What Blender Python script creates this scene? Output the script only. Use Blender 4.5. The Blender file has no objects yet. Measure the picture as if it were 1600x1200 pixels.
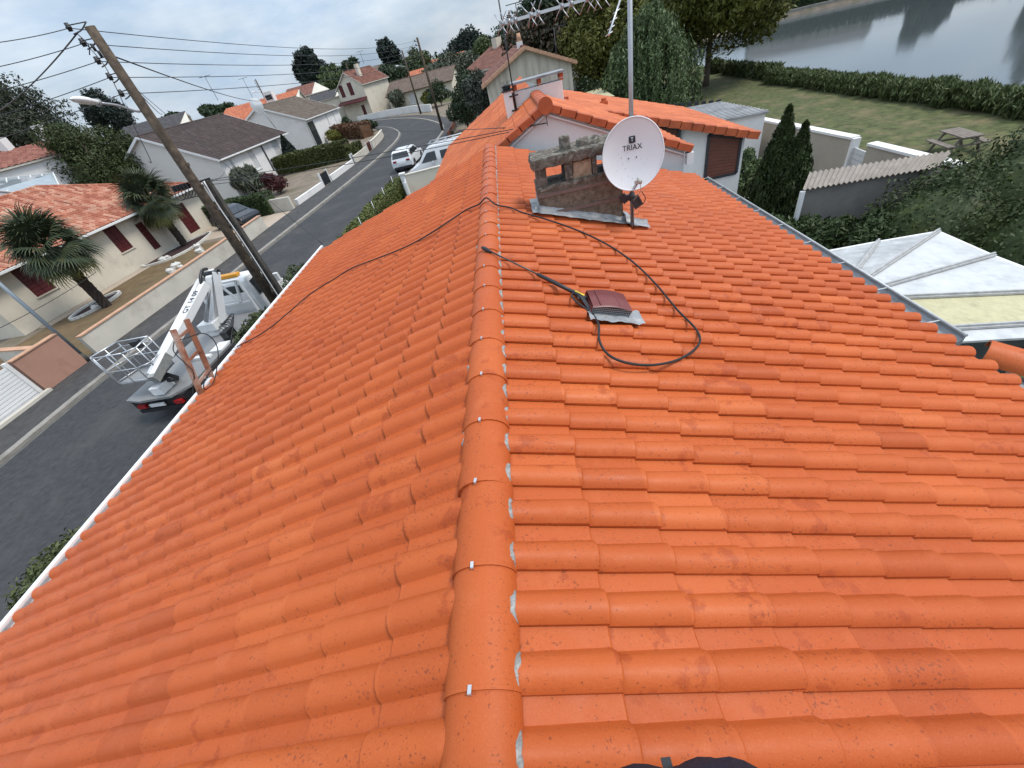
import bpy, bmesh, math, random
import numpy as np
from mathutils import Vector, Matrix, Euler
random.seed(7); rng = np.random.default_rng(7)
C = bpy.context.scene.collection
sc = bpy.context.scene

# ------------------------------------------------------------------ camera
CAMZ = 6.6
FPX = 622.5                      # focal length in pixels of a 1600 px wide picture
CM = np.array([[0.97775, -0.18191, -0.10462], [-0.03911, -0.64777, 0.76083], [-0.20618, -0.73980, -0.64046]])
for k_ in range(3): CM[:, k_] /= np.linalg.norm(CM[:, k_])
cd = bpy.data.cameras.new('camera'); cam = bpy.data.objects.new('camera', cd); C.objects.link(cam)
cd.sensor_width = 36; cd.lens = FPX / 1600 * 36; cd.clip_start = 0.02; cd.clip_end = 3000
R_ = Matrix(((CM[0, 0], -CM[0, 1], -CM[0, 2]), (CM[1, 0], -CM[1, 1], -CM[1, 2]), (CM[2, 0], -CM[2, 1], -CM[2, 2])))
cam.matrix_world = Matrix.Translation((0, 0, CAMZ)) @ R_.to_4x4()
sc.camera = cam
sc.cycles.max_bounces = 6; sc.cycles.diffuse_bounces = 1; sc.cycles.glossy_bounces = 2

# ------------------------------------------------------------------ sky, sun, exposure
SUN_EL, SUN_AZ = math.radians(60), math.radians(94)       # azimuth measured from +Y towards +X
w = bpy.data.worlds.new('World'); sc.world = w; w.use_nodes = True
nt = w.node_tree; nt.nodes.clear()
def N(t, typ, **kw):
    n = t.nodes.new(typ)
    for k, v in kw.items():
        if k in n.inputs: n.inputs[k].default_value = v
        else: setattr(n, k, v)
    return n
sky = N(nt, 'ShaderNodeTexSky', sky_type='NISHITA', sun_disc=False, sun_elevation=SUN_EL, sun_rotation=SUN_AZ, air_density=1.0, dust_density=2.0)
tc = N(nt, 'ShaderNodeTexCoord')
mp = N(nt, 'ShaderNodeMapping'); mp.inputs['Scale'].default_value = (1.0, 1.0, 3.2)
nz = N(nt, 'ShaderNodeTexNoise', Scale=2.3, Detail=6.0, Roughness=0.52)
nz2 = N(nt, 'ShaderNodeTexNoise', Scale=5.0, Detail=5.0, Roughness=0.6)
cr = N(nt, 'ShaderNodeValToRGB'); cr.color_ramp.elements[0].position = 0.30; cr.color_ramp.elements[1].position = 0.72
cr.color_ramp.elements[0].color = (0.55, 0.55, 0.55, 1); cr.color_ramp.elements[1].color = (1, 1, 1, 1)
cc = N(nt, 'ShaderNodeValToRGB'); cc.color_ramp.elements[0].position = 0.3; cc.color_ramp.elements[1].position = 0.75
cc.color_ramp.elements[0].color = (5.0, 6.7, 8.9, 1); cc.color_ramp.elements[1].color = (9.7, 10.5, 11.3, 1)
mx = N(nt, 'ShaderNodeMix', data_type='RGBA')
bg = N(nt, 'ShaderNodeBackground'); bg.inputs['Strength'].default_value = 0.060
ow = N(nt, 'ShaderNodeOutputWorld')
L = nt.links.new
L(tc.outputs['Generated'], mp.inputs['Vector']); L(mp.outputs[0], nz.inputs['Vector']); L(mp.outputs[0], nz2.inputs['Vector'])
L(nz.outputs['Fac'], cr.inputs['Fac']); L(nz2.outputs['Fac'], cc.inputs['Fac'])
L(cr.outputs['Color'], mx.inputs['Factor']); L(sky.outputs['Color'], mx.inputs['A']); L(cc.outputs['Color'], mx.inputs['B'])
# an overcast dome is brighter towards the zenith
sx = N(nt, 'ShaderNodeSeparateXYZ'); L(tc.outputs['Generated'], sx.inputs[0])
mr = N(nt, 'ShaderNodeMapRange'); mr.inputs['From Min'].default_value = 0.0; mr.inputs['From Max'].default_value = 1.0
mr.inputs['To Min'].default_value = 0.95; mr.inputs['To Max'].default_value = 1.85
L(sx.outputs['Z'], mr.inputs['Value'])
ms = N(nt, 'ShaderNodeVectorMath', operation='SCALE'); L(mx.outputs['Result'], ms.inputs[0]); L(mr.outputs[0], ms.inputs['Scale'])
L(ms.outputs[0], bg.inputs['Color']); L(bg.outputs[0], ow.inputs['Surface'])
sl = bpy.data.lights.new('sun', 'SUN'); sl.energy = 1.5; sl.angle = math.radians(14); sl.color = (1.0, 0.95, 0.88)
so = bpy.data.objects.new('sun', sl); C.objects.link(so)
sd = Vector((math.sin(SUN_AZ) * math.cos(SUN_EL), math.cos(SUN_AZ) * math.cos(SUN_EL), math.sin(SUN_EL)))
so.rotation_euler = (-sd).to_track_quat('-Z', 'Y').to_euler(); so.location = (0, -20, 40)
sc.view_settings.view_transform = 'Standard'; sc.view_settings.look = 'None'; sc.view_settings.gamma = 1.0
sc.view_settings.exposure = 0.68; sc.view_settings.use_curve_mapping = False

# ------------------------------------------------------------------ pixel -> place
def ray(px, py):
    v = CM @ np.array([px - 800.0, py - 600.0, FPX]); return v / np.linalg.norm(v)
def g(px, py, z=0.0):            # point of a pixel's ray at height z
    r = ray(px, py); p = r * (z - CAMZ) / r[2]; return Vector((p[0], p[1], z))
def at(px, py, R):               # point of a pixel's ray at horizontal range R
    r = ray(px, py); p = r * R / math.hypot(r[0], r[1]); return Vector((p[0], p[1], p[2] + CAMZ))
def atY(px, py, y):
    r = ray(px, py); p = r * y / r[1]; return Vector((p[0], p[1], p[2] + CAMZ))
def rng_of(p): return math.hypot(p[0], p[1])

# ------------------------------------------------------------------ materials
MATS = {}
def ramp(t, fac, stops):
    r = t.nodes.new('ShaderNodeValToRGB'); e = r.color_ramp.elements
    while len(e) < len(stops): e.new(0.5)
    for k, (p, c) in enumerate(stops):
        e[k].position = p; e[k].color = (c[0], c[1], c[2], 1) if hasattr(c, '__len__') else (c, c, c, 1)
    t.links.new(fac, r.inputs['Fac']); return r.outputs['Color']
def mixc(t, fac, a, b, mode='MIX'):
    m = t.nodes.new('ShaderNodeMix'); m.data_type = 'RGBA'; m.blend_type = mode
    for s, v in (('Factor', fac), ('A', a), ('B', b)):
        if hasattr(v, 'links'): t.links.new(v, m.inputs[s])
        elif s == 'Factor': m.inputs[s].default_value = v
        else: m.inputs[s].default_value = (*v, 1)
    return m.outputs['Result']
def noise(t, vec, scale, detail=3.0, rough=0.55):
    n = t.nodes.new('ShaderNodeTexNoise'); n.inputs['Scale'].default_value = scale
    n.inputs['Detail'].default_value = detail; n.inputs['Roughness'].default_value = rough
    if vec is not None: t.links.new(vec, n.inputs['Vector'])
    return n.outputs['Fac']
def mbase(name, rough, metal=0.0, spec=0.5):
    m = bpy.data.materials.new(name); m.use_nodes = True; t = m.node_tree
    b = t.nodes['Principled BSDF']; b.inputs['Roughness'].default_value = rough; b.inputs['Metallic'].default_value = metal
    b.inputs['Specular IOR Level'].default_value = spec
    return m, t, b
def mat(name, col, rough=0.75, var=0.18, scale=2.0, bump=0.0, bscale=60.0, metal=0.0, spec=0.4, dirt=None, dscale=1.2, dlo=0.52, dhi=0.75):
    if name in MATS: return MATS[name]
    m, t, b = mbase(name, rough, metal, spec)
    geo = t.nodes.new('ShaderNodeNewGeometry').outputs['Position']
    a = tuple(c * (1 - var) for c in col); h = tuple(min(1, c * (1 + var)) for c in col)
    c = ramp(t, noise(t, geo, scale, 8.0, 0.68), [(0.3, a), (0.7, h)])
    if dirt is not None:
        c = mixc(t, ramp(t, noise(t, geo, dscale, 6.0, 0.65), [(dlo, 0.0), (dhi, 0.9)]), c, dirt)
    t.links.new(c, b.inputs['Base Color'])
    if bump > 0:
        bn = t.nodes.new('ShaderNodeBump'); bn.inputs['Strength'].default_value = bump; bn.inputs['Distance'].default_value = 0.01
        t.links.new(noise(t, geo, bscale, 4.0), bn.inputs['Height']); t.links.new(bn.outputs[0], b.inputs['Normal'])
    MATS[name] = m; return m
def leafmat(name, col, var=0.45, clump=0.9, yellow=None):
    if name in MATS: return MATS[name]
    m, t, b = mbase(name, 0.6, 0.0, 0.3)
    geo = t.nodes.new('ShaderNodeNewGeometry').outputs['Position']
    a = tuple(c * (1 - var) for c in col); h = tuple(c * (1 + var) for c in col)
    c = ramp(t, noise(t, geo, clump, 4.0, 0.7), [(0.3, a), (0.72, h)])
    c = mixc(t, ramp(t, noise(t, geo, 11.0, 2.0), [(0.35, 0.0), (0.7, 0.65)]), c, tuple(x * 1.7 for x in col))
    if yellow: c = mixc(t, ramp(t, noise(t, geo, clump * 2.2, 4.0), [(0.5, 0.0), (0.72, 0.85)]), c, yellow)
    t.links.new(c, b.inputs['Base Color'])
    try:
        b.inputs['Subsurface Weight'].default_value = 0.0
    except Exception: pass
    MATS[name] = m; return m

def tile_mat(name, x0, ex, y0, py):
    """orange coated tile: one tint per tile, darker worn patches, dark specks, a few pale lichens"""
    m, t, b = mbase(name, 0.5, 0.0, 0.25)
    lk = t.links.new
    geo = t.nodes.new('ShaderNodeNewGeometry').outputs['Position']
    s = t.nodes.new('ShaderNodeSeparateXYZ'); lk(geo, s.inputs[0])
    def cell(o, off, step):
        a = t.nodes.new('ShaderNodeMath'); a.operation = 'SUBTRACT'; lk(o, a.inputs[0]); a.inputs[1].default_value = off
        d = t.nodes.new('ShaderNodeMath'); d.operation = 'DIVIDE'; lk(a.outputs[0], d.inputs[0]); d.inputs[1].default_value = step
        f = t.nodes.new('ShaderNodeMath'); f.operation = 'FLOOR'; lk(d.outputs[0], f.inputs[0]); return f.outputs[0]
    cx = t.nodes.new('ShaderNodeCombineXYZ'); lk(cell(s.outputs['X'], x0, ex), cx.inputs['X']); lk(cell(s.outputs['Y'], y0, py), cx.inputs['Y'])
    wn = t.nodes.new('ShaderNodeTexWhiteNoise'); wn.noise_dimensions = '3D'; lk(cx.outputs[0], wn.inputs['Vector'])
    c = ramp(t, wn.outputs['Value'], [(0.0, (0.40, 0.080, 0.018)), (0.08, (0.475, 0.100, 0.023)), (0.9, (0.535, 0.120, 0.029)), (1.0, (0.59, 0.145, 0.038))])
    c = mixc(t, ramp(t, noise(t, geo, 0.55, 3.0), [(0.35, 0.0), (0.7, 0.65)]), c, (0.41, 0.075, 0.018))
    # pinker, chalkier worn coat here and there
    c = mixc(t, ramp(t, noise(t, geo, 5.0, 6.0, 0.7), [(0.54, 0.0), (0.74, 0.4)]), c, (0.60, 0.165, 0.060))
    # darker patches where the coat is thin: per tile threshold
    add = t.nodes.new('ShaderNodeMath'); add.operation = 'MULTIPLY_ADD'; lk(wn.outputs['Color'], add.inputs[0]); add.inputs[1].default_value = 0.16
    lk(noise(t, geo, 7.5, 6.0, 0.65), add.inputs[2])
    blot = t.nodes.new('ShaderNodeMath'); blot.operation = 'MULTIPLY_ADD'; lk(noise(t, geo, 0.8, 2.0), blot.inputs[0]); blot.inputs[1].default_value = 0.45; lk(add.outputs[0], blot.inputs[2])
    c = mixc(t, ramp(t, blot.outputs[0], [(0.925, 0.0), (0.975, 0.55)]), c, (0.31, 0.050, 0.014))
    # dark specks
    sp = t.nodes.new('ShaderNodeMath'); sp.operation = 'MULTIPLY_ADD'; lk(noise(t, geo, 3.4, 5.0, 0.7), sp.inputs[0]); sp.inputs[1].default_value = 0.42
    lk(noise(t, geo, 74.0, 2.5, 0.6), sp.inputs[2])
    c = mixc(t, ramp(t, sp.outputs[0], [(0.852, 0.0), (0.90, 0.72)]), c, (0.15, 0.040, 0.020))
    c = mixc(t, ramp(t, noise(t, geo, 210.0, 3.0, 0.75), [(0.38, 0.0), (0.68, 0.42)]), c, (0.40, 0.078, 0.019))
    c = mixc(t, ramp(t, noise(t, geo, 140.0, 4.0, 0.75), [(0.56, 0.0), (0.74, 0.40)]), c, (0.70, 0.22, 0.085))
    vo2 = t.nodes.new('ShaderNodeTexVoronoi'); vo2.inputs['Scale'].default_value = 31.0; lk(geo, vo2.inputs['Vector'])
    sp2 = t.nodes.new('ShaderNodeMath'); sp2.operation = 'SUBTRACT'; lk(vo2.outputs['Distance'], sp2.inputs[0])
    lk(ramp(t, noise(t, geo, 3.0, 5.0, 0.7), [(0.53, 0.0), (0.78, 0.38)]), sp2.inputs[1])
    c = mixc(t, ramp(t, sp2.outputs[0], [(0.0, 0.7), (0.08, 0.0)]), c, (0.33, 0.068, 0.024))
    vo3 = t.nodes.new('ShaderNodeTexVoronoi'); vo3.inputs['Scale'].default_value = 9.0; vo3.inputs['Randomness'].default_value = 1.0; lk(geo, vo3.inputs['Vector'])
    keep = t.nodes.new('ShaderNodeMath'); keep.operation = 'GREATER_THAN'; lk(vo3.outputs['Color'], keep.inputs[0]); keep.inputs[1].default_value = 0.965
    near = ramp(t, vo3.outputs['Distance'], [(0.07, 1.0), (0.10, 0.0)])
    ml = t.nodes.new('ShaderNodeMath'); ml.operation = 'MULTIPLY'; lk(near, ml.inputs[0]); lk(keep.outputs[0], ml.inputs[1])
    c = mixc(t, ml.outputs[0], c, (0.62, 0.52, 0.42))
    lk(c, b.inputs['Base Color'])
    bn = t.nodes.new('ShaderNodeBump'); bn.inputs['Strength'].default_value = 0.22; bn.inputs['Distance'].default_value = 0.004
    lk(noise(t, geo, 120.0, 5.0, 0.7), bn.inputs['Height']); lk(bn.outputs[0], b.inputs['Normal'])
    rr = ramp(t, noise(t, geo, 6.0, 5.0), [(0.3, 0.40), (0.7, 0.62)]); lk(rr, b.inputs['Roughness'])
    MATS[name] = m; return m

def roofmat(name, cols, u, pu, pv, rough=0.75, spec=0.3):
    """far roofs: a colour for each tile cell; u = direction along the ridge (x, y)"""
    if name in MATS: return MATS[name]
    m, t, b = mbase(name, rough, 0.0, spec); lk = t.links.new
    geo = t.nodes.new('ShaderNodeNewGeometry').outputs['Position']
    def cell(vec, step):
        d = t.nodes.new('ShaderNodeVectorMath'); d.operation = 'DOT_PRODUCT'; lk(geo, d.inputs[0]); d.inputs[1].default_value = vec
        q = t.nodes.new('ShaderNodeMath'); q.operation = 'DIVIDE'; lk(d.outputs['Value'], q.inputs[0]); q.inputs[1].default_value = step
        f = t.nodes.new('ShaderNodeMath'); f.operation = 'FLOOR'; lk(q.outputs[0], f.inputs[0]); return f.outputs[0]
    cx = t.nodes.new('ShaderNodeCombineXYZ'); lk(cell((u[0], u[1], 0), pu), cx.inputs[0]); lk(cell((u[1], -u[0], 0), pv), cx.inputs[1])
    wn = t.nodes.new('ShaderNodeTexWhiteNoise'); lk(cx.outputs[0], wn.inputs['Vector'])
    n_ = len(cols)
    c = ramp(t, wn.outputs['Value'], [(k / (n_ - 1), cols[k]) for k in range(n_)])
    c = mixc(t, ramp(t, noise(t, geo, 0.9, 6.0, 0.7), [(0.4, 0.0), (0.75, 0.5)]), c, tuple(x * 0.6 for x in cols[0]))
    lk(c, b.inputs['Base Color']); MATS[name] = m; return m

# ------------------------------------------------------------------ mesh helpers
ROOT = {}                                   # object -> matrix of the thing it belongs to
def fast_mesh(name, V, F):
    me = bpy.data.meshes.new(name); V = np.asarray(V, np.float32); F = np.asarray(F, np.int32)
    k = F.shape[1]
    me.vertices.add(len(V)); me.vertices.foreach_set('co', V.ravel())
    me.loops.add(F.size); me.loops.foreach_set('vertex_index', F.ravel())
    me.polygons.add(len(F)); me.polygons.foreach_set('loop_start', np.arange(0, F.size, k, dtype=np.int32))
    me.update(calc_edges=True); return me
def link(name, me, m, parent=None):
    o = bpy.data.objects.new(name, me); C.objects.link(o)
    if m is not None and len(me.materials) == 0: me.materials.append(m)
    if parent is not None:
        o.parent = parent; ROOT[o.name] = ROOT[parent.name]
    else: ROOT[o.name] = Matrix.Identity(4)
    return o
def tag(o, label, cat, group=None):
    o['label'] = label; o['category'] = cat
    if group: o['group'] = group
    return o
def struct(o): o['kind'] = 'structure'; return o
def thing(name, label, cat, loc=(0, 0, 0), rz=0.0, group=None):
    o = bpy.data.objects.new(name, None); C.objects.link(o); o.empty_display_size = 0.2
    o.location = loc; o.rotation_euler = (0, 0, rz)
    ROOT[o.name] = Matrix.Translation(loc) @ Matrix.Rotation(rz, 4, 'Z')
    return tag(o, label, cat, group)
def copy_thing(root, loc, rz, label=None, scale=None):
    r = root.copy(); C.objects.link(r); r.location = loc; r.rotation_euler = (0, 0, rz)
    if label: r['label'] = label
    if scale: r.scale = (scale,) * 3
    for ch in list(root.children):
        c = ch.copy(); C.objects.link(c); c.parent = r
        for gc in list(ch.children):
            d = gc.copy(); C.objects.link(d); d.parent = c
    return r

class MB:
    def __init__(s): s.v = []; s.f = []; s.s = []
    def add(s, pts, faces, smooth=False):
        o = len(s.v); s.v += [tuple(p) for p in pts]
        for f in faces: s.f.append(tuple(i + o for i in f)); s.s.append(smooth)
        return s
    def box(s, x0, x1, y0, y1, z0, z1):
        p = [(x0, y0, z0), (x1, y0, z0), (x1, y1, z0), (x0, y1, z0), (x0, y0, z1), (x1, y0, z1), (x1, y1, z1), (x0, y1, z1)]
        return s.hexa(p)
    def hexa(s, p):
        return s.add(p, [(0, 3, 2, 1), (4, 5, 6, 7), (0, 1, 5, 4), (1, 2, 6, 5), (2, 3, 7, 6), (3, 0, 4, 7)])
    def beam(s, p, q, w_, h_, up=(0, 0, 1), w2=None, h2=None):
        p = Vector(p); q = Vector(q); d = (q - p).normalized(); u = Vector(up)
        if abs(d.dot(u)) > 0.98: u = Vector((1, 0, 0))
        a = d.cross(u).normalized(); b = a.cross(d).normalized(); w2 = w2 or w_; h2 = h2 or h_
        P = [p - a * w_ / 2 - b * h_ / 2, p + a * w_ / 2 - b * h_ / 2, q + a * w2 / 2 - b * h2 / 2, q - a * w2 / 2 - b * h2 / 2,
             p - a * w_ / 2 + b * h_ / 2, p + a * w_ / 2 + b * h_ / 2, q + a * w2 / 2 + b * h2 / 2, q - a * w2 / 2 + b * h2 / 2]
        return s.hexa(P)
    def tube(s, pts, r, n=8, caps=True, smooth=True):
        pts = [Vector(p) for p in pts]; m = len(pts); rr = r if hasattr(r, '__len__') else [r] * m
        base = []; ref = None
        for i, p in enumerate(pts):
            d = (pts[min(i + 1, m - 1)] - pts[max(i - 1, 0)]).normalized()
            if ref is None:
                ref = Vector((0, 0, 1)) if abs(d.z) < 0.9 else Vector((1, 0, 0))
            a = (ref - d * ref.dot(d))
            a = a.normalized() if a.length > 1e-6 else Vector((1, 0, 0)); b = d.cross(a); ref = a
            for k in range(n):
                t = 2 * math.pi * k / n; base.append(p + (a * math.cos(t) + b * math.sin(t)) * rr[i])
        F = []
        for i in range(m - 1):
            for k in range(n): F.append((i * n + k, i * n + (k + 1) % n, (i + 1) * n + (k + 1) % n, (i + 1) * n + k))
        o = len(s.v); s.add(base, F, smooth)
        if caps:
            s.f.append(tuple(o + k for k in reversed(range(n)))); s.s.append(False)
            s.f.append(tuple(o + (m - 1) * n + k for k in range(n))); s.s.append(False)
        return s
    def cyl(s, p, q, r0, r1=None, n=12): return s.tube([p, q], [r0, r1 if r1 is not None else r0], n)
    def prism(s, poly, fn, d0, d1, smooth=False):
        """poly: 2-D points, fn(a, b, d) -> 3-D"""
        n = len(poly); P = [fn(a, b, d0) for a, b in poly] + [fn(a, b, d1) for a, b in poly]
        s.add(P, [tuple(reversed(range(n))), tuple(range(n, 2 * n))])
        o = len(s.v) - 2 * n
        for k in range(n):
            s.f.append((o + k, o + (k + 1) % n, o + n + (k + 1) % n, o + n + k)); s.s.append(smooth)
        return s
    def grid(s, pts, nu, nv, smooth=True):
        F = [(i * nv + j, (i + 1) * nv + j, (i + 1) * nv + j + 1, i * nv + j + 1) for i in range(nu - 1) for j in range(nv - 1)]
        return s.add(pts, F, smooth)
    def mesh(s, name):
        me = bpy.data.meshes.new(name); me.from_pydata(s.v, [], s.f)
        me.polygons.foreach_set('use_smooth', s.s); me.update(); return me
    def build(s, name, m, parent=None, world=False, fix=True, bevel=0.0):
        if world and parent is not None:
            M = ROOT[parent.name].inverted(); s.v = [tuple(M @ Vector(v)) for v in s.v]
        me = s.mesh(name)
        if fix or bevel:
            bm = bmesh.new(); bm.from_mesh(me)
            if bevel:
                bmesh.ops.remove_doubles(bm, verts=bm.verts, dist=1e-5)
                bmesh.ops.bevel(bm, geom=list(bm.edges), offset=bevel, segments=2, profile=0.6, affect='EDGES', clamp_overlap=True)
            bmesh.ops.recalc_face_normals(bm, faces=bm.faces); bm.to_mesh(me); bm.free()
        return link(name, me, m, parent)

def catenary(p, q, sag, n=14):
    p = Vector(p); q = Vector(q)
    return [p.lerp(q, t) - Vector((0, 0, 4 * sag * t * (1 - t))) for t in [k / n for k in range(n + 1)]]
def spline(pts, n=8):
    P = [Vector(p) for p in pts]; out = []
    P = [P[0] * 2 - P[1]] + P + [P[-1] * 2 - P[-2]]
    for i in range(1, len(P) - 2):
        for k in range(n):
            t = k / n; a, b, c, d = P[i - 1], P[i], P[i + 1], P[i + 2]
            out.append(0.5 * ((2 * b) + (c - a) * t + (2 * a - 5 * b + 4 * c - d) * t * t + (3 * b - a - 3 * c + d) * t ** 3))
    out.append(P[-2]); return out
def text_mesh(txt, size, depth=0.002):
    cu = bpy.data.curves.new('lettering', 'FONT'); cu.body = txt; cu.size = size; cu.align_x = 'CENTER'; cu.align_y = 'CENTER'; cu.extrude = depth
    o = bpy.data.objects.new('lettering', cu); C.objects.link(o); bpy.context.view_layer.update()
    me = bpy.data.meshes.new_from_object(o.evaluated_get(bpy.context.evaluated_depsgraph_get()))
    bpy.data.objects.remove(o); return me
# ------------------------------------------------------------------ palette
M_asph = mat('asphalt', (0.043, 0.044, 0.046), 0.9, 0.35, 5.0, 0.5, 60, dirt=(0.078, 0.076, 0.073), dscale=0.45, dlo=0.48, dhi=0.75)
M_asph2 = mat('pavement_asphalt', (0.058, 0.056, 0.055), 0.92, 0.35, 4.0, 0.4, 60, dirt=(0.10, 0.092, 0.085), dscale=0.7)
M_kerb = mat('kerb_concrete', (0.27, 0.25, 0.22), 0.9, 0.25, 2.0, 0.3, 40, dirt=(0.16, 0.15, 0.13), dscale=1.5)
M_grass = mat('park_grass', (0.078, 0.088, 0.030), 0.95, 0.6, 2.6, 0.8, 22, dirt=(0.19, 0.145, 0.08), dscale=0.8, dlo=0.5, dhi=0.72)
M_dry = mat('dry_lawn', (0.15, 0.10, 0.05), 0.95, 0.4, 1.4, 0.6, 20, dirt=(0.085, 0.085, 0.035), dscale=0.7)
M_soil = mat('garden_soil', (0.20, 0.16, 0.12), 0.95, 0.35, 0.9, 0.5, 18, dirt=(0.10, 0.11, 0.05), dscale=0.4)
M_white = mat('white_render', (0.78, 0.765, 0.74), 0.85, 0.05, 0.8, 0.1, 60, dirt=(0.6, 0.58, 0.54), dscale=0.6, dlo=0.5, dhi=0.85)
M_cream = mat('cream_render', (0.66, 0.60, 0.49), 0.88, 0.07, 0.8, 0.1, 60, dirt=(0.5, 0.45, 0.36), dscale=0.7)
M_creamw = mat('garden_wall_render', (0.60, 0.56, 0.48), 0.9, 0.09, 1.0, 0.15, 50, dirt=(0.42, 0.38, 0.31), dscale=0.9)
M_cap = mat('terracotta_cap', (0.52, 0.30, 0.19), 0.85, 0.2, 3.0)
M_pvc = mat('white_pvc', (0.82, 0.82, 0.81), 0.35, 0.03, 2.0, dirt=(0.6, 0.59, 0.56), dscale=2.5, dlo=0.6, dhi=0.9)
M_zinc = mat('zinc', (0.30, 0.31, 0.32), 0.55, 0.25, 5.0, 0.15, 60, metal=0.35, dirt=(0.12, 0.12, 0.115), dscale=3.0)
M_lead = mat('lead_flashing', (0.30, 0.31, 0.32), 0.6, 0.35, 14.0, 0.4, 40, metal=0.2, dirt=(0.55, 0.53, 0.48), dscale=6.0)
M_foil = mat('ridge_foil', (0.30, 0.295, 0.28), 0.7, 0.55, 45.0, 0.5, 80, metal=0.2, dirt=(0.2, 0.18, 0.15), dscale=12.0)
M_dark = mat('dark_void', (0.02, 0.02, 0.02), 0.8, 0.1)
M_black = mat('black_plastic', (0.018, 0.018, 0.02), 0.45, 0.1, spec=0.5)
M_rubber = mat('rubber', (0.022, 0.022, 0.023), 0.7, 0.15)
M_steel = mat('galvanised_steel', (0.45, 0.46, 0.47), 0.42, 0.12, 6.0, metal=0.75)
M_alu = mat('aluminium', (0.62, 0.63, 0.64), 0.38, 0.1, 8.0, metal=0.8)
M_underlay = mat('roof_battens', (0.16, 0.07, 0.04), 0.9, 0.2)
M_conc = mat('pole_concrete', (0.078, 0.071, 0.062), 0.92, 0.35, 2.2, 0.4, 40, dirt=(0.12, 0.10, 0.08), dscale=1.6)
M_wood = mat("pole_timber", (0.075, 0.056, 0.040), 0.9, 0.5, 6.0, 0.6, 40, dirt=(0.14, 0.11, 0.075), dscale=3.0)
M_glass = mat('window_glass', (0.03, 0.035, 0.04), 0.06, 0.1, spec=0.6)
M_glassg = mat('pale_glass', (0.30, 0.34, 0.36), 0.12, 0.15, spec=0.6)
M_maroon = mat('maroon_shutter', (0.085, 0.012, 0.014), 0.55, 0.15, 3.0)
M_brown = mat('brown_shutter', (0.16, 0.055, 0.035), 0.6, 0.12, 3.0)
M_darkfr = mat('anthracite_frame', (0.045, 0.047, 0.052), 0.5, 0.1)
M_shut = mat('grey_shutter', (0.60, 0.60, 0.59), 0.6, 0.05)
M_trunk = mat('bark', (0.10, 0.075, 0.055), 0.95, 0.3, 5.0, 0.5, 30)
M_stone = mat('white_stone', (0.62, 0.60, 0.55), 0.9, 0.15, 6.0)
M_mulch = mat('bark_mulch', (0.045, 0.022, 0.022), 0.95, 0.4, 9.0, 0.8, 60)
M_paint = mat('white_paint', (0.80, 0.80, 0.79), 0.3, 0.04, 2.0, dirt=(0.62, 0.61, 0.58), dscale=1.5, dlo=0.58, dhi=0.9)

# ------------------------------------------------------------------ ground, road, lake
from mathutils.geometry import tessellate_polygon
def poly_sheet(name, rings, z, m, kind=True, z_fn=None):
    """flat sheet from an outline and holes"""
    R3 = [[Vector((x, y, 0)) for x, y in r] for r in rings]
    tr = tessellate_polygon(R3); P = [p for r in R3 for p in r]
    b = MB(); b.add([(p.x, p.y, z) for p in P], [tuple(t) for t in tr])
    o = b.build(name, m)
    me = o.data
    if len(me.polygons) and me.polygons[0].normal.z < 0: me.flip_normals()
    return struct(o) if kind else o
def sp2(pts, n=6): return [(p.x, p.y) for p in spline([(a, b, 0) for a, b in pts], n)]
LAKE = sp2([(21.7, -90), (21.6, 0), (21.5, 20), (21.4, 38), (22.3, 54), (26, 72), (36, 90), (46.7, 94), (59.3, 88.6), (90, 76), (140, 54)], 5) + [(230, 20), (230, -90)]
poly_sheet('ground', [[(-1500, -600), (1500, -600), (1500, 1800), (-1500, 1800)], LAKE], 0.0, M_grass)
b = MB(); n_ = len(LAKE)
cxl, cyl_ = 120, 0
P0 = [(x, y, 0.0) for x, y in LAKE]
P1 = [(x + (cxl - x) / math.hypot(cxl - x, cyl_ - y) * 1.3, y + (cyl_ - y) / math.hypot(cxl - x, cyl_ - y) * 1.3, -0.9) for x, y in LAKE]
b.add(P0 + P1, [(k, (k + 1) % n_, n_ + (k + 1) % n_, n_ + k) for k in range(n_)])
struct(b.build('lake_bank', M_soil))
mw, tw, bw = mbase('lake_water', 0.06, 0.0, 0.6)
bw.inputs['Base Color'].default_value = (0.085, 0.10, 0.105, 1); bw.inputs['IOR'].default_value = 1.42
ge = tw.nodes.new('ShaderNodeNewGeometry').outputs['Position']
bn = tw.nodes.new('ShaderNodeBump'); bn.inputs['Strength'].default_value = 0.10; bn.inputs['Distance'].default_value = 0.02
mpw = tw.nodes.new('ShaderNodeMapping'); mpw.inputs['Scale'].default_value = (1.0, 2.2, 1.0); tw.links.new(ge, mpw.inputs['Vector'])
tw.links.new(noise(tw, mpw.outputs[0], 1.6, 4.0), bn.inputs['Height']); tw.links.new(bn.outputs[0], bw.inputs['Normal'])
ro = ramp(tw, noise(tw, ge, 0.05, 4.0), [(0.4, 0.05), (0.7, 0.13)]); tw.links.new(ro, bw.inputs['Roughness'])
poly_sheet('lake_water', [[(x - 0.3, y) if x < 60 else (x, y) for x, y in LAKE]], -0.45, mw)

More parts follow.
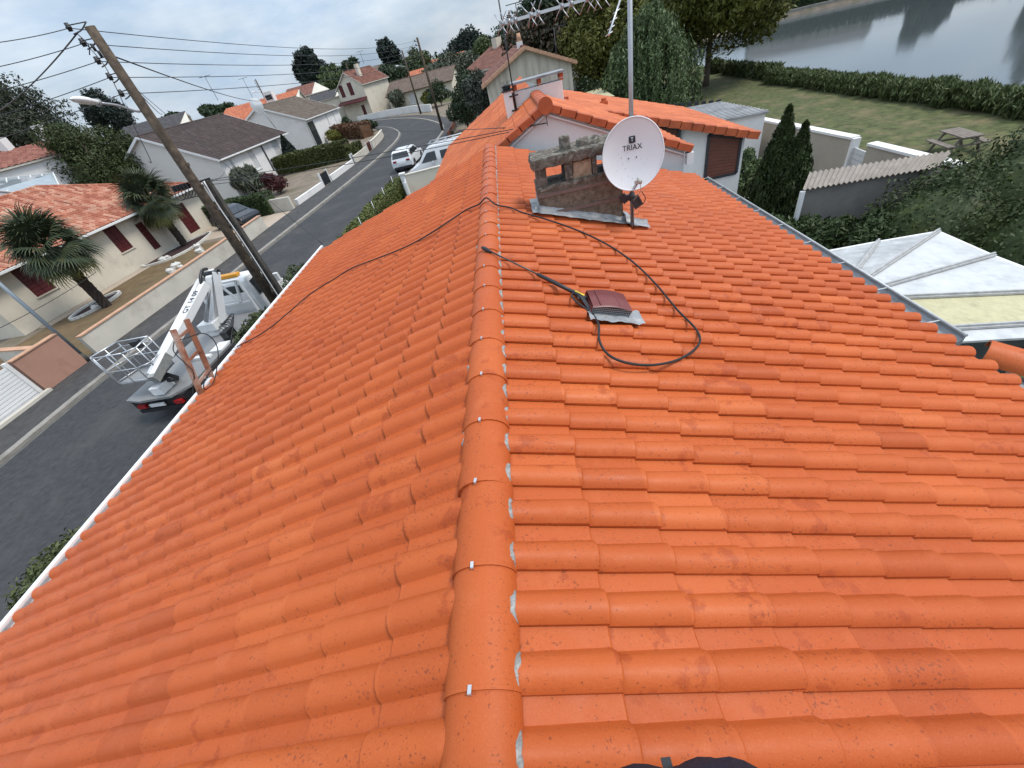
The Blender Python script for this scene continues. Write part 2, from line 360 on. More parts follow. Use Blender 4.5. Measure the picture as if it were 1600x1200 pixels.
KL = sp2([(-18.3, -40), (-17.9, -10), (-17.5, 8.5), (-17.3, 13.2), (-16.9, 17), (-16.35, 23.7), (-15.45, 32.5), (-14.6, 42), (-14.0, 52), (-14.1, 61), (-15.6, 69), (-20, 79.9), (-28, 91), (-42, 104)])
KR = sp2([(-12.2, -40), (-11.6, -10), (-11.0, 8.5), (-10.8, 13), (-10.5, 17), (-10.0, 24), (-9.2, 32.5), (-8.5, 42), (-7.95, 52), (-7.9, 58), (-9.3, 66), (-15.0, 80.9), (-24.5, 95.5), (-37, 110)])
WLL = sp2([(-20.6, -40), (-20.2, -10), (-19.75, 8.5), (-19.55, 12.6), (-19.15, 17), (-18.6, 23.7), (-18.1, 32.5), (-17.2, 42), (-16.6, 52), (-16.8, 62), (-18.3, 71), (-22.5, 82), (-30, 93), (-44, 106)])
WRR = sp2([(-10.5, -40), (-9.9, -10), (-9.35, 8.5), (-9.1, 13), (-8.8, 17), (-8.3, 24), (-7.5, 32.5), (-6.8, 42), (-6.2, 52), (-6.1, 59), (-7.6, 67.5), (-13.4, 82.2), (-23, 97), (-35.5, 112)])
def strip(name, A, B, z, m):
    n = len(A); b = MB(); b.add([(x, y, z) for x, y in A] + [(x, y, z) for x, y in B], [(k, k + 1, n + k + 1, n + k) for k in range(n - 1)])
    o = b.build(name, m)
    if o.data.polygons[0].normal.z < 0: o.data.flip_normals()
    return struct(o)
strip('road', KL, KR, 0.004, M_asph)
def kerb_strip(name, line, outer, zk=0.11, wd=0.30):
    n = len(line); b = MB(); A = []; B = []
    for k in range(n):
        a = Vector((*line[k], 0)); o_ = Vector((*outer[k], 0)); d = (o_ - a).normalized(); A.append(a); B.append(a + d * wd)
    P = [(p.x, p.y, 0.0) for p in A] + [(p.x, p.y, zk) for p in A] + [(p.x, p.y, zk) for p in B]
    b.add(P, [(k, k + 1, n + k + 1, n + k) for k in range(n - 1)] + [(n + k, n + k + 1, 2 * n + k + 1, 2 * n + k) for k in range(n - 1)])
    o = b.build(name, M_kerb); struct(o); return [(p.x, p.y) for p in B]
KLo = kerb_strip('kerb_left', KL, WLL); KRo = kerb_strip('kerb_right', KR, WRR)
strip('pavement_left', KLo, WLL, 0.112, M_asph2); strip('pavement_right', KRo, WRR, 0.112, M_asph2)
# paler concrete gutter course along the left kerb
def off(A, B, d):
    return [(ax + (bx - ax) / math.hypot(bx - ax, by - ay) * d, ay + (by - ay) / math.hypot(bx - ax, by - ay) * d) for (ax, ay), (bx, by) in zip(A, B)]
M_course = mat('gutter_course', (0.12, 0.115, 0.105), 0.9, 0.3, 3.0)
strip('gutter_course', off(KL, KR, 0.0), off(KL, KR, 0.18), 0.009, M_course)
strip('gutter_course_right', off(KR, KL, 0.0), off(KR, KL, 0.16), 0.009, M_course)
# gardens on both sides of the road
strip('garden_left', WLL, [(x - 45, y + 4) for x, y in WLL], 0.006, M_soil)
strip('garden_right', WRR, [(x + 4.2 if y < 30 else x + 12, y) for x, y in WRR], 0.006, M_soil)

# ------------------------------------------------------------------ the house under the camera
XR, ZR = -0.43, 4.965                 # ridge line, level of the tile crowns beside the ridge
SR, SL = 0.352, 0.318
CR, CL = math.sqrt(1 + SR * SR), math.sqrt(1 + SL * SL)
ZAPR = ZR + SR * (XR + 0.291) * -1 * -1     # plane heights above the ridge line
def zr(x): return 4.97 - SR * (x + 0.291)          # right plane
def zl(x): return 4.97 + SL * (x + 0.57)           # left plane (x negative to the left)
YF = 9.75; YB = -2.7
house = thing('house', 'orange tiled house in the foreground with white gutter and old concrete chimney', 'house', (XR, 3.5, 0))
PR, PL = 0.208, 0.211
M_tr = tile_mat('orange_tile', XR + 0.15 / CR, 0.340 / CR, 0.334 - 0.0, PR)
M_tl = tile_mat('orange_tile_street', XR - 0.42 / CL, -0.365 / CL, 0.582 - 0.075, PL)
M_trd = tile_mat('orange_ridge_tile', -10, 20, 0.34, 0.403)

PROF = [(0.0, 0.020), (0.009, 0.037), (0.032, 0.055), (0.064, 0.062), (0.096, 0.054), (0.121, 0.033), (0.135, 0.004), (0.139, 0.001), (0.224, 0.0)]
def tile_mesh(name, ex, pitch, m):
    k = pitch / 0.208; b = MB(); n = len(PROF)
    def row(x, lift, rs, hs, ins=0.0):
        out = []
        for (y, z) in PROF:
            yy = y
            if y < 0.16: yy = 0.066 + (y - 0.066) * rs
            if y == 0.0: yy = 0.0 + (1 - rs) * 0.02
            out.append((x, yy * k, z * hs + lift - ins))
        return out
    top = row(-0.045, 0.0, 0.90, 0.86); mid = row(ex - 0.009, 0.022, 1.0, 1.0); end = row(ex, 0.022, 1.0, 1.0, 0.008)
    low = [(ex, y, z - 0.012) for (_, y, z) in end]; q = 8
    for A_, B_ in ((top, mid), (mid, end)):        # roll and pan shaded apart, so the crease between them stays sharp
        for i0, i1 in ((0, q), (q - 1, n)):
            k_ = i1 - i0; b.add(A_[i0:i1] + B_[i0:i1], [(i, k_ + i, k_ + i + 1, i + 1) for i in range(k_ - 1)], True)
    b.add(end + low, [(i, n + i, n + i + 1, i + 1) for i in range(n - 1)], False)
    e0 = top[0]; e1 = mid[0]; e2 = end[0]
    b.add([e0, e1, e2, (e2[0], e2[1], 0.022), (e1[0], e1[1], 0.024), (e0[0], e0[1], 0.006)], [(0, 5, 4, 1), (1, 4, 3, 2)])
    me = b.mesh(name); me.materials.append(m); return me
T_R = tile_mesh('tile', 0.340, PR, M_tr); T_L = tile_mesh('tile', 0.365, PL, M_tl)
aR, aL = math.atan(SR), math.atan(SL)
BR = Matrix(((math.cos(aR), 0, math.sin(aR)), (0, 1, 0), (-math.sin(aR), 0, math.cos(aR)))).to_4x4()
BL = Matrix(((-math.cos(aL), 0, -math.sin(aL)), (0, -1, 0), (-math.sin(aL), 0, math.cos(aL)))).to_4x4()
def verge_end(u):                      # the street slope runs a little further at the eave
    return 9.8 + 1.35 * min(1, u / 5.2)
def vent_hole(x, y): return False
tiles = []                             # (side, matrix)
NR = 13; NL = 14
for c in range(NR):
    u = 0.15 + 0.340 * c; x = XR + u / CR; z = zr(x) - 0.012
    k0 = int(math.floor((YB - 0.334) / PR)); k1 = int((9.72 - 0.334) / PR)
    for k in range(k0, k1):
        y = 0.334 + PR * k
        if 5.5 < y < 5.85 and 0.33 < x < 1.0 and False: continue
        tiles.append(('R', Matrix.Translation((x, y, z)) @ BR))
for c in range(NL + 1):
    u = 0.42 + 0.365 * (c - 1); x = XR - u / CL; z = zl(x) - 0.012
    k0 = int(math.floor((YB - 0.582) / PL)); k1 = int((verge_end(u) - 0.582 - 0.13) / PL)
    for k in range(k0, k1):
        y = 0.582 + 0.137 + PL * k
        tiles.append(('L', Matrix.Translation((x, y, z)) @ BL))
def jitter(): return Matrix.Translation((random.gauss(0, 0.0022), random.gauss(0, 0.0012), abs(random.gauss(0, 0.0012)))) @ Euler((random.gauss(0, 0.004), random.gauss(0, 0.0025), random.gauss(0, 0.004))).to_matrix().to_4x4()
tiles = [(s, M @ jitter()) for s, M in tiles]
def shown(M):
    c = M @ Vector((0.17, 0.1, 0.03)); q = CM.T @ np.array([c.x, c.y, c.z - CAMZ])
    if q[2] < 0.05: return -1
    px, py = 800 + FPX * q[0] / q[2], 600 + FPX * q[1] / q[2]
    if not (-60 < px < 1660 and -60 < py < 1260): return -1
    return 1 / (c - Vector((0, 0, CAMZ))).length
order = sorted(range(len(tiles)), key=lambda i: -shown(tiles[i][1]))
near = set(order[:300])
H0 = ROOT[house.name].inverted()
# slopes (battens under the tiles)
def slope_deck(name, pts, lab):
    b = MB(); b.hexa([Vector(p) - Vector((0, 0, 0.12)) for p in pts] + [Vector(p) - Vector((0, 0, 0.02)) for p in pts])
    o = b.build(name, M_underlay, house, world=True); o['label'] = lab; return o
xe_r = XR + 4.53 / CR; xe_l = XR - 5.1 / CL
deckR = slope_deck('roof_slope', [(XR, YB, zr(XR)), (xe_r, YB, zr(xe_r)), (xe_r, 9.6, zr(xe_r)), (XR, 9.6, zr(XR))], 'orange roof slope facing the garden')
deckL = slope_deck('roof_slope', [(XR, YB, zl(XR)), (XR, 9.6, zl(XR)), (xe_l, 10.9, zl(xe_l)), (xe_l, YB, zl(xe_l))], 'orange roof slope facing the street')
for i in order[:300]:
    s, M = tiles[i]
    o = bpy.data.objects.new('tile', T_R if s == 'R' else T_L); C.objects.link(o); o.parent = deckR if s == 'R' else deckL
    o.matrix_basis = H0 @ M
for s, me, par in (('R', T_R, deckR), ('L', T_L, deckL)):
    base = np.array([v.co[:] for v in me.vertices]); polys = [tuple(p.vertices) for p in me.polygons]; sm = [p.use_smooth for p in me.polygons]
    V = []; F = []; S = []; o_ = 0
    for i, (ss, M) in enumerate(tiles):
        if ss != s or i in near: continue
        A = np.array(H0 @ M); V.append(base @ A[:3, :3].T + A[:3, 3])
        F += [tuple(a + o_ for a in p) for p in polys]; S += sm; o_ += len(base)
    m2 = bpy.data.meshes.new('tile_field'); m2.from_pydata(np.vstack(V).tolist(), [], F); m2.polygons.foreach_set('use_smooth', S); m2.update()
    o = link('tile_field', m2, M_tr if s == 'R' else M_tl, par); o['kind'] = 'stuff'
# ridge
b = MB()
for sx in (-1, 1): pass
b.beam((XR, YB, ZR - 0.02), (XR, 9.75, ZR - 0.02), 0.16, 0.10)
ridge = b.build('ridge', mat('ridge_mortar', (0.28, 0.26, 0.23), 0.95, 0.3, 20), house, world=True)
def ridge_tile_mesh(name, length, r, h, lip=0.012):
    b = MB(); n = 14; rows = []
    for (y, s) in ((0.0, 1.0), (0.012, 1.0), (0.014, 0.993), (length * 0.5, 0.984), (length * 0.5 + 0.006, 0.976), (length, 0.962)):
        rows.append([(math.cos(math.pi * k / n) * r * s, y, math.sin(math.pi * k / n) * h * s + (lip if y < 0.02 else lip * (1 - y / length))) for k in range(n + 1)])
    inner = [(x * 0.9, 0.0, max(0, z * 0.88)) for x, _, z in rows[0]]
    for a, c in zip(rows[:-1], rows[1:]): b.add(a + c, [(i, i + 1, n + 2 + i, n + 1 + i) for i in range(n)], True)
    b.add(rows[0] + inner, [(i, n + 1 + i, n + 2 + i, i + 1) for i in range(n)])
    me = b.mesh(name); me.materials.append(M_trd); return me
RT = ridge_tile_mesh('ridge_tile', 0.45, 0.136, 0.110, 0.005)
bc = MB(); bc.box(-0.0065, 0.0065, -0.010, 0.014, 0.0, 0.003); bc.box(-0.0065, 0.0065, -0.012, -0.009, -0.012, 0.003)
CLIP = bc.mesh('ridge_clip'); CLIP.materials.append(M_alu)
for k in range(-8, 24):
    y = 0.34 + 0.403 * k
    if y > 9.55: break
    o = bpy.data.objects.new('ridge_tile', RT); C.objects.link(o); o.parent = ridge
    o.matrix_basis = H0 @ Matrix.Translation((XR + random.gauss(0, 0.003), y, ZR + 0.004)) @ Euler((0, random.gauss(0, 0.01), random.gauss(0, 0.006))).to_matrix().to_4x4()
    o = bpy.data.objects.new('ridge_clip', CLIP); C.objects.link(o); o.parent = ridge
    o.matrix_basis = H0 @ Matrix.Translation((XR - 0.012 + random.gauss(0, 0.006), y, ZR + 0.124)) @ Euler((random.gauss(0, 0.06) - 0.05, 0, random.gauss(0, 0.15))).to_matrix().to_4x4()
b = MB()
for k in range(-14, 45):               # crumpled closure strip filling each roll beside the ridge
    for sd in (1, -1):
        y = (0.334 + PR * k + 0.066) if sd > 0 else (0.582 + PL * k + 0.07)
        if y > 9.6 or (sd < 0 and (k * 7) % 10 < 8): continue
        x = XR + sd * (0.130 if sd > 0 else 0.120); zz = (zr(x) if sd > 0 else zl(x)) - 0.012
        pts = []
        for i in range(9):
            t = math.pi * i / 8
            for j, (ox, os) in enumerate(((-0.05, 0.92), (0.0, 0.96), (0.005, 0.88), (0.007, 0.66))):
                wob = random.gauss(0, 0.003)
                pts.append((x + sd * (ox + wob), y - math.cos(t) * 0.067 * os, zz + 0.006 + math.sin(t) ** 0.8 * 0.060 * os + (random.gauss(0, 0.004) if j > 0 else 0) + random.gauss(0, 0.0018)))
        b.grid(pts, 9, 4)
o = b.build('ridge_flashing', M_foil, ridge, world=True); o['kind'] = 'stuff'
# gutters
def gutter(name, x, y0, y1, z, wd, side, m, lipw, lab):
    """open channel: floor, back, lip"""
    b = MB(); n = 8; prof = []
    for k in range(n + 1):
        t = math.pi * k / n; prof.append((x - side * wd * 0.5 * math.cos(t) , z - 0.075 * math.sin(t)))
    prof += [(x + side * (wd * 0.5 + lipw), z + 0.006), (x + side * (wd * 0.5 + lipw), z - 0.10), (x + side * wd * 0.42, z - 0.115), (x, z - 0.13), (x - side * wd * 0.5, z - 0.1)]
    prof = prof
    ys = [y0 + (y1 - y0) * k / 12 for k in range(13)]
    P = [(a, y, c) for y in ys for a, c in prof]; q = len(prof)
    b.add(P, [(i * q + j, i * q + (j + 1) % q, (i + 1) * q + (j + 1) % q, (i + 1) * q + j) for i in range(12) for j in range(q)])
    for y in (y0, y1): b.add([(a, y, c) for a, c in prof], [tuple(range(q))])
    o = b.build(name, m, house, world=True); o['label'] = lab; return o
gl_x = -5.44
gutL = gutter('gutter', gl_x, YB, 11.1, 3.42, 0.30, -1, M_zinc, 0.005, 'grey gutter channel along the street eave')
b = MB(); b.box(gl_x - 0.215, gl_x - 0.157, YB, 11.12, 3.30, 3.455); b.build('gutter_lip', M_pvc, gutL, world=True, bevel=0.008)
gutR = gutter('gutter', 4.01, 3.2, 9.52, 3.425, 0.29, 1, M_zinc, 0.004, 'weathered zinc gutter along the garden eave')
b = MB(); b.tube([(4.160, 3.2, 3.435), (4.160, 9.54, 3.435)], 0.016, 8)
for k in range(9): b.beam((3.90, 3.5 + 0.75 * k, 3.43), (4.16, 3.5 + 0.75 * k, 3.436), 0.018, 0.004)
b.build('gutter_bead', mat('zinc_bead', (0.46, 0.47, 0.47), 0.5, 0.2, 6.0, metal=0.3), gutR, world=True)
# leaf litter clinging in the street gutter
b = MB()
for k in range(60):
    p = Vector((gl_x + random.uniform(-0.08, 0.12), random.uniform(-1.0, 10.8), 3.365)); a = random.uniform(0, 6.28); r = random.uniform(0.012, 0.035)
    b.add([p + Vector((r * math.cos(a + q), r * math.sin(a + q) * 1.5, random.uniform(0, 0.02))) for q in (0, 1.6, 3.1, 4.7)], [(0, 1, 2, 3)])
b.build('leaf_litter', M_trunk, gutL, world=True, fix=False)
# walls below
b = MB(); xw0, xw1 = -5.0, 3.75
b.hexa([(xw0, YB + 0.2, 0), (xw1, YB + 0.2, 0), (xw1, 9.6, 0), (xw0, 10.6, 0), (xw0, YB + 0.2, zl(xw0) - 0.16), (xw1, YB + 0.2, zr(xw1) - 0.16), (xw1, 9.6, zr(xw1) - 0.16), (xw0, 10.6, zl(xw0) - 0.16)])
b.build('wall', M_white, house, world=True)
# verge board of the street slope
b = MB(); b.hexa([(XR, 9.66, zl(XR) - 0.14), (xe_l, 10.96, zl(xe_l) - 0.14), (xe_l, 10.99, zl(xe_l) - 0.14), (XR, 9.69, zl(XR) - 0.14), (XR, 9.66, zl(XR) + 0.0), (xe_l, 10.96, zl(xe_l)), (xe_l, 10.99, zl(xe_l)), (XR, 9.69, zl(XR))])
b.build('verge_board', M_underlay, house, world=True)
# hip of the lower roof joining at the garden eave: two big half-round tiles over a small tiled lean-to
hA = Vector((4.34, 3.12, 3.20)); hB = Vector((5.15, 2.25, 3.10))
b = MB(); b.hexa([(4.02, 0.0, 2.9), (5.9, 0.0, 2.9), (5.9, 2.0, 2.9), (4.02, 3.15, 2.9), (4.02, 0.0, 3.15), (5.9, 0.0, 2.96), (5.6, 1.9, 2.98), (4.02, 3.15, 3.15)])
lean = b.build('lean_to_roof', M_zinc, house, world=True)
RT2 = ridge_tile_mesh('hip_tile', 0.46, 0.17, 0.15, 0.014)
dirh = (hB - hA).normalized(); ang = math.atan2(dirh.y, dirh.x) - math.pi / 2
for k in range(3):
    o = bpy.data.objects.new('hip_tile', RT2); C.objects.link(o); o.parent = lean
    p = hA + dirh * 0.42 * k
    o.matrix_basis = H0 @ Matrix.Translation(p) @ Euler((math.asin(dirh.z), 0, ang)).to_matrix().to_4x4()
# roof vent: maroon hood with a wire mesh front on a lead plate
def rpt(px, py, up=0.0, side=1):
    """pixel -> point on the roof plane"""
    r = ray(px, py)
    if side > 0: t = (4.97 - SR * 0.291 - CAMZ) / (r[2] + SR * r[0])
    else: t = (4.97 + SL * 0.57 - CAMZ) / (r[2] - SL * r[0])
    p = r * t; nrm = Vector((SR / CR, 0, 1 / CR)) if side > 0 else Vector((-SL / CL, 0, 1 / CL))
    return Vector((p[0], p[1], p[2] + CAMZ)) + nrm * up
M_hood = mat('maroon_hood', (0.16, 0.035, 0.032), 0.4, 0.12, 8.0, spec=0.5)
vo_ = Vector((0.375, 2.83, zr(0.375) + 0.018))
VM = Matrix.Translation(vo_) @ BR
def vpt(a, bb, c): return VM @ Vector((a, bb, c))
b = MB(); nx = 9
P = []
for i in range(nx):
    a = 0.33 * i / (nx - 1); arch = 0.022 * math.sin(math.pi * i / (nx - 1))
    for (bb, c) in ((-0.015, 0.118), (0.0, 0.128), (0.27, 0.125), (0.29, 0.10)): P.append(vpt(a, bb, c + arch))
b.grid(P, nx, 4)
for a in (0.0, 0.33): b.add([vpt(a, -0.015, 0.118), vpt(a, 0.29, 0.10), vpt(a, 0.29, 0.0), vpt(a, 0.02, 0.0)], [(0, 1, 2, 3)])
b.add([vpt(0, 0.29, 0.1), vpt(0.33, 0.29, 0.1), vpt(0.33, 0.29, 0), vpt(0, 0.29, 0)], [(0, 1, 2, 3)])
for i in range(1, 4): b.beam(vpt(0.33 * i / 4 - .02, 0.0, 0.146), vpt(0.33 * i / 4 - .02, 0.26, 0.143), 0.006, 0.006)
vent = b.build('roof_vent', M_hood, house, world=True)
b = MB()
for i in range(23): b.beam(vpt(0.006 + 0.0145 * i, -0.004, 0.03), vpt(0.006 + 0.0145 * i, -0.004, 0.125), 0.003, 0.003, up=(0, 1, 0))
for i in range(6): b.beam(vpt(0.0, -0.006, 0.035 + 0.0165 * i), vpt(0.33, -0.006, 0.035 + 0.0165 * i), 0.003, 0.003)
b.build('wire_mesh', M_steel, vent, world=True)
b = MB(); b.add([vpt(0.0, 0.03, 0.03), vpt(0.33, 0.03, 0.03), vpt(0.33, 0.03, 0.125), vpt(0, 0.03, 0.125)], [(0, 1, 2, 3)]); b.build('vent_throat', M_dark, vent, world=True)
b = MB(); P = []
for i in range(17):
    for j in range(8):
        a = -0.02 + 0.46 * i / 16; bb = -0.105 + 0.21 * j / 7
        edge = 0.012 * math.sin(i * 1.7) if j == 0 else 0
        P.append(vpt(a, bb + edge, 0.062 + 0.006 * math.sin(a * 31) * (1 if j < 3 else .4) + random.gauss(0, 0.003)))
b.grid(P, 17, 8); b.build('vent_flashing', M_lead, vent, world=True)
# ------------------------------------------------------------------ chimney of the house
M_chim = mat('weathered_concrete', (0.175, 0.130, 0.094), 0.95, 0.5, 16.0, 0.9, 60, dirt=(0.27, 0.23, 0.18), dscale=26.0, dlo=0.54, dhi=0.74)
M_chim2 = mat('lichen_concrete', (0.125, 0.106, 0.084), 0.95, 0.6, 12.0, 1.0, 60, dirt=(0.30, 0.29, 0.25), dscale=16.0, dlo=0.5, dhi=0.68)
M_block = mat('pale_brick', (0.42, 0.31, 0.21), 0.95, 0.3, 16.0, 0.6, 60, dirt=(0.25, 0.16, 0.10), dscale=14.0)
M_strap = mat('rusty_strap', (0.20, 0.135, 0.115), 0.7, 0.2, 12.0, metal=0.2)
CY0, CY1 = 5.43, 5.86
from mathutils import noise as mnoise
def rough_box(b, x0, x1, y0, y1, z0, z1, s=0.008, cut=0.03):
    """a box with chipped, uneven faces"""
    lo = Vector((x0, y0, z0)); hi = Vector((x1, y1, z1))
    def dp(p):
        q = Vector(p); e = sum(1 for k in range(3) if min(q[k] - lo[k], hi[k] - q[k]) < 1e-6)
        d = mnoise.noise_vector(q * 13) * s * 0.9 + mnoise.noise_vector(q * 47) * s * 0.8
        if e >= 2: d += ((lo + hi) / 2 - q).normalized() * s * (0.5 + 1.6 * max(0, mnoise.noise(q * 22)))
        return q + d
    for ax in range(3):
        u, v = (ax + 1) % 3, (ax + 2) % 3; nu = max(2, int((hi[u] - lo[u]) / cut)); nv = max(2, int((hi[v] - lo[v]) / cut))
        for side in (lo, hi):
            P = []
            for a in range(nu + 1):
                for c_ in range(nv + 1):
                    p = [0, 0, 0]; p[ax] = side[ax]; p[u] = lo[u] + (hi[u] - lo[u]) * a / nu; p[v] = lo[v] + (hi[v] - lo[v]) * c_ / nv; P.append(dp(p))
            b.grid(P, nu + 1, nv + 1, smooth=True)
b = MB(); rough_box(b, 0.235, 1.305, CY0, CY1, 4.15, 5.09, 0.006); chim = b.build('chimney', M_chim, house, world=True)
b = MB(); rough_box(b, 0.225, 1.315, CY0 - 0.012, CY1 + 0.01, 5.085, 5.135, 0.006); b.build('chimney_ledge', M_chim2, chim, world=True)
for (x0, x1) in ((0.25, 0.375), (0.605, 0.70), (0.945, 1.0), (1.15, 1.30)):
    b = MB(); rough_box(b, x0, x1, CY0 + 0.005, CY1, 5.125, 5.35, 0.005); b.build('pillar', M_chim2, chim, world=True)
b = MB(); rough_box(b, 0.705, 0.94, CY0 + 0.03, CY1 - 0.1, 5.12, 5.325, 0.009); b.build('brick', M_block, chim, world=True)
b = MB(); rough_box(b, 0.205, 1.335, CY0 - 0.03, CY1 + 0.03, 5.34, 5.455, 0.015, 0.02); b.build('chimney_cap', M_chim2, chim, world=True)
b = MB(); P = []
for i in range(13):
    t = 2 * math.pi * i / 12
    for (r, z) in ((0.075, 5.44), (0.07, 5.50), (0.068, 5.585), (0.060, 5.60), (0.02, 5.598)): P.append((0.655 + r * math.cos(t), 5.6 + r * math.sin(t), z + random.gauss(0, 0.003)))
b.grid(P, 13, 5); b.build('chimney_pot', M_chim2, chim, world=True)
b = MB(); P = []
for i in range(17):
    t = 2 * math.pi * i / 16; br = random.gauss(0, 0.012)
    for (r, z) in ((0.14, 5.43), (0.125, 5.50), (0.10, 5.515), (0.075, 5.49), (0.06, 5.44)): P.append((0.94 + r * math.cos(t) * 1.1, 5.64 + r * math.sin(t), z + br))
b.grid(P, 17, 5); b.build('broken_flue', M_chim2, chim, world=True)
for zs in (5.03, 4.80):
    b = MB(); b.beam((0.22, CY0 - 0.012, zs), (1.33, CY0 - 0.012, zs - 0.01), 0.006, 0.042, up=(0, 0, 1)); b.beam((0.228, CY0 - 0.015, zs), (0.228, CY1, zs), 0.006, 0.042)
    b.build('strap', M_strap, chim, world=True)
b = MB(); P = []
def fl(x): return zr(x) + 0.074
for (xa, ya, xb, yb) in ((0.17, CY0 - 0.075, 1.62, CY0 - 0.075),):
    for i in range(25):
        x = xa + (xb - xa) * i / 24
        for j, (dy, dz) in enumerate(((-0.055 - 0.012 * math.sin(i * 1.9), 0.006), (-0.03, 0.012), (0.02, 0.018), (0.06, 0.024), (0.076, 0.065))):
            P.append((x, ya + dy, fl(x) + dz + random.gauss(0, 0.003)))
b.grid(P, 25, 5)
P = []
for i in range(12):
    y = CY0 - 0.13 + 0.6 * i / 11
    for (dx, dz) in ((-0.11, 0.0), (-0.06, 0.01), (-0.012, 0.025), (-0.006, 0.11)): P.append((0.235 + dx + random.gauss(0, .003), y, fl(0.235 + dx) + dz))
b.grid(P, 12, 4)
P = []
for i in range(12):
    y = CY0 - 0.13 + 0.55 * i / 11
    for (dx, dz) in ((0.005, 0.11), (0.012, 0.02), (0.13, 0.012), (0.27 - 0.12 * i / 11, 0.0)): P.append((1.305 + dx + random.gauss(0, .004), y, fl(1.305 + dx) + dz))
b.grid(P, 12, 4); b.build('chimney_flashing', M_lead, chim, world=True)

# ------------------------------------------------------------------ mast, aerial and dish on the chimney
MX, MY = 1.392, 5.33
aer = thing('aerial_mast', 'tall galvanised aerial mast clamped beside the chimney with television aerial above', 'aerial', (MX, MY, 4.42))
b = MB(); b.tube([(MX, MY, 4.42), (MX + 0.006, MY, 7.4)], 0.025, 14); b.build('mast', M_steel, aer, world=True)
b = MB(); b.beam((1.30, CY0 - 0.02, 4.80), (MX + 0.03, MY, 4.80), 0.05, 0.05); b.beam((1.28, CY0 - 0.03, 4.83), (1.34, CY0 - 0.05, 4.74), 0.03, 0.08)
b.tube([(MX, MY, 4.76), (MX, MY, 4.85)], 0.036, 12); b.beam((1.30, CY0, 5.03), (MX, MY, 5.03), 0.04, 0.04)
b.build('bracket', M_darkfr, aer, world=True)
yA = Vector((MX, MY - 0.03, 6.74)); yB = atY(781, 38, 4.40)
b = MB(); b.beam(yA + (yA - yB) * 0.18, yB, 0.022, 0.022); boom = b.build('boom', M_alu, aer, world=True)
bd = (yB - yA).normalized(); s_ = bd.cross(Vector((0, 0, 1))).normalized()
for px in (784, 794, 803, 828, 839, 878, 894, 922, 936, 950):
    t = (px - 781) / (988 - 781.0); tt = 1 - t * 0.93
    p = yA.lerp(yB, tt); b = MB(); q = 0.085 + 0.05 * (1 - tt)
    for sg in (1, -1):
        for up in (1, -1):
            e = p + s_ * sg * q * 0.75 + Vector((0, 0, up * q * 0.8)) + bd * random.uniform(-0.02, 0.03)
            b.tube([p, p.lerp(e, 0.5) + bd * 0.006, e], 0.004, 6)
    b.tube([p - bd * 0.014, p + bd * 0.014], 0.022, 10)
    b.build('director', M_steel, aer, world=True)
b = MB(); qa = atY(973, -12, 5.2); qb = atY(951, 55, 4.85); b.tube([qa, qb], 0.009, 8)
for t in (0.45, 0.65, 0.83, 0.97):
    p = qa.lerp(qb, t); b.tube([p - Vector((0.035, 0, 0.012)), p + Vector((0.035, 0, 0.012))], 0.004, 6)
b.tube([qa, (MX, MY, qa.z + 0.05)], 0.012, 8); b.build('side_aerial', M_alu, aer, world=True)
b = MB(); b.tube(spline([(MX - 0.005, MY - 0.02, 4.70), (MX + 0.002, MY - 0.05, 4.5), (MX - 0.002, MY - 0.08, 4.30)], 5), 0.005, 6)
b.tube(spline([(MX + 0.09, MY - 0.12, 4.88), (MX + 0.14, MY - 0.10, 4.78), (MX + 0.10, MY - 0.08, 4.71), (MX + 0.06, MY - 0.05, 4.80), (MX + 0.01, MY - 0.03, 4.74)], 5), 0.005, 6)
b.build('cable', M_black, aer, world=True)
M_dish = mat('dish_enamel', (0.74, 0.745, 0.75), 0.4, 0.03, 3.0, dirt=(0.38, 0.38, 0.37), dscale=34.0, dlo=0.66, dhi=0.74)
dn = Vector((-0.14, -0.955, 0.20)).normalized(); du = (Vector((0, 0, 1)) - dn * dn.z).normalized(); dr = (-dn).cross(du).normalized()
dc = atY(989, 242, 5.17)
dish = thing('satellite_dish', 'round white satellite dish with TRIAX lettering in front of the chimney', 'satellite dish', (MX, MY - 0.05, 4.70))
def dpt(a, c, off=0.0): return dc + dr * a + du * c + dn * off
RA, RB, DD = 0.340, 0.372, 0.062
b = MB(); P = []; nr, na = 12, 56
for i in range(nr + 1):
    rho = max(i / nr, 0.001)
    for k in range(na + 1):
        t = 2 * math.pi * k / na; P.append(dpt(RA * rho * math.cos(t), RB * rho * math.sin(t), -DD * (1 - rho * rho)))
b.grid(P, nr + 1, na + 1)
P = [dpt(RA * math.cos(2 * math.pi * k / na), RB * math.sin(2 * math.pi * k / na), 0) for k in range(na)]
Q = [dpt(RA * 0.985 * math.cos(2 * math.pi * k / na), RB * 0.985 * math.sin(2 * math.pi * k / na), -0.02) for k in range(na)]
refl = b.build('reflector', M_dish, dish, world=True, fix=False)
b = MB(); b.tube(P + [P[0]], 0.0075, 8, caps=False); b.build('rim', M_dish, refl, world=True)
b = MB()
for (a, c) in ((-0.045, -0.03), (0.045, -0.03)):
    b.tube([dpt(a, c, -DD + 0.004), dpt(a, c, -DD + 0.012)], 0.007, 8)
for k in range(26):
    a, c = random.uniform(-0.28, 0.2), random.uniform(-0.26, 0.12); rho2 = (a / RA) ** 2 + (c / RB) ** 2
    if rho2 < 0.8: b.tube([dpt(a, c, -DD * (1 - rho2) + 0.0005), dpt(a, c, -DD * (1 - rho2) + 0.0022)], random.uniform(0.0015, 0.0038), 6)
b.build('bolt', M_black, refl, world=True)
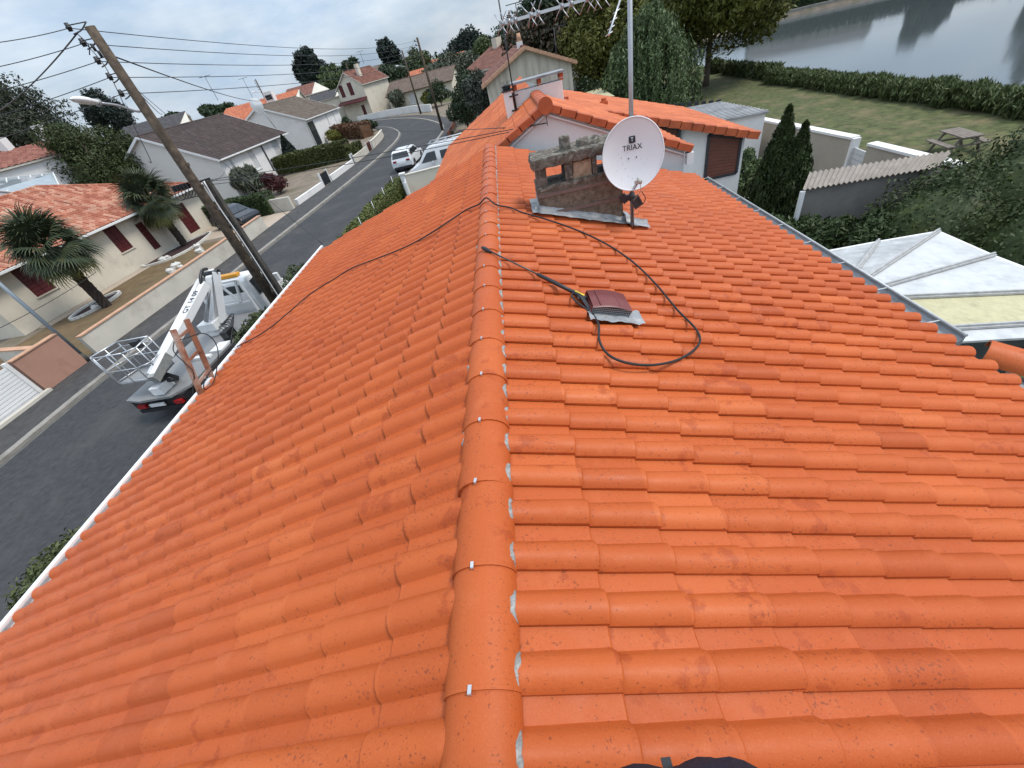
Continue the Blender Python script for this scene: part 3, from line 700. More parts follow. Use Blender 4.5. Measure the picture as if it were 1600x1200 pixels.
def place_text(me, name, m, parent, origin, r, u, n):
    M = Matrix(((r.x, u.x, n.x, origin.x), (r.y, u.y, n.y, origin.y), (r.z, u.z, n.z, origin.z), (0, 0, 0, 1)))
    me.transform(ROOT[parent.name].inverted() @ M); return link(name, me, m, parent)
M_ink = mat('ink', (0.02, 0.022, 0.03), 0.5, 0.05)
place_text(text_mesh('TRIAX', 0.078, 0.001), 'lettering', M_ink, refl, dpt(0.0, 0.075, -DD * 0.93 + 0.006), dr, du, dn)
b = MB(); o_ = dpt(0, 0.155, -DD * 0.78 + 0.004)
pol = []
for (cx_, cy_, a0) in ((0.024, 0.024, 0), (-0.024, 0.024, 90), (-0.024, -0.024, 180), (0.024, -0.024, 270)):
    for k in range(4):
        a = math.radians(a0 + 30 * k); pol.append((cx_ + 0.012 * math.cos(a), cy_ + 0.012 * math.sin(a)))
b.prism(pol, lambda a, c, d: o_ + dr * a + du * c + dn * d, 0, 0.002); b.build('emblem', M_ink, refl, world=True)
place_text(text_mesh('T', 0.058, 0.001), 'emblem_letter', M_paint, refl, o_ + dn * 0.004, dr, du, dn)
lnb = atY(999, 282, 4.93); ab = dpt(0.0, -RB * 0.98, -0.03)
b = MB(); b.beam(ab - dn * 0.03, lnb + Vector((-0.02, 0.03, -0.035)), 0.02, 0.03); b.build('feed_arm', M_steel, dish, world=True)
b = MB(); b.tube([lnb + (dc - lnb).normalized() * 0.03, lnb - (dc - lnb).normalized() * 0.035], [0.021, 0.018], 12); b.beam(lnb + Vector((-0.05, 0.02, -0.01)), lnb + Vector((0.03, 0, -0.02)), 0.03, 0.035)
b.tube(spline([lnb + Vector((0.01, 0, -0.03)), lnb + Vector((0.03, 0.05, -0.12)), lnb + Vector((0.04, 0.16, -0.2)), Vector((MX, MY - 0.02, 4.75))], 5), 0.004, 6)
b.build('receiver', mat('lnb_grey', (0.45, 0.44, 0.40), 0.6, 0.15, 20), dish, world=True)
b = MB(); b.beam(dpt(0, -0.05, -DD - 0.085), Vector((MX, MY, dc.z - 0.02)), 0.09, 0.12); b.build('mount', M_darkfr, dish, world=True)
b = MB(); b.beam(Vector((MX + 0.02, MY - 0.03, 4.80)), Vector((MX + 0.08, MY - 0.03, 4.68)), 0.05, 0.11); b.build('clamp', M_darkfr, dish, world=True)

# ------------------------------------------------------------------ pressure lance and hose
lance = thing('spray_lance', 'black pressure washer lance lying from the ridge to the roof vent', 'lance', (0.0, 3.4, 4.9))
pn = Vector((-0.45, 3.93, 5.11)); pm = rpt(838, 442, 0.085); pg = rpt(893, 473, 0.10); pe = rpt(918, 497, 0.075)
nv = (pm - pn).normalized()
b = MB(); b.tube([pn + nv * 0.10, pm], 0.008, 8); b.build('tube', mat('lance_tube', (0.10, 0.09, 0.08), 0.4, 0.2, 20, metal=0.6), lance, world=True)
b = MB(); b.tube([pn - nv * 0.02, pn + nv * 0.02, pn + nv * 0.075, pn + nv * 0.12], [0.014, 0.021, 0.018, 0.009], 12); b.build('nozzle', M_black, lance, world=True)
b = MB(); b.tube([pm - nv * 0.01, pm, pm.lerp(pg, 0.5), pg], [0.012, 0.017, 0.019, 0.017], 12); b.build('grip', M_black, lance, world=True)
gd = (pe - pg).normalized(); gs = Vector((-0.45, -0.85, 0.0)).normalized()
gun0 = pg; gun1 = pg + nv * 0.14
b = MB(); b.tube([gun0 - nv * 0.01, gun0, gun0 + nv * 0.07, gun1], [0.018, 0.025, 0.024, 0.016], 10)
hA_ = gun0 + nv * 0.06; hB_ = pe + Vector((0, 0, 0.0)); b.beam(hA_, hB_, 0.032, 0.036, w2=0.026, h2=0.03)
b.tube(spline([gun0 + nv * 0.005, gun0 + gs * 0.05 + nv * -0.005, gun0 + gs * 0.095 + nv * 0.045, hB_ + gs * 0.015], 5), 0.0085, 8)
b.build('trigger_gun', M_black, lance, world=True)
b = MB(); b.beam(gun0 + nv * 0.05 + gs * 0.02, gun0 + nv * 0.075 + gs * 0.06, 0.012, 0.014); b.build('trigger', M_black, lance, world=True)
b = MB(); b.beam(gun0 + nv * 0.012 + Vector((0, 0, 0.022)), gun0 + nv * 0.11 + Vector((0, 0, 0.020)), 0.014, 0.006); b.build('yellow_insert', mat('yellow_plastic', (0.75, 0.55, 0.03), 0.45, 0.1), lance, world=True)
b = MB(); b.tube([pe - gd * 0.005, pe + gd * 0.045], [0.013, 0.010], 8); b.build('coupling', M_steel, lance, world=True)
hp = [pe + gd * 0.03]
for (x, y, up) in ((931, 520, 0.078), (932, 545, 0.078), (945, 567, 0.078), (972, 580, 0.078), (1010, 584, 0.078), (1048, 577, 0.078), (1075, 562, 0.078), (1087, 545, 0.078), (1080, 525, 0.078), (1052, 495, 0.078), (1020, 455, 0.078), (985, 420, 0.078), (945, 392, 0.078), (900, 370, 0.078), (850, 352, 0.078), (815, 342, 0.078), (797, 334, 0.075)):
    hp.append(rpt(x, y, up))
hp += [Vector((XR + 0.11, 5.35, 5.085)), Vector((XR, 5.55, 5.135)), Vector((XR - 0.12, 5.58, 5.07))]
for (x, y) in ((732, 337), (700, 358), (665, 380), (630, 397), (590, 412), (555, 425), (530, 440), (490, 465), (455, 495), (420, 523), (385, 542), (362, 551)):
    hp.append(rpt(x, y, 0.080, -1))
hp += [Vector((-5.50, 6.15, 3.55)), Vector((-5.64, 6.10, 3.485)), Vector((-5.72, 6.05, 3.40)), Vector((-5.80, 5.98, 3.2)), Vector((-5.85, 5.95, 2.7)), Vector((-5.9, 5.9, 1.6)), Vector((-6.1, 5.8, 0.3)), Vector((-6.3, 6.6, 0.03)), Vector((-7.2, 8.0, 0.03))]
b = MB(); b.tube(spline(hp, 7), 0.0095, 8)
tag(b.build('washer_hose', M_rubber), 'thin black hose looping over the ridge and down the street slope', 'hose')

# ------------------------------------------------------------------ ladder at the street eave
tA, tB = at(279, 513, 7.62), at(300, 497, 7.72); gA, gB = g(320, 606, 3.50), g(337, 582, 3.50)
dA = (tA - gA); dB = (tB - gB)
fA = gA - dA * ((gA.z - 0.02) / dA.z); fB = gB - dB * ((gB.z - 0.02) / dB.z)
sft = Vector((-0.10, 0, 0)); gA += sft; gB += sft; tA += sft; tB += sft; fA += Vector((-0.55, 0, 0)); fB += Vector((-0.55, 0, 0))
lad = thing('ladder', 'worn brown wooden ladder leaning on the white gutter beside the lift truck', 'ladder', (fA.x, fA.y, 0))
M_lad = mat('ladder_wood', (0.27, 0.125, 0.075), 0.8, 0.35, 7.0, 0.3, 40, dirt=(0.48, 0.40, 0.34), dscale=3.0, dlo=0.5, dhi=0.75)
for f_, g_, t_ in ((fA, gA, tA), (fB, gB, tB)):
    b = MB(); b.beam(f_, g_, 0.05, 0.075); b.beam(g_, t_, 0.05, 0.075); b.build('rail', M_lad, lad, world=True)
for k in range(13):
    t = (k + 0.6) / 13.0
    pa = (fA.lerp(gA, t / 0.8) if t < 0.8 else gA.lerp(tA, (t - 0.8) / 0.2)); pb = (fB.lerp(gB, t / 0.8) if t < 0.8 else gB.lerp(tB, (t - 0.8) / 0.2))
    b = MB(); b.beam(pa, pb, 0.03, 0.04); b.build('rung', M_lad, lad, world=True)
lp = [at(281, 532, 7.65) + sft, at(291, 528, 7.6), at(318, 521, 7.55), at(335, 533, 7.5), at(341, 553, 7.4), at(338, 580, 7.35), at(333, 598, 7.3), at(322, 608, 7.25), at(318, 604, 7.2), at(322, 590, 7.25), at(335, 572, 7.4), at(343, 562, 7.5)]
lp0 = [at(281, 532, 7.65) + sft, at(281, 548, 7.6) + sft, at(292, 570, 7.5), at(303, 585, 7.45), at(312, 605, 7.35) + Vector((-.3, 0, -.3)), at(320, 625, 7.3) + Vector((-.4, 0, -1.2))]
b = MB(); b.tube(spline(lp, 6), 0.008, 6); b.tube(spline(lp0, 6), 0.008, 6); tag(b.build('power_cable', M_rubber), 'thin black cable looped around the top of the wooden ladder', 'cable')

# ------------------------------------------------------------------ attached neighbour house
M_on = roofmat('orange_tile_neighbour', [(0.50, 0.115, 0.032), (0.56, 0.135, 0.040), (0.60, 0.15, 0.046), (0.66, 0.18, 0.06)], (0, 1), 0.30, 0.38, 0.6, 0.4)
M_overge = mat('verge_tile_orange', (0.46, 0.105, 0.036), 0.6, 0.22, 2.5, dirt=(0.31, 0.06, 0.024), dscale=2.2)
def tiled_slope(b, O, U, W, nrm, nu, nv, rollh, step, clip=None, roll=True):
    """tiled plane: O corner at the ridge, U along the ridge, W down the slope; nu rolls, nv courses"""
    O = Vector(O); U = Vector(U); W = Vector(W); nrm = Vector(nrm).normalized(); prof = ((0.0, 0.15), (0.08, 0.75), (0.25, 1.0), (0.45, 0.75), (0.58, 0.15), (0.7, 0.0), (0.999, 0.0)) if roll else ((0, 1.0), (0.93, 1.0), (0.97, 0.0), (0.999, 0.0))
    us = [((i + f) / nu, h) for i in range(nu) for f, h in prof] + [(1.0, 0.0)]
    vs = []
    for j in range(nv): vs += [((j + 0.0) / nv, 0.0), ((j + 0.985) / nv, 1.0)]
    vs.append((1.0, 0.0)); P = []
    for (u, h) in us:
        for (v, s) in vs:
            uu = u
            if clip: lo, hi = clip(v); uu = min(max(u, lo), hi)
            P.append(O + U * uu + W * v + nrm * (h * rollh + s * step))
    b.grid(P, len(us), len(vs), smooth=False)
nb = thing('house', 'attached white house with orange tiled gable roof just beyond the ridge end', 'house', (0.85, 10.05, 0))
RX, RZ = 0.86, 5.47; nl, nrs = 0.49, 0.475
zlf = lambda x: RZ - nl * (RX - x); zrf = lambda x: RZ - nrs * (x - RX)
XLn, XRn = -2.5, 3.93; Y0n, Y1n = 10.0, 19.3
b = MB(); b.add([(XLn + .35, 10.12, 0), (XRn - .1, 10.12, 0), (XRn - .1, 10.12, zrf(XRn - .1) - .1), (RX, 10.12, RZ - .1), (XLn + .35, 10.12, zlf(XLn + .35) - .1),
               (XLn + .35, 19.1, 0), (XRn - .1, 19.1, 0), (XRn - .1, 19.1, zrf(XRn - .1) - .1), (RX, 19.1, RZ - .1), (XLn + .35, 19.1, zlf(XLn + .35) - .1)],
              [(0, 1, 2, 3, 4), (5, 9, 8, 7, 6), (0, 4, 9, 5), (1, 6, 7, 2)])
b.build('wall', M_white, nb, world=True)
lenl = math.hypot(RX - XLn, RZ - zlf(XLn)); lenr = math.hypot(XRn - RX, RZ - zrf(XRn))
def slab(b, a, c, d, e, th=0.1):
    P = [Vector(p) for p in (a, c, d, e)]; b.hexa([p - Vector((0, 0, th)) for p in P] + P)
for lab, xe, ze, sgn in (('street', XLn, zlf(XLn), -1), ('garden', XRn, zrf(XRn), 1)):
    b = MB(); y0, y1 = Y0n + 0.02, Y1n if sgn < 0 else 13.0
    slab(b, (RX, y0, RZ - 0.03), (xe, y0, ze - 0.03), (xe, y1, ze - 0.03), (RX, y1, RZ - 0.03))
    ob = b.build('roof_slope', M_underlay, nb, world=True)
    b = MB(); s = nl if sgn < 0 else nrs
    tiled_slope(b, (RX, y0, RZ), (0, y1 - y0, 0), (xe - RX, 0, ze - RZ), (sgn * s, 0, 1), int((y1 - y0) / 0.3), int(lenl / 0.37), 0.035, 0.014)
    o = b.build('tile_field', M_on, ob, world=True); o['kind'] = 'stuff'
def verge(b0, b1, parent, n, wd=0.17, hgt=0.15, ysgn=-1, m=None, y=Y0n):
    """verge tiles: folded pieces from b0 (high) to b1 (low), (x, z) in the plane y"""
    a = Vector((b0[0], y, b0[1])); c = Vector((b1[0], y, b1[1])); d = (c - a) / n; up = Vector((-d.z, 0, d.x)).normalized()
    if up.z < 0: up = -up
    for k in range(n):
        p = a + d * k; q = p + d * 1.06; l0 = up * 0.028; l1 = up * 0.05
        bb = MB()
        for (f0, f1) in ((0.0, 1.0),):
            T0, T1 = p + l0, q + l1; iy = Vector((0, wd, 0)); dn_ = -up * hgt; oy = Vector((0, -0.03, 0))
            prof0 = [T0 + iy, T0, T0 + oy - up * 0.02, T0 + oy + dn_]; prof1 = [T1 + iy, T1, T1 + oy - up * 0.02, T1 + oy + dn_]
            bb.add(prof0 + prof1, [(0, 1, 5, 4), (1, 2, 6, 5), (2, 3, 7, 6)])
            inn = [v + Vector((0, 0.012, 0)) - up * 0.014 for v in prof1]
            bb.add(prof1 + inn, [(0, 1, 5, 4), (1, 2, 6, 5), (2, 3, 7, 6)])
        bb.build('verge_tile', m or M_overge, parent, world=True)
verge((RX, RZ), (-0.62, zlf(-0.62)), nb, 5); verge((RX, RZ), (XRn + 0.02, zrf(XRn + .02)), nb, 10)
b = MB(); b.tube([(RX, Y0n - 0.05, RZ - 0.03), (RX, Y0n + 0.02, RZ - 0.03)], 0.155, 20); b.build('ridge_end', M_overge, nb, world=True)
b = MB(); b.beam((RX + 0.05, 10.06, RZ - 0.22), (XRn, 10.06, zrf(XRn) - 0.2), 0.02, 0.03); b.beam((RX - 0.05, 10.06, RZ - 0.22), (-0.5, 10.06, zlf(-0.5) - 0.2), 0.02, 0.03); b.box(3.85, 4.0, 9.98, 10.14, zrf(XRn) - 0.36, zrf(XRn) - 0.12); b.build('barge_strip', M_pvc, nb, world=True)
for k in range(6):
    me = ridge_tile_mesh('ridge_tile', 0.45, 0.15, 0.075, 0.004); me.materials.clear(); me.materials.append(M_overge)
    o = link('ridge_tile', me, None, nb); o.matrix_basis = ROOT[nb.name].inverted() @ Matrix.Translation((RX, Y0n + 0.40 * k, RZ - 0.01))
# wide rendered chimney with slab on little blocks, and the narrow one beside it
b = MB(); b.box(0.34, 1.55, 12.35, 12.75, 4.6, 5.60); ch2 = b.build('chimney', M_white, nb, world=True, bevel=0.01)
b = MB(); b.box(0.28, 1.62, 12.28, 12.82, 5.745, 5.79); b.build('chimney_cap', M_zinc, ch2, world=True)
for x in (0.33, 0.95, 1.5):
    b = MB(); b.box(x, x + 0.09, 12.36, 12.46, 5.60, 5.745); b.build('brick', M_overge, ch2, world=True)
    b = MB(); b.box(x, x + 0.09, 12.64, 12.74, 5.60, 5.745); b.build('brick', M_overge, ch2, world=True)
b = MB(); b.beam((0.25, 12.25, 5.62), (1.7, 12.25, 5.66), 0.02, 0.012); b.beam((0.33, 12.34, 5.03), (0.86, 12.34, 5.36), 0.02, 0.03); b.beam((0.86, 12.34, 5.36), (1.56, 12.34, 5.04), 0.02, 0.03); b.build('flashing', M_lead, ch2, world=True)
b = MB(); b.box(0.06, 0.27, 12.2, 12.55, 4.8, 5.66); ch3 = b.build('chimney', M_white, nb, world=True, bevel=0.01)
b = MB(); b.box(0.03, 0.30, 12.17, 12.58, 5.66, 5.69); b.tube([(0.165, 12.37, 5.69), (0.165, 12.37, 5.75)], [0.09, 0.11], 12); b.tube([(0.165, 12.37, 5.76), (0.165, 12.37, 5.80)], [0.13, 0.02], 12)
for k in range(6): b.beam((0.165 + .09 * math.cos(k), 12.37 + .09 * math.sin(k), 5.78), (0.165 + .1 * math.cos(k), 12.37 + .1 * math.sin(k), 5.86), 0.008, 0.008)
b.build('cowl', M_black, ch3, world=True)
b = MB(); b.box(0.275, 0.335, 12.42, 12.6, 4.9, 5.58); b.build('brick', M_overge, ch3, world=True)
for px, py in ((938, 166),):
    p = atY(944, 165, 15.0); b = MB(); b.box(p.x - .1, p.x + .1, 14.9, 15.15, p.z - .2, p.z + .12); b.tube([(p.x, 15.02, p.z + .1), (p.x, 15.02, p.z + .2)], 0.08, 10); b.build('roof_vent', M_overge, nb, world=True, bevel=0.01)
b = MB(); b.box(1.62, 1.74, 12.9, 13.1, 4.9, 5.17); b.build('roof_vent', M_overge, nb, world=True)
# wing towards the garden
WZ = lambda x: 4.68 - 0.335 * (x - 2.5)
b = MB(); slab(b, (2.2, 13.0, WZ(2.2) - .03), (6.98, 13.0, WZ(6.98) - .03), (7.1, 19.1, WZ(7.1) - .03), (2.2, 19.1, WZ(2.2) - .03)); wg = b.build('roof_slope', M_underlay, nb, world=True)
b = MB(); tiled_slope(b, (2.0, 13.0, WZ(2.0)), (0, 6.1, 0), (5.0, 0, WZ(7.0) - WZ(2.0)), (0.335, 0, 1), 20, 14, 0.035, 0.014); o = b.build('tile_field', M_on, wg, world=True); o['kind'] = 'stuff'
verge((2.55, WZ(2.55)), (7.0, WZ(7.0)), wg, 14, y=12.98, hgt=0.2)
def wall_panel(b, O, U, H, ops, dep, nrm):
    """wall rectangle O + U*u + z, cut by openings (u0, u1, z0, z1), with reveals"""
    O = Vector(O); U = Vector(U); Lu = U.length; Ud = U / Lu; nrm = Vector(nrm)
    us = sorted({0.0, Lu} | {v for o in ops for v in o[:2]}); zs = sorted({0.0, H} | {v for o in ops for v in o[2:4]})
    pt = lambda u, z, d=0.0: O + Ud * u + Vector((0, 0, z)) - nrm * d
    for i in range(len(us) - 1):
        for j in range(len(zs) - 1):
            cu, cz = (us[i] + us[i + 1]) / 2, (zs[j] + zs[j + 1]) / 2
            if any(o[0] < cu < o[1] and o[2] < cz < o[3] for o in ops): continue
            b.add([pt(us[i], zs[j]), pt(us[i + 1], zs[j]), pt(us[i + 1], zs[j + 1]), pt(us[i], zs[j + 1])], [(0, 1, 2, 3)])
    for (u0, u1, z0, z1) in [o[:4] for o in ops]:
        c4 = [(u0, z0), (u1, z0), (u1, z1), (u0, z1)]
        for k in range(4):
            p, q = c4[k], c4[(k + 1) % 4]; b.add([pt(*p), pt(*q), pt(*q, dep), pt(*p, dep)], [(0, 1, 2, 3)])
def opening(O, U, nrm, op, parent, world, frame_m, fill_m, dep=0.12, slats=0, bars=1, name='window', fillname='pane'):
    O = Vector(O); Ud = Vector(U).normalized(); nrm = Vector(nrm); u0, u1, z0, z1 = op[:4]
    pt = lambda u, z, d: O + Ud * u + Vector((0, 0, z)) - nrm * d
    b = MB(); fw = min(0.06, (u1 - u0) * 0.12)
    for (a0, a1, c0, c1) in ((u0, u0 + fw, z0, z1), (u1 - fw, u1, z0, z1), (u0 + fw, u1 - fw, z0, z0 + fw), (u0 + fw, u1 - fw, z1 - fw, z1)) + tuple((u0 + (u1 - u0) * (k + 1) / (bars + 1) - 0.025, u0 + (u1 - u0) * (k + 1) / (bars + 1) + 0.025, z0 + fw, z1 - fw) for k in range(bars)):
        b.hexa([pt(a0, c0, dep), pt(a1, c0, dep), pt(a1, c0, dep - 0.05), pt(a0, c0, dep - 0.05), pt(a0, c1, dep), pt(a1, c1, dep), pt(a1, c1, dep - 0.05), pt(a0, c1, dep - 0.05)])
    f = b.build(name, frame_m, parent, world=world)
    b = MB()
    if slats:
        for k in range(slats):
            c0 = z0 + fw + (z1 - z0 - 2 * fw) * k / slats; c1 = z0 + fw + (z1 - z0 - 2 * fw) * (k + 0.94) / slats
            b.hexa([pt(u0 + fw, c0, dep + .004), pt(u1 - fw, c0, dep + .004), pt(u1 - fw, c0, dep - 0.035), pt(u0 + fw, c0, dep - 0.035), pt(u0 + fw, c1, dep + .004), pt(u1 - fw, c1, dep + .004), pt(u1 - fw, c1, dep - 0.02), pt(u0 + fw, c1, dep - 0.02)])
    else:
        b.add([pt(u0, z0, dep - 0.015), pt(u1, z0, dep - 0.015), pt(u1, z1, dep - 0.015), pt(u0, z1, dep - 0.015)], [(0, 1, 2, 3)])
    b.build(fillname, fill_m, f, world=world); return f
b = MB(); hx0, hx1 = 3.0, 6.75
def wing_wall(b):
    pts = [(hx0, 0), (hx1, 0), (hx1, WZ(hx1) - .13), (hx0, WZ(hx0) - .13)]
    b.add([(x, 13.25, z) for x, z in pts] + [(x, 18.9, z) for x, z in pts], [(0, 1, 2, 3), (4, 7, 6, 5), (1, 5, 6, 2), (0, 3, 7, 4)])
wing_wall(b); b.build('wall', M_white, nb, world=True)
def proud_window(x0, x1, z0, z1a, z1b, lab):
    """shuttered window whose head follows the roof"""
    b = MB(); y = 13.25
    for (a0, c0, a1, c1) in ((x0, z0, x0, z1a), (x1, z0, x1, z1b), (x0, z0, x1, z0), (x0, z1a, x1, z1b)): b.beam((a0, y - 0.02, c0), (a1, y - 0.02, c1), 0.07, 0.07)
    f = b.build('window', M_darkfr, nb, world=True)
    b = MB(); n = 12
    for k in range(n):
        t0, t1 = k / n, (k + 0.93) / n
        b.hexa([(x0, y - 0.012, z0 + (z1a - z0) * t0), (x1, y - 0.012, z0 + (z1b - z0) * t0), (x1, y - 0.03, z0 + (z1b - z0) * t0), (x0, y - 0.03, z0 + (z1a - z0) * t0), (x0, y - 0.012, z0 + (z1a - z0) * t1), (x1, y - 0.012, z0 + (z1b - z0) * t1), (x1, y - 0.02, z0 + (z1b - z0) * t1), (x0, y - 0.02, z0 + (z1a - z0) * t1)])
    b.build('shutter', M_brown, f, world=True)
proud_window(4.30, 4.80, 2.9, WZ(4.3) - .2, WZ(4.8) - .2, ''); proud_window(5.68, 6.62, 2.15, WZ(5.68) - .24, WZ(6.62) - .2, '')
b = MB(); b.box(4.86, 4.9, 13.18, 13.24, 2.0, 3.75); b.tube([(4.65, 13.2, 0.2), (4.65, 13.2, 3.1)], 0.05, 8); b.build('downpipe', M_zinc, nb, world=True)
# thin rod mast by the narrow chimney, bracket for the service wires
mt = thing('aerial_pole', 'thin black aerial pole strapped to the narrow white chimney', 'aerial', (0.30, 12.3, 4.9))
b = MB(); b.tube([(0.31, 12.28, 4.95), (0.34, 12.28, 7.6)], 0.016, 8); b.build('rod', M_black, mt, world=True)
for z in (5.25, 5.55): bq = MB(); bq.beam((0.2, 12.19, z), (0.42, 12.19, z), 0.03, 0.03); bq.build('clamp', M_black, mt, world=True)
br = thing('wire_bracket', 'thin iron wire bracket on the white gable below the ridge end', 'bracket', tuple(atY(822, 197, 10.05)))
b = MB(); pA_, pB_ = atY(822, 198, 10.02), atY(855, 192, 9.98); b.tube([pA_, pB_], 0.012, 8); b.tube([pB_ + Vector((0, 0, -.05)), pB_ + Vector((0, 0, .13))], 0.008, 6); b.build('arm', M_darkfr, br, world=True)
b = MB(); b.tube([pA_, pA_ + Vector((-.03, -.03, -.02))], 0.03, 8); b.build('insulator', M_paint, br, world=True)
# ------------------------------------------------------------------ foliage
def leaf_quads(P, Nn, size, elong=1.6, flat=0.5, up=0.0):
    n = len(P); a = rng.normal(size=(n, 3)); a[:, 2] += up * 2.5
    nn = Nn * flat + rng.normal(size=(n, 3)) * (1 - flat) * 0.8; nn /= np.linalg.norm(nn, axis=1, keepdims=True) + 1e-9
    a -= nn * (a * nn).sum(1, keepdims=True); a /= np.linalg.norm(a, axis=1, keepdims=True) + 1e-9; bq = np.cross(nn, a)
    s = size * rng.uniform(0.55, 1.35, (n, 1))
    V = np.empty((n, 4, 3)); V[:, 0] = P - a * s * elong; V[:, 1] = P + bq * s * 0.62; V[:, 2] = P + a * s * elong; V[:, 3] = P - bq * s * 0.62
    F = np.arange(n * 4).reshape(n, 4); return V.reshape(-1, 3), F
def blob_points(blobs, n):
    vol = np.array([b_[1][0] * b_[1][1] * b_[1][2] for b_ in blobs]) ** 0.67; cnt = np.maximum(8, (vol / vol.sum() * n).astype(int)); P = []; Q = []
    for (c, r), k in zip(blobs, cnt):
        d = rng.normal(size=(k, 3)); d /= np.linalg.norm(d, axis=1, keepdims=True)
        lump = 1 + 0.13 * np.sin(d[:, 0:1] * 7 + c[0]) * np.cos(d[:, 1:2] * 6 + c[1]) + 0.09 * np.sin(d[:, 2:3] * 11 + c[2])
        rad = (0.55 + 0.5 * rng.random((k, 1)) ** 0.6) * lump
        P.append(np.array(c) + d * rad * np.array(r)); Q.append(d)
    return np.vstack(P), np.vstack(Q)
def foliage(name, blobs, n, size, m, parent=None, elong=1.6, flat=0.45, up=0.0, zmin=0.05):
    P, Q = blob_points(blobs, n); k = P[:, 2] > zmin; V, F = leaf_quads(P[k], Q[k], size, elong, flat, up)
    if parent is not None:
        A = np.array(ROOT[parent.name].inverted()); V = V @ A[:3, :3].T + A[:3, 3]
    return link(name, fast_mesh(name, V, F), m, parent)
def lumpy(c, r, k, seed=0, low=-0.5):
    rd = random.Random(seed); out = [(tuple(c), tuple(x * 0.72 for x in r))]
    for _ in range(k):
        while True:
            d = Vector((rd.gauss(0, 1), rd.gauss(0, 1), rd.gauss(0, 1))).normalized()
            if d.z > low: break
        q = rd.uniform(0.26, 0.46); out.append(((c[0] + d.x * r[0] * 0.72, c[1] + d.y * r[1] * 0.72, c[2] + d.z * r[2] * 0.72), (r[0] * q, r[1] * q, r[2] * q)))
    return out
G_dark = leafmat('leaf_dark', (0.028, 0.045, 0.019)); G_mid = leafmat('leaf_mid', (0.055, 0.075, 0.026)); G_yel = leafmat('leaf_yellow', (0.085, 0.092, 0.016), yellow=(0.15, 0.13, 0.02))
G_wil = leafmat('leaf_willow', (0.085, 0.118, 0.048)); G_hedge = leafmat('leaf_hedge', (0.034, 0.052, 0.016), clump=1.6); G_pine = leafmat('leaf_pine', (0.014, 0.024, 0.017))
G_red = leafmat('leaf_red', (0.055, 0.014, 0.016)); G_rust = leafmat('leaf_rust', (0.035, 0.034, 0.017), yellow=(0.13, 0.055, 0.032)); G_grey = leafmat('leaf_grey', (0.075, 0.088, 0.058)); G_ivy = leafmat('leaf_ivy', (0.030, 0.045, 0.012), clump=1.1, yellow=(0.068, 0.085, 0.016)); G_reed = leafmat('leaf_reed', (0.066, 0.086, 0.028), clump=2.5); G_birch = leafmat('leaf_birch', (0.026, 0.035, 0.018), yellow=(0.075, 0.07, 0.05))
def tree(name, label, base, h, cz, r, n, size, m, k=12, seed=1, tr=0.16, group=None, elong=1.5, up=0.0, low=-0.5, cat='tree', flat=0.45):
    t = thing(name, label, cat, tuple(base), 0, group); bx, by, bz = base; rd = random.Random(seed)
    b = MB(); b.tube(spline([(bx, by, bz - 0.05), (bx + rd.uniform(-.1, .1), by, bz + cz * 0.5), (bx + rd.uniform(-.2, .2), by + rd.uniform(-.2, .2), bz + cz), (bx, by, bz + cz + r[2] * 0.6)], 4), [tr * (1 - 0.8 * i / 12) for i in range(13)], 8)
    for q in range(6):
        a = rd.uniform(0, 6.28); z0 = bz + cz * rd.uniform(0.55, 0.95)
        b.tube([(bx, by, z0), (bx + r[0] * 0.35 * math.cos(a), by + r[1] * 0.35 * math.sin(a), z0 + r[2] * 0.25), (bx + r[0] * 0.7 * math.cos(a), by + r[1] * 0.7 * math.sin(a), z0 + r[2] * 0.45)], [tr * 0.4, tr * 0.25, tr * 0.08], 5)
    b.build('trunk', M_trunk, t, world=True, fix=False)
    foliage('crown', lumpy((bx, by, bz + cz), r, k, seed, low), n, size, m, t, elong, flat, up, zmin=bz + 0.08); return t
def bush(name, label, base, r, n, size, m, k=6, seed=3, group=None, cat='shrub', elong=1.5, up=0.0):
    t = thing(name, label, cat, tuple(base), 0, group); b = MB()
    for q in range(5): b.tube([(base[0], base[1], base[2]), (base[0] + random.uniform(-.5, .5) * r[0], base[1] + random.uniform(-.5, .5) * r[1], base[2] + r[2] * 1.2)], [0.03, 0.012], 5)
    b.build('stem', M_trunk, t, world=True, fix=False)
    foliage('foliage', lumpy((base[0], base[1], base[2] + r[2] * 0.95), r, k, seed, -0.3), n, size, m, t, elong, 0.45, up, zmin=base[2] + 0.02); return t
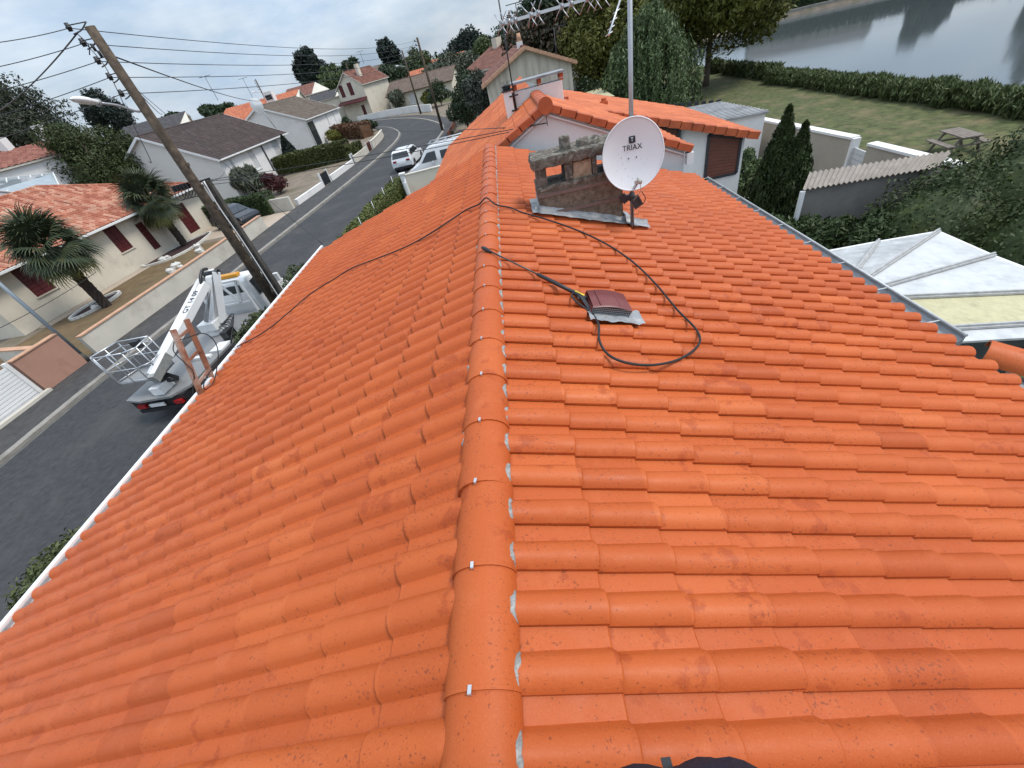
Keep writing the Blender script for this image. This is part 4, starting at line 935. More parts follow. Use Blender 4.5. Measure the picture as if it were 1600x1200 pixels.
def hedge(name, label, line, wd, h, n, size, m, z0=0.0, group=None, rnd=0.1, core=0.8, cat='hedge', up=0.0):
    t = thing(name, label, cat, (line[0][0], line[0][1], z0), 0, group); b = MB(); seg = []
    for (a, c) in zip(line[:-1], line[1:]):
        b.beam((a[0], a[1], z0 + h * core * 0.5), (c[0], c[1], z0 + h * core * 0.5), wd * core, h * core); seg.append((a, c, math.dist(a, c)))
    b.build('hedge_core', m, t, world=True); tot = sum(s[2] for s in seg); Ps = []; Ns = []  # solid leaf-coloured core, added to block the view through the leaves
    for a, c, l in seg:
        k = int(n * l / tot); d = np.array([(c[0] - a[0]) / l, (c[1] - a[1]) / l, 0]); s = np.array([-d[1], d[0], 0]); u = rng.random((k, 1)) * l
        face = rng.random(k); th = rng.random(k); side = np.where(face < 0.36, -1, np.where(face < 0.72, 1, 0))
        off = np.where(side == 0, (th - 0.5) * wd, side * wd * 0.5 * rng.uniform(0.86, 1.04, k)); zz = np.where(side == 0, h * rng.uniform(0.93, 1.05, k), h * th)
        bumpy = rnd * (np.sin(u[:, 0] * 2.1) * 0.5 + np.sin(u[:, 0] * 5.3 + zz * 3) * 0.35)
        Ps.append(np.array([a[0], a[1], z0]) + d * u + s * (off * (1 + bumpy / wd))[:, None] + np.array([0, 0, 1.0]) * (zz + bumpy * 0.5)[:, None])
        Ns.append(s * side[:, None] + np.array([0, 0, 1.0]) * (side == 0)[:, None])
    V, F = leaf_quads(np.vstack(Ps), np.vstack(Ns), size, 1.5, 0.45, up); A = np.array(ROOT[t.name].inverted()); V = V @ A[:3, :3].T + A[:3, 3]
    link('foliage', fast_mesh('foliage', V, F), m, t); return t

# ------------------------------------------------------------------ garden side: conservatory, trees, walls, lawn
cv = thing('conservatory', 'white panelled conservatory roof below the garden gutter', 'conservatory', (5.5, 5.5, 0))
ap = Vector((4.05, 4.86, 2.92)); ring = [g(1300, 392, 2.36), g(1372, 378, 2.36), g(1466, 362, 2.36), g(1552, 400, 2.36)]
ring[0] = Vector((4.2, 7.25, 2.36)); e4 = Vector((7.45, 4.75, 2.36)); e5 = Vector((7.45, 3.78, 2.36)); a2 = Vector((4.05, 4.1, 2.92)); a3 = Vector((4.05, 3.78, 2.92))
M_poly = mat('opal_panel', (0.58, 0.59, 0.59), 0.4, 0.10, 6.0, dirt=(0.36, 0.365, 0.36), dscale=3.2, dlo=0.5, dhi=0.8)
M_ins = mat('faded_panel', (0.50, 0.46, 0.28), 0.7, 0.12, 9.0, dirt=(0.36, 0.33, 0.20), dscale=6.0)
M_alg = mat('sooty_panel', (0.46, 0.47, 0.47), 0.4, 0.3, 3.0, dirt=(0.66, 0.67, 0.67), dscale=3.0)
outer = [ring[0], ring[1], ring[2], ring[3], e4]
for k in range(4):
    b = MB(); th = Vector((0, 0, 0.03)); p = [ap, outer[k], outer[k + 1]]; b.add([q - th for q in p] + p, [(0, 2, 1), (3, 4, 5), (0, 1, 4, 3), (1, 2, 5, 4), (2, 0, 3, 5)]); b.build('roof_panel', M_alg if k < 2 else M_poly, cv, world=True)
eA, eB = g(1600, 462, 2.36), g(1600, 520, 2.36); dA_ = (eA - ap); eA = ap + dA_ * ((7.45 - ap.x) / dA_.x); eA.z = 2.36
b = MB(); p = [ap, eA if False else e4 + Vector((0, 0.0, 0)), Vector((7.45, 4.05, 2.36)), Vector((4.05, 4.05, 2.92))]; b.hexa([q - Vector((0, 0, 0.03)) for q in p] + p); b.build('roof_panel', M_ins, cv, world=True)
b = MB(); p = [Vector((4.05, 4.0, 2.92)), Vector((7.45, 4.0, 2.36)), e5, a3]; b.hexa([q - Vector((0, 0, 0.03)) for q in p] + p); b.build('roof_panel', M_poly, cv, world=True)
for q in outer[1:] + [Vector((7.45, 4.03, 2.36))]:
    b = MB(); s0 = ap if q.y > 4.2 else Vector((4.05, 4.03, 2.92)); up = Vector((0, 0, 0.03)); b.beam(s0 + up * .8, q + up * .8, 0.07, 0.03); b.beam(s0 + up * 1.7, q + up * 1.7, 0.026, 0.035)
    b.build('glazing_bar', mat('grey_bar', (0.42, 0.42, 0.41), 0.5, 0.25, 9.0), cv, world=True)
b = MB()
for k in range(4): b.beam(outer[k] - Vector((0, 0, .05)), outer[k + 1] - Vector((0, 0, .05)), 0.08, 0.1)
b.beam(e4 - Vector((0, 0, .05)), e5 - Vector((0, 0, .05)), 0.08, 0.1)
for q in outer + [e5]: b.beam((q.x * 0.985, q.y, 0), (q.x * 0.985, q.y, 2.3), 0.09, 0.09)
b.build('frame', M_pvc, cv, world=True)
for k in range(4):
    b = MB(); p, q = outer[k], outer[k + 1]; b.add([(p.x * .985, p.y, 0.1), (q.x * .985, q.y, 0.1), (q.x * .985, q.y, 2.3), (p.x * .985, p.y, 2.3)], [(0, 1, 2, 3)]); b.build('pane', M_glassg, cv, world=True, fix=False)

def thuja(label, x, y, h, r, n, seed):
    t = thing('thuja', label, 'conifer', (x, y, 0), 0, 'pair of thujas by the garden'); b = MB(); b.tube([(x, y, 0), (x, y, h * 0.9)], [0.10, 0.02], 8); b.build('trunk', M_trunk, t, world=True)
    u = rng.random(n) ** 0.75; a = rng.random(n) * 6.283; prof = np.where(u < 0.25, 0.75 + u, 1.0) * (1 - np.clip((u - 0.2) / 0.8, 0, 1) ** 1.25) + 0.02
    rad = r * prof * (0.72 + 0.36 * rng.random(n)) * (1 + 0.13 * np.sin(a * 5 + u * 17 + seed) + 0.08 * np.sin(a * 9 - u * 31))
    P = np.stack([x + rad * np.cos(a), y + rad * np.sin(a), 0.05 + u * h], 1); Q = np.stack([np.cos(a), np.sin(a), 0.2 + 0 * a], 1)
    V, F = leaf_quads(P, Q, 0.045, 2.0, 0.35, 0.9); A = np.array(ROOT[t.name].inverted()); V = V @ A[:3, :3].T + A[:3, 3]; link('crown', fast_mesh('crown', V, F), G_thu, t)
G_thu = leafmat('leaf_thuja', (0.030, 0.046, 0.013), clump=2.2)
pt1 = at(1207, 300, 15.3); pt2 = at(1226, 316, 15.0)
thuja('taller slender dark thuja standing nearest the attached house', pt1.x, pt1.y, at(1226, 178, 15.3).z + 0.1, 0.72, 15000, 1)
thuja('shorter rounder dark thuja on the garden side of its pair', pt2.x + 0.1, pt2.y, at(1257, 203, 15.0).z + 0.1, 0.62, 14000, 4)
# great ivy-covered mass and the low bushes in front of it
iv = thing('ivy_hedge', 'huge dark ivy-clad hedge mass on the garden side, behind the conservatory', 'hedge', (10.4, 8.4, 0))
ivb = [((9.6, 8.9, 1.0), (2.0, 1.5, 1.5)), ((11.2, 8.6, 1.4), (2.2, 1.7, 1.75)), ((12.6, 7.6, 1.6), (2.6, 2.2, 1.9)), ((10.6, 7.0, 1.2), (2.4, 1.8, 1.4)), ((14.2, 6.2, 1.7), (2.6, 2.4, 1.9)), ((12.6, 5.0, 1.2), (2.6, 2.2, 1.6)), ((10.0, 9.5, 1.6), (1.1, 0.8, 1.0)), ((11.6, 9.3, 2.2), (1.3, 0.9, 0.9)), ((13.0, 8.6, 2.5), (1.5, 1.2, 0.9))]
b = MB()
for c_, r_ in ivb:
    P = []
    for i in range(9):
        for j in range(13):
            th, ph = math.pi * i / 8, 2 * math.pi * j / 12; P.append((c_[0] + 0.82 * r_[0] * math.sin(th) * math.cos(ph), c_[1] + 0.82 * r_[1] * math.sin(th) * math.sin(ph), max(0.0, c_[2] + 0.82 * r_[2] * math.cos(th))))
    b.grid(P, 9, 13)
b.build('hedge_core', G_ivy, iv, world=True, fix=False)  # solid blobs added inside the ivy, closing gaps between leaves
P, Q = blob_points(ivb, 150000); k_ = (P[:, 2] > 0.05); V, F = leaf_quads(P[k_], Q[k_], 0.036, 1.2, 0.55, -0.2); A = np.array(ROOT[iv.name].inverted()); link('foliage', fast_mesh('foliage', V @ A[:3, :3].T + A[:3, 3], F), G_ivy, iv)
def bushline(label, pts, r, n, m, size=0.05):
    t = thing('shrub', label, 'shrub', (pts[0][0], pts[0][1], 0)); b = MB()
    for p in pts: b.tube([(p[0], p[1], 0), (p[0] + .1, p[1], r[2])], [0.05, 0.02], 5)
    b.build('stem', M_trunk, t, world=True, fix=False); bl = []
    for q, p in enumerate(pts): bl += lumpy((p[0], p[1], r[2] * 0.9), r, 5, q + 11, -0.3)
    foliage('foliage', bl, n, size, m, t); return t
bushline('dense green shrub between the garden gutter and the corrugated shed', [(6.7, 10.3), (7.3, 9.6), (7.9, 9.6), (8.3, 9.0), (7.7, 8.5), (8.6, 8.1)], (0.85, 0.75, 1.02), 34000, G_hedge)
bush('shrub', 'yellow-green shrub at the right edge beside the picnic lawn', (14.2, 9.4, 0), (0.9, 0.9, 1.3), 4000, 0.06, leafmat('leaf_lime', (0.11, 0.11, 0.018)), 6, 21)
# corrugated shed
sh = thing('garden_shed', 'grey garden shed with corrugated fibre-cement roof beside the ivy', 'shed', (8.2, 10.6, 0))
sA, sB, sC, sD = Vector((7.06, 10.61, 2.24)), Vector((9.9, 10.2, 2.24)), Vector((10.75, 10.85, 2.30)), Vector((7.74, 11.52, 2.30))
b = MB(); P = []; n_ = 25 * 8
for i in range(n_ + 1):
    u = i / n_; w_ = 0.022 * math.cos(2 * math.pi * i / 8)
    for v in (0.0, 0.5, 1.0): P.append(sA.lerp(sB, u).lerp(sD.lerp(sC, u), v) + Vector((0, 0, w_)))
b.grid(P, n_ + 1, 3); P2 = [p - Vector((0, 0, 0.012)) for p in P]; b.grid(P2, n_ + 1, 3)
for i in range(n_): b.add([P[i * 3], P[i * 3 + 3], P2[i * 3 + 3], P2[i * 3]], [(0, 1, 2, 3)])
b.build('roof', mat('fibre_cement', (0.30, 0.262, 0.225), 0.95, 0.25, 4.0, 0.3, 40, dirt=(0.19, 0.16, 0.13), dscale=2.0), sh, world=True)
b = MB(); b.hexa([(7.18, 10.72, 0), (9.8, 10.34, 0), (10.55, 10.85, 0), (7.75, 11.42, 0), (7.18, 10.72, 2.2), (9.8, 10.34, 2.2), (10.55, 10.85, 2.25), (7.75, 11.42, 2.25)]); b.build('wall', mat('shed_render', (0.24, 0.22, 0.20), 0.95, 0.2, 2.0), sh, world=True)
b = MB(); b.beam((7.08, 10.62, 0), (7.08, 10.62, 2.2), 0.09, 0.09); b.build('corner_post', M_pvc, sh, world=True)
# boundary wall with white coping and gate
gw = thing('garden_wall', 'long beige garden wall with white coping between gardens and lawn', 'wall', (11.1, 17.0, 0))
M_beige = mat('beige_render', (0.40, 0.355, 0.29), 0.9, 0.08, 1.0, dirt=(0.30, 0.26, 0.21), dscale=0.8)
w0, w1 = g(1190, 186, 1.8), g(1337, 215, 1.8); w2, w3 = g(1362, 224, 1.8), g(1440, 243, 1.8); w3b = w3 + (w3 - w2) * 1.2
for a, c in ((w0, w1), (w2, w3b)):
    b = MB(); b.beam((a.x, a.y, 0.88), (c.x, c.y, 0.88), 0.2, 1.76); b.build('wall_panel', M_beige, gw, world=True)
    b = MB(); b.beam((a.x, a.y, 1.80), (c.x, c.y, 1.80), 0.3, 0.07); b.build('coping', M_white, gw, world=True)
b = MB(); b.beam((w1.x, w1.y - 0.05, 0), (w1.x, w1.y - 0.05, 1.8), 0.12, 0.24); b.build('gate_post', M_white, gw, world=True)
gt = thing('garden_gate', 'pale grey panelled gate between the two beige walls', 'gate', (w1.x, w1.y - 0.15, 0)); n_ = 9
for k in range(n_):
    b = MB(); a = w1.lerp(w2, 0.14); c = w1.lerp(w2, 0.97); z0 = 0.1 + 1.45 * k / n_; b.beam((a.x, a.y, z0 + .07), (c.x, c.y, z0 + .07), 0.04, 1.45 / n_ * 0.93); b.build('board', M_shut, gt, world=True)
# small white hut with grey roof beyond the wing
hut = thing('garden_hut', 'low white garden hut with flat grey corrugated roof behind the wing', 'hut', (9.6, 20, 0)); hq = [g(1060, 168, 2.35), g(1128, 162, 2.35), g(1192, 178, 2.3), g(1118, 186, 2.3)]
hz_ = [Vector((q.x, q.y, 2.33)) for q in (Vector((8.2, 23.6, 0)), Vector((10.2, 22.8, 0)), Vector((10.45, 18.9, 0)), Vector((8.3, 19.4, 0)))]
b = MB(); b.hexa([q - Vector((0, 0, .07)) for q in hz_] + hz_)
for k in range(14): p_, q_ = hz_[0].lerp(hz_[3], (k + .5) / 14), hz_[1].lerp(hz_[2], (k + .5) / 14); b.beam(p_ + Vector((0, 0, .015)), q_ + Vector((0, 0, .015)), 0.12, 0.03)
b.build('roof', mat('grey_sheet', (0.33, 0.33, 0.33), 0.8, 0.35, 1.4), hut, world=True)
b = MB(); cq = sum(hz_, Vector()) / 4; q4 = [cq + (q - cq) * 0.94 for q in hz_]; b.hexa([(q.x, q.y, 0) for q in q4] + [(q.x, q.y, 2.25) for q in q4]); b.build('wall', M_white, hut, world=True)
# climber, raised bed
bush('climber', 'leafy climbing plant against the fence below the wing', (8.4, 16.2, 0), (0.6, 0.8, 0.95), 5000, 0.05, G_wil, 6, 31, cat='climber')
bush('shrub', 'low vegetable plants in the bed beside the thujas', (8.0, 14.8, 0), (0.7, 0.5, 0.35), 1800, 0.05, G_wil, 5, 37)
bd_ = thing('raised_bed', 'low grey concrete raised bed beneath the climbing plant', 'bed', (7.6, 15.2, 0)); b = MB(); b.beam((6.9, 15.6, .15), (8.9, 14.9, .15), 0.12, 0.3); b.build('edge', M_kerb, bd_, world=True)
poly_sheet('garden_path', [[(4.4, 9.8), (11, 9.8), (11, 18.8), (4.4, 18.8)]], 0.006, mat('path_concrete', (0.42, 0.37, 0.31), 0.95, 0.15, 1.0))
# picnic table
pc = [g(1473, 199, .75), g(1498, 192, .75), g(1537, 204, .75), g(1514, 210, .75)]; pcc = sum(pc, Vector()) / 4
pd = ((pc[3] - pc[0]) + (pc[2] - pc[1])); pa = math.atan2(pd.y, pd.x)
tb = thing('picnic_table', 'grey timber picnic table with two benches on the dry lawn', 'table', (pcc.x, pcc.y, 0), pa)
tb.scale = (0.84, 0.84, 0.84)
M_tim = mat('grey_timber', (0.20, 0.165, 0.14), 0.9, 0.25, 5.0)
for k in range(5): b = MB(); b.box(-0.78, 0.78, -0.36 + 0.147 * k, -0.36 + 0.147 * k + 0.135, 0.71, 0.755); b.build('top_board', M_tim, tb)
for s in (-1, 1):
    for k in range(2): b = MB(); b.box(-0.78, 0.78, s * 0.64 - 0.14 + 0.145 * k, s * 0.64 - 0.14 + 0.145 * k + 0.135, 0.41, 0.455); b.build('bench_board', M_tim, tb)
for x in (-0.55, 0.55):
    for s in (-1, 1): b = MB(); b.beam((x, s * 0.25, 0.71), (x, s * 0.62, 0.0), 0.05, 0.1); b.build('leg', M_tim, tb)
    b = MB(); b.box(x + .03, x + 0.08, -0.76, 0.76, 0.34, 0.41); b.box(x + .03, x + 0.08, -0.36, 0.36, 0.63, 0.71); b.build('brace', M_tim, tb)
# reeds along the near shore: clumps with their own outline
rd_pts = [(21.0 + random.uniform(-.25, .15), y) for y in np.arange(17.2, 37.8, 0.55)]
t = thing('reed_hedge', 'long dense reed belt along the near lake shore', 'reeds', (21.1, 20, 0)); bl = [((x - 0.1, y, 0.34 + random.uniform(-.05, .10)), (0.7, 0.55, 0.47 + random.uniform(-.08, .12))) for x, y in rd_pts]
foliage('foliage', bl, 60000, 0.045, G_reed, t, 3.2, 0.25, 1.4)
for j, (y0, y1, lab) in enumerate(((38.8, 41.0, 'short reed clump left of the long belt'), (42.2, 47.5, 'middle reed clump on the lake shore near the leaning tree'), (48.6, 51.0, 'farthest small reed clump on the near shore'))):
    t = thing('reed_clump', lab, 'reeds', (21.3, y0, 0)); bl = [((21.3, y, 0.4), (0.6, 0.6, 0.6)) for y in np.arange(y0, y1, 0.7)]; foliage('foliage', bl, 2500, 0.08, G_reed, t, 2.4, 0.25, 1.0)
# trees of the park
wl = Vector((11.3, 37.5, 0))
def willow():
    t = thing('willow_tree', 'pale green weeping willow in front of the lake, beyond the wing roof', 'tree', tuple(wl)); b = MB(); b.tube([wl, wl + Vector((.1, 0, 2)), wl + Vector((0, .1, 4.8))], [0.28, 0.2, 0.05], 8); b.build('trunk', M_trunk, t, world=True)
    Ps = []; Qs = []
    for s in range(900):
        a = random.uniform(0, 6.283); u = random.random() ** 0.7; top = 0.8 + (6.7 - 0.8) * (1 - u) ** 0.8; rr = 3.15 * math.sin(min(1, u * 1.15 + 0.06) * math.pi / 2) * random.uniform(0.5, 1.06) * (1 + .16 * math.sin(a * 4 + 1))
        ln = min(top - 0.05, random.uniform(0.8, 2.4)); n = int(ln * 22); tt = np.linspace(0, 1, n)
        Ps.append(np.stack([wl.x + (rr + 0.25 * tt) * math.cos(a) + rng.normal(0, .06, n), wl.y + (rr + 0.25 * tt) * math.sin(a) + rng.normal(0, .06, n), top - ln * tt ** 1.2 + rng.normal(0, .04, n)], 1)); Qs.append(np.tile([math.cos(a), math.sin(a), 0.2], (n, 1)))
    V, F = leaf_quads(np.vstack(Ps), np.vstack(Qs), 0.075, 2.0, 0.35, -0.8); A = np.array(ROOT[t.name].inverted()); link('crown', fast_mesh('crown', V @ A[:3, :3].T + A[:3, 3], F), G_wil, t)
willow()
def park_tree(label, px, py, R, h, r, cz, n, size, m, seed, tr=0.25, k=16, base=None, low=-0.4):
    p = base or at(px, py, R); return tree('park_tree', label, (p.x, p.y, 0), h, cz, r, n, size, m, k, seed, tr, 'trees of the lakeside park', low=low)
p_ = g(1092, 137)
park_tree('large yellowing tree with leaning trunk on the lake shore', 0, 0, 0, 10, (5.6, 5.6, 4.6), 5.6, 34000, 0.13, G_yel, 5, 0.28, 26, p_ + Vector((0.6, 0, 0)), -.75)
park_tree('olive yellow tree between the willow and the dark trees', 960, 60, 52, 12, (5.2, 5.2, 4.6), 5.2, 22000, 0.14, G_yel, 6, 0.3, 20, None, -.8)
park_tree('tall dark green tree rising behind the aerial mast', 912, 60, 62, 16, (6.5, 6.5, 7.0), 8.4, 18000, 0.2, G_dark, 7, 0.35, 18)
park_tree('dark tree with rusty brown crown beside the stained gable', 872, 60, 58, 9, (5.8, 5.0, 3.6), 5.6, 15000, 0.17, G_rust, 8, 0.3, 18)
park_tree('dark green tree behind the stained gable roof', 835, 60, 85, 9, (7, 6, 4.0), 5.6, 9000, 0.22, G_dark, 9, 0.3, 14)
bush('shrub', 'dark bush at the foot of the stained gable', (7.0, 40, 0), (1.8, 1.4, 1.5), 3000, 0.1, G_dark, 8, 51)
# far bank: wall, path, dark hedge and poplars whose reflections reach into view
fb = thing('bank_wall', 'low grey stone wall along the far lake bank', 'wall', (50, 93, 0)); b = MB(); line = [(44, 95.2), (47, 94.9), (59.5, 89.5), (90, 77), (140, 55)]
for a, c in zip(line[:-1], line[1:]): b.beam((a[0], a[1], -0.1), (c[0], c[1], -0.1), 0.5, 1.0)
b.build('masonry', M_kerb, fb, world=True)
hedge('hedge', 'dark clipped hedge running along the far lake bank', [(30, 108), (50, 101), (75, 91), (110, 76)], 2.5, 3.2, 14000, 0.22, G_dark, group=None)
for j, (x, y, h, lab) in enumerate(((88, 84, 17, 'first tall poplar on the far bank, mirrored in the lake'), (100, 79, 19, 'second tall poplar on the far bank, mirrored in the lake'), (108, 75, 16, 'third tall poplar on the far bank, mirrored in the lake'), (73, 90, 8, 'short round tree on the far bank among the poplars'))):
    tree('poplar', lab, (x, y, 0), h, h * 0.52, (3.0, 3.0, h * 0.48), 5000, 0.3, G_dark, 10, 60 + j, 0.3, 'poplars on the far bank')
fh = thing('house', 'long beige house on the far bank, mirrored in the lake', 'house', (62, 100, 0)); b = MB(); b.beam((52, 106, 2.2), (70, 99, 2.2), 7, 4.4); b.build('wall', M_cream, fh, world=True); b = MB(); b.prism([(-4, 4.4), (4, 4.4), (0, 6.6)], lambda a, c, d: Vector((52, 106, 0)).lerp(Vector((70, 99, 0)), d) + Vector((0.36 * a, 0.93 * a, c)), -0.02, 1.02); b.build('roof', M_conc, fh, world=True)
# ------------------------------------------------------------------ houses along the street
def hit(root, px, py):
    """pixel -> (local y, local z) on the thing's local plane x = 0"""
    M = ROOT[root.name]; n = M.to_3x3() @ Vector((1, 0, 0)); o = M.translation; r = Vector(ray(px, py)); c = Vector((0, 0, CAMZ))
    p = c + r * ((o - c).dot(n) / r.dot(n)); q = M.inverted() @ p; return q.y, q.z
def front_ops(root, quads, ztop):
    out = []
    for (tl, br_) in quads:
        u0, z1 = hit(root, *tl); u1, z0 = hit(root, *br_); out.append((min(u0, u1), max(u0, u1), max(0.02, min(z0, z1)), min(ztop, max(z0, z1))))
    return out
def gable_house(name, label, loc, rz, W, Ln, eave, ridge, over, wm, rm, fascia, pu=0.3, pv=0.35, rollh=0.03, step=0.012, roll=True, ops=(), fill=None, gops=(), gfill=None, hip=None, sill=True, slab_m=None, vergem=None):
    """front is local x = 0 (faces +x), length along +y, gables at y = 0 and y = Ln"""
    t = thing(name, label, 'house', loc, rz); sl_ = (ridge - eave) / (W / 2)
    if fill is None: fill = []
    ops = list(ops)
    qs = front_ops(t, [o[:2] for o in ops], eave - 0.12) if ops else []
    b = MB(); wall_panel(b, (0, 0, 0), (0, Ln, 0), eave, qs, 0.14, (1, 0, 0))
    hg = lambda x: eave + sl_ * (W / 2 - abs(x + W / 2))
    if hip is None:
        for y in (0, Ln): b.add([(0, y, 0), (0, y, eave), (-W / 2, y, ridge - .02), (-W, y, eave), (-W, y, 0)], [(0, 1, 2, 3, 4)])
    else:
        for y in (0, Ln): b.add([(0, y, 0), (0, y, eave), (-W, y, eave), (-W, y, 0)], [(0, 1, 2, 3)])
    b.add([(-W, 0, 0), (-W, Ln, 0), (-W, Ln, eave), (-W, 0, eave)], [(0, 1, 2, 3)])
    b.build('wall', wm, t)
    for q, o in zip(qs, ops):
        kind = o[2]
        if kind == 'dark': opening((0, 0, 0), (0, 1, 0), (1, 0, 0), q, t, False, M_darkfr, M_dark if False else M_glass, 0.14, 0, 0, 'window')  # dark pane; at porch and carport it paints in the shade inside
        elif kind == 'pane': opening((0, 0, 0), (0, 1, 0), (1, 0, 0), q, t, False, M_pvc, M_glass, 0.14, 0, 1, 'window')
        elif kind == 'shut': opening((0, 0, 0), (0, 1, 0), (1, 0, 0), q, t, False, M_pvc, M_shut, 0.14, 10, 0, 'window', 'shutter')
        elif kind == 'maroon': opening((0, 0, 0), (0, 1, 0), (1, 0, 0), q, t, False, M_maroon, M_maroon, 0.10, 8, 1, 'window', 'shutter')
        elif kind == 'door': opening((0, 0, 0), (0, 1, 0), (1, 0, 0), q, t, False, M_darkfr, M_darkfr, 0.12, 0, 0, 'door', 'door_panel')
        elif kind == 'reddoor': opening((0, 0, 0), (0, 1, 0), (1, 0, 0), q, t, False, M_maroon, M_maroon, 0.12, 6, 0, 'door', 'door_panel')
        if sill and kind in ('pane', 'shut', 'maroon', 'dark'):
            b = MB(); b.box(-0.02, 0.06, q[0] - 0.08, q[1] + 0.08, q[2] - 0.06, q[2] + 0.0); b.build('sill', wm, t)
    for (x0, x1, z0, z1, fm) in gops:
        b = MB(); b.box(x0, x1, -0.03, 0.0, z0, z1); f_ = b.build('window', M_pvc, t); b = MB(); b.box(x0 + .06, x1 - .06, -0.04, -0.031, z0 + .06, z1 - .06); b.build('shutter', fm, f_)
    ez = eave - sl_ * over; pre = 0.05
    for s, xe, xr_ in ((1, over, -W / 2), (-1, -W - over, -W / 2)):
        O = Vector((xr_, -over, ridge + pre)); Wv = Vector((xe - xr_, 0, ez - ridge)); Uv = Vector((0, Ln + 2 * over, 0)); Lw = Wv.length; Lu = Uv.length
        clip = None
        if hip is not None:
            hf = hip / Lu; clip = lambda v, hf=hf: (hf * (1 - v), 1 - hf * (1 - v))
        b = MB(); a0 = Vector((0, hip, 0)) if hip else Vector((0, 0, 0))
        slab(b, O + a0 - Vector((0, 0, .02)), O + Wv - Vector((0, 0, .02)), O + Wv + Uv - Vector((0, 0, .02)), O + Uv - a0 - Vector((0, 0, .02)), 0.12)
        rs = b.build('roof_slope', slab_m or fascia, t)
        b = MB(); tiled_slope(b, O, Uv, Wv, (s * sl_, 0, 1), max(4, int(Lu / pu)), max(3, int(Lw / pv)), rollh, step, clip, roll); o = b.build('tile_field', rm, rs); o['kind'] = 'stuff'
    if hip is not None:
        for yE, s in ((-over, 1), (Ln + over, -1)):
            yr = yE + s * hip; O = Vector((-W - over, yr, ridge + pre)); Uv = Vector((W + 2 * over, 0, 0)); Wv = Vector((0, yE - yr, ez - ridge))
            b = MB(); slab(b, Vector((-W / 2, yr, ridge + pre - .02)), Vector((over, yE, ez + pre - .02)), Vector((-W - over, yE, ez + pre - .02)), Vector((-W / 2 - .01, yr, ridge + pre - .02)), 0.12); rs = b.build('roof_slope', slab_m or fascia, t)
            b = MB(); tiled_slope(b, O, Uv, Wv, (0, -s * sl_, 1), max(4, int(Uv.length / pu)), max(3, int(Wv.length / pv)), rollh, step, lambda v: (0.5 - 0.5 * v, 0.5 + 0.5 * v), roll); o = b.build('tile_field', rm, rs); o['kind'] = 'stuff'
            for xx in (over, -W - over):
                b = MB(); b.tube([(-W / 2, yr, ridge + pre + .02), (xx, yE, ez + pre + .03)], 0.09, 8); b.build('hip_tile', rm, t)
    y0r, y1r = (-over, Ln + over) if hip is None else (-over + hip, Ln + over - hip)
    b = MB(); b.tube([(-W / 2, y0r, ridge + pre + .02), (-W / 2, y1r, ridge + pre + .02)], 0.10, 8); b.build('ridge_tile', rm, t)
    b = MB(); b.box(over, over + 0.11, -over, Ln + over, ez - 0.09, ez + 0.035); b.build('gutter', fascia, t, bevel=0.012)
    if hip is None:
        for y in (-over - 0.03, Ln + over + 0.0):
            b = MB()
            for xe in (over, -W - over): b.hexa([(-W / 2, y, ridge - .14), (-W / 2, y + .03, ridge - .14), (xe, y + .03, ez - .14), (xe, y, ez - .14), (-W / 2, y, ridge + .07), (-W / 2, y + .03, ridge + .07), (xe, y + .03, ez + .07), (xe, y, ez + .07)])
            b.build('barge_board', vergem or fascia, t)
    return t
u1 = (0.1245, 0.992)
RM_red = roofmat('red_canal_tile', [(0.30, 0.10, 0.06), (0.42, 0.15, 0.09), (0.50, 0.22, 0.14), (0.58, 0.34, 0.24)], u1, 0.22, 0.36)
RM_brn = roofmat('dark_brown_tile', [(0.055, 0.037, 0.032), (0.072, 0.049, 0.043), (0.09, 0.062, 0.055)], (0.095, .995), 0.34, 0.42, 0.6)
RM_grn = roofmat('grey_brown_tile', [(0.13, 0.10, 0.075), (0.16, 0.125, 0.10), (0.20, 0.16, 0.13)], (0.1, .995), 0.34, 0.42)
RM_rb = roofmat('red_brown_tile', [(0.15, 0.065, 0.045), (0.20, 0.085, 0.06), (0.24, 0.11, 0.08)], (0.76, -.65), 0.34, 0.42)
RM_or = roofmat('worn_orange_tile', [(0.40, 0.12, 0.06), (0.48, 0.15, 0.075), (0.52, 0.19, 0.10)], (1, 0), 0.34, 0.42)
RM_mb = roofmat('mid_brown_tile', [(0.12, 0.085, 0.065), (0.15, 0.105, 0.08), (0.18, 0.13, 0.10)], (1, 0), 0.34, 0.42)
RM_sl = roofmat('slate', [(0.055, 0.052, 0.055), (0.07, 0.065, 0.068), (0.085, 0.08, 0.082)], (1, 0), 0.3, 0.3)
M_sid = mat('white_siding', (0.72, 0.70, 0.65), 0.7, 0.05, 1.2)

hC = gable_house('house', 'cream bungalow with mottled red tiled hip roof and maroon shutters behind two palms', (-28.18, 19.6, 0), -0.1249, 12.0, 16.9, 3.25, 5.75, 0.5, M_cream, RM_red, M_pvc, 0.22, 0.38, 0.05, 0.015,
    ops=[((11, 421), (89, 449), 'maroon'), ((156, 356), (209, 386), 'maroon'), ((210, 351), (253, 385), 'reddoor'), ((268, 324), (314, 357), 'reddoor')], hip=6.3, slab_m=M_cream)
hA2 = gable_house('house', 'white bungalow with broad dark brown roof and sided gable beside the hedge', (-29.0, 46.2, 0), -0.0952, 13.0, 13.7, 3.85, 7.05, 0.35, M_white, RM_brn, M_pvc, 0.34, 0.42, 0.05, 0.02,
    ops=[((357, 250), (381, 283), 'shut'), ((385, 236), (409, 262), 'shut'), ((409, 227), (428, 268), 'door'), ((422, 221), (444, 243), 'shut')])
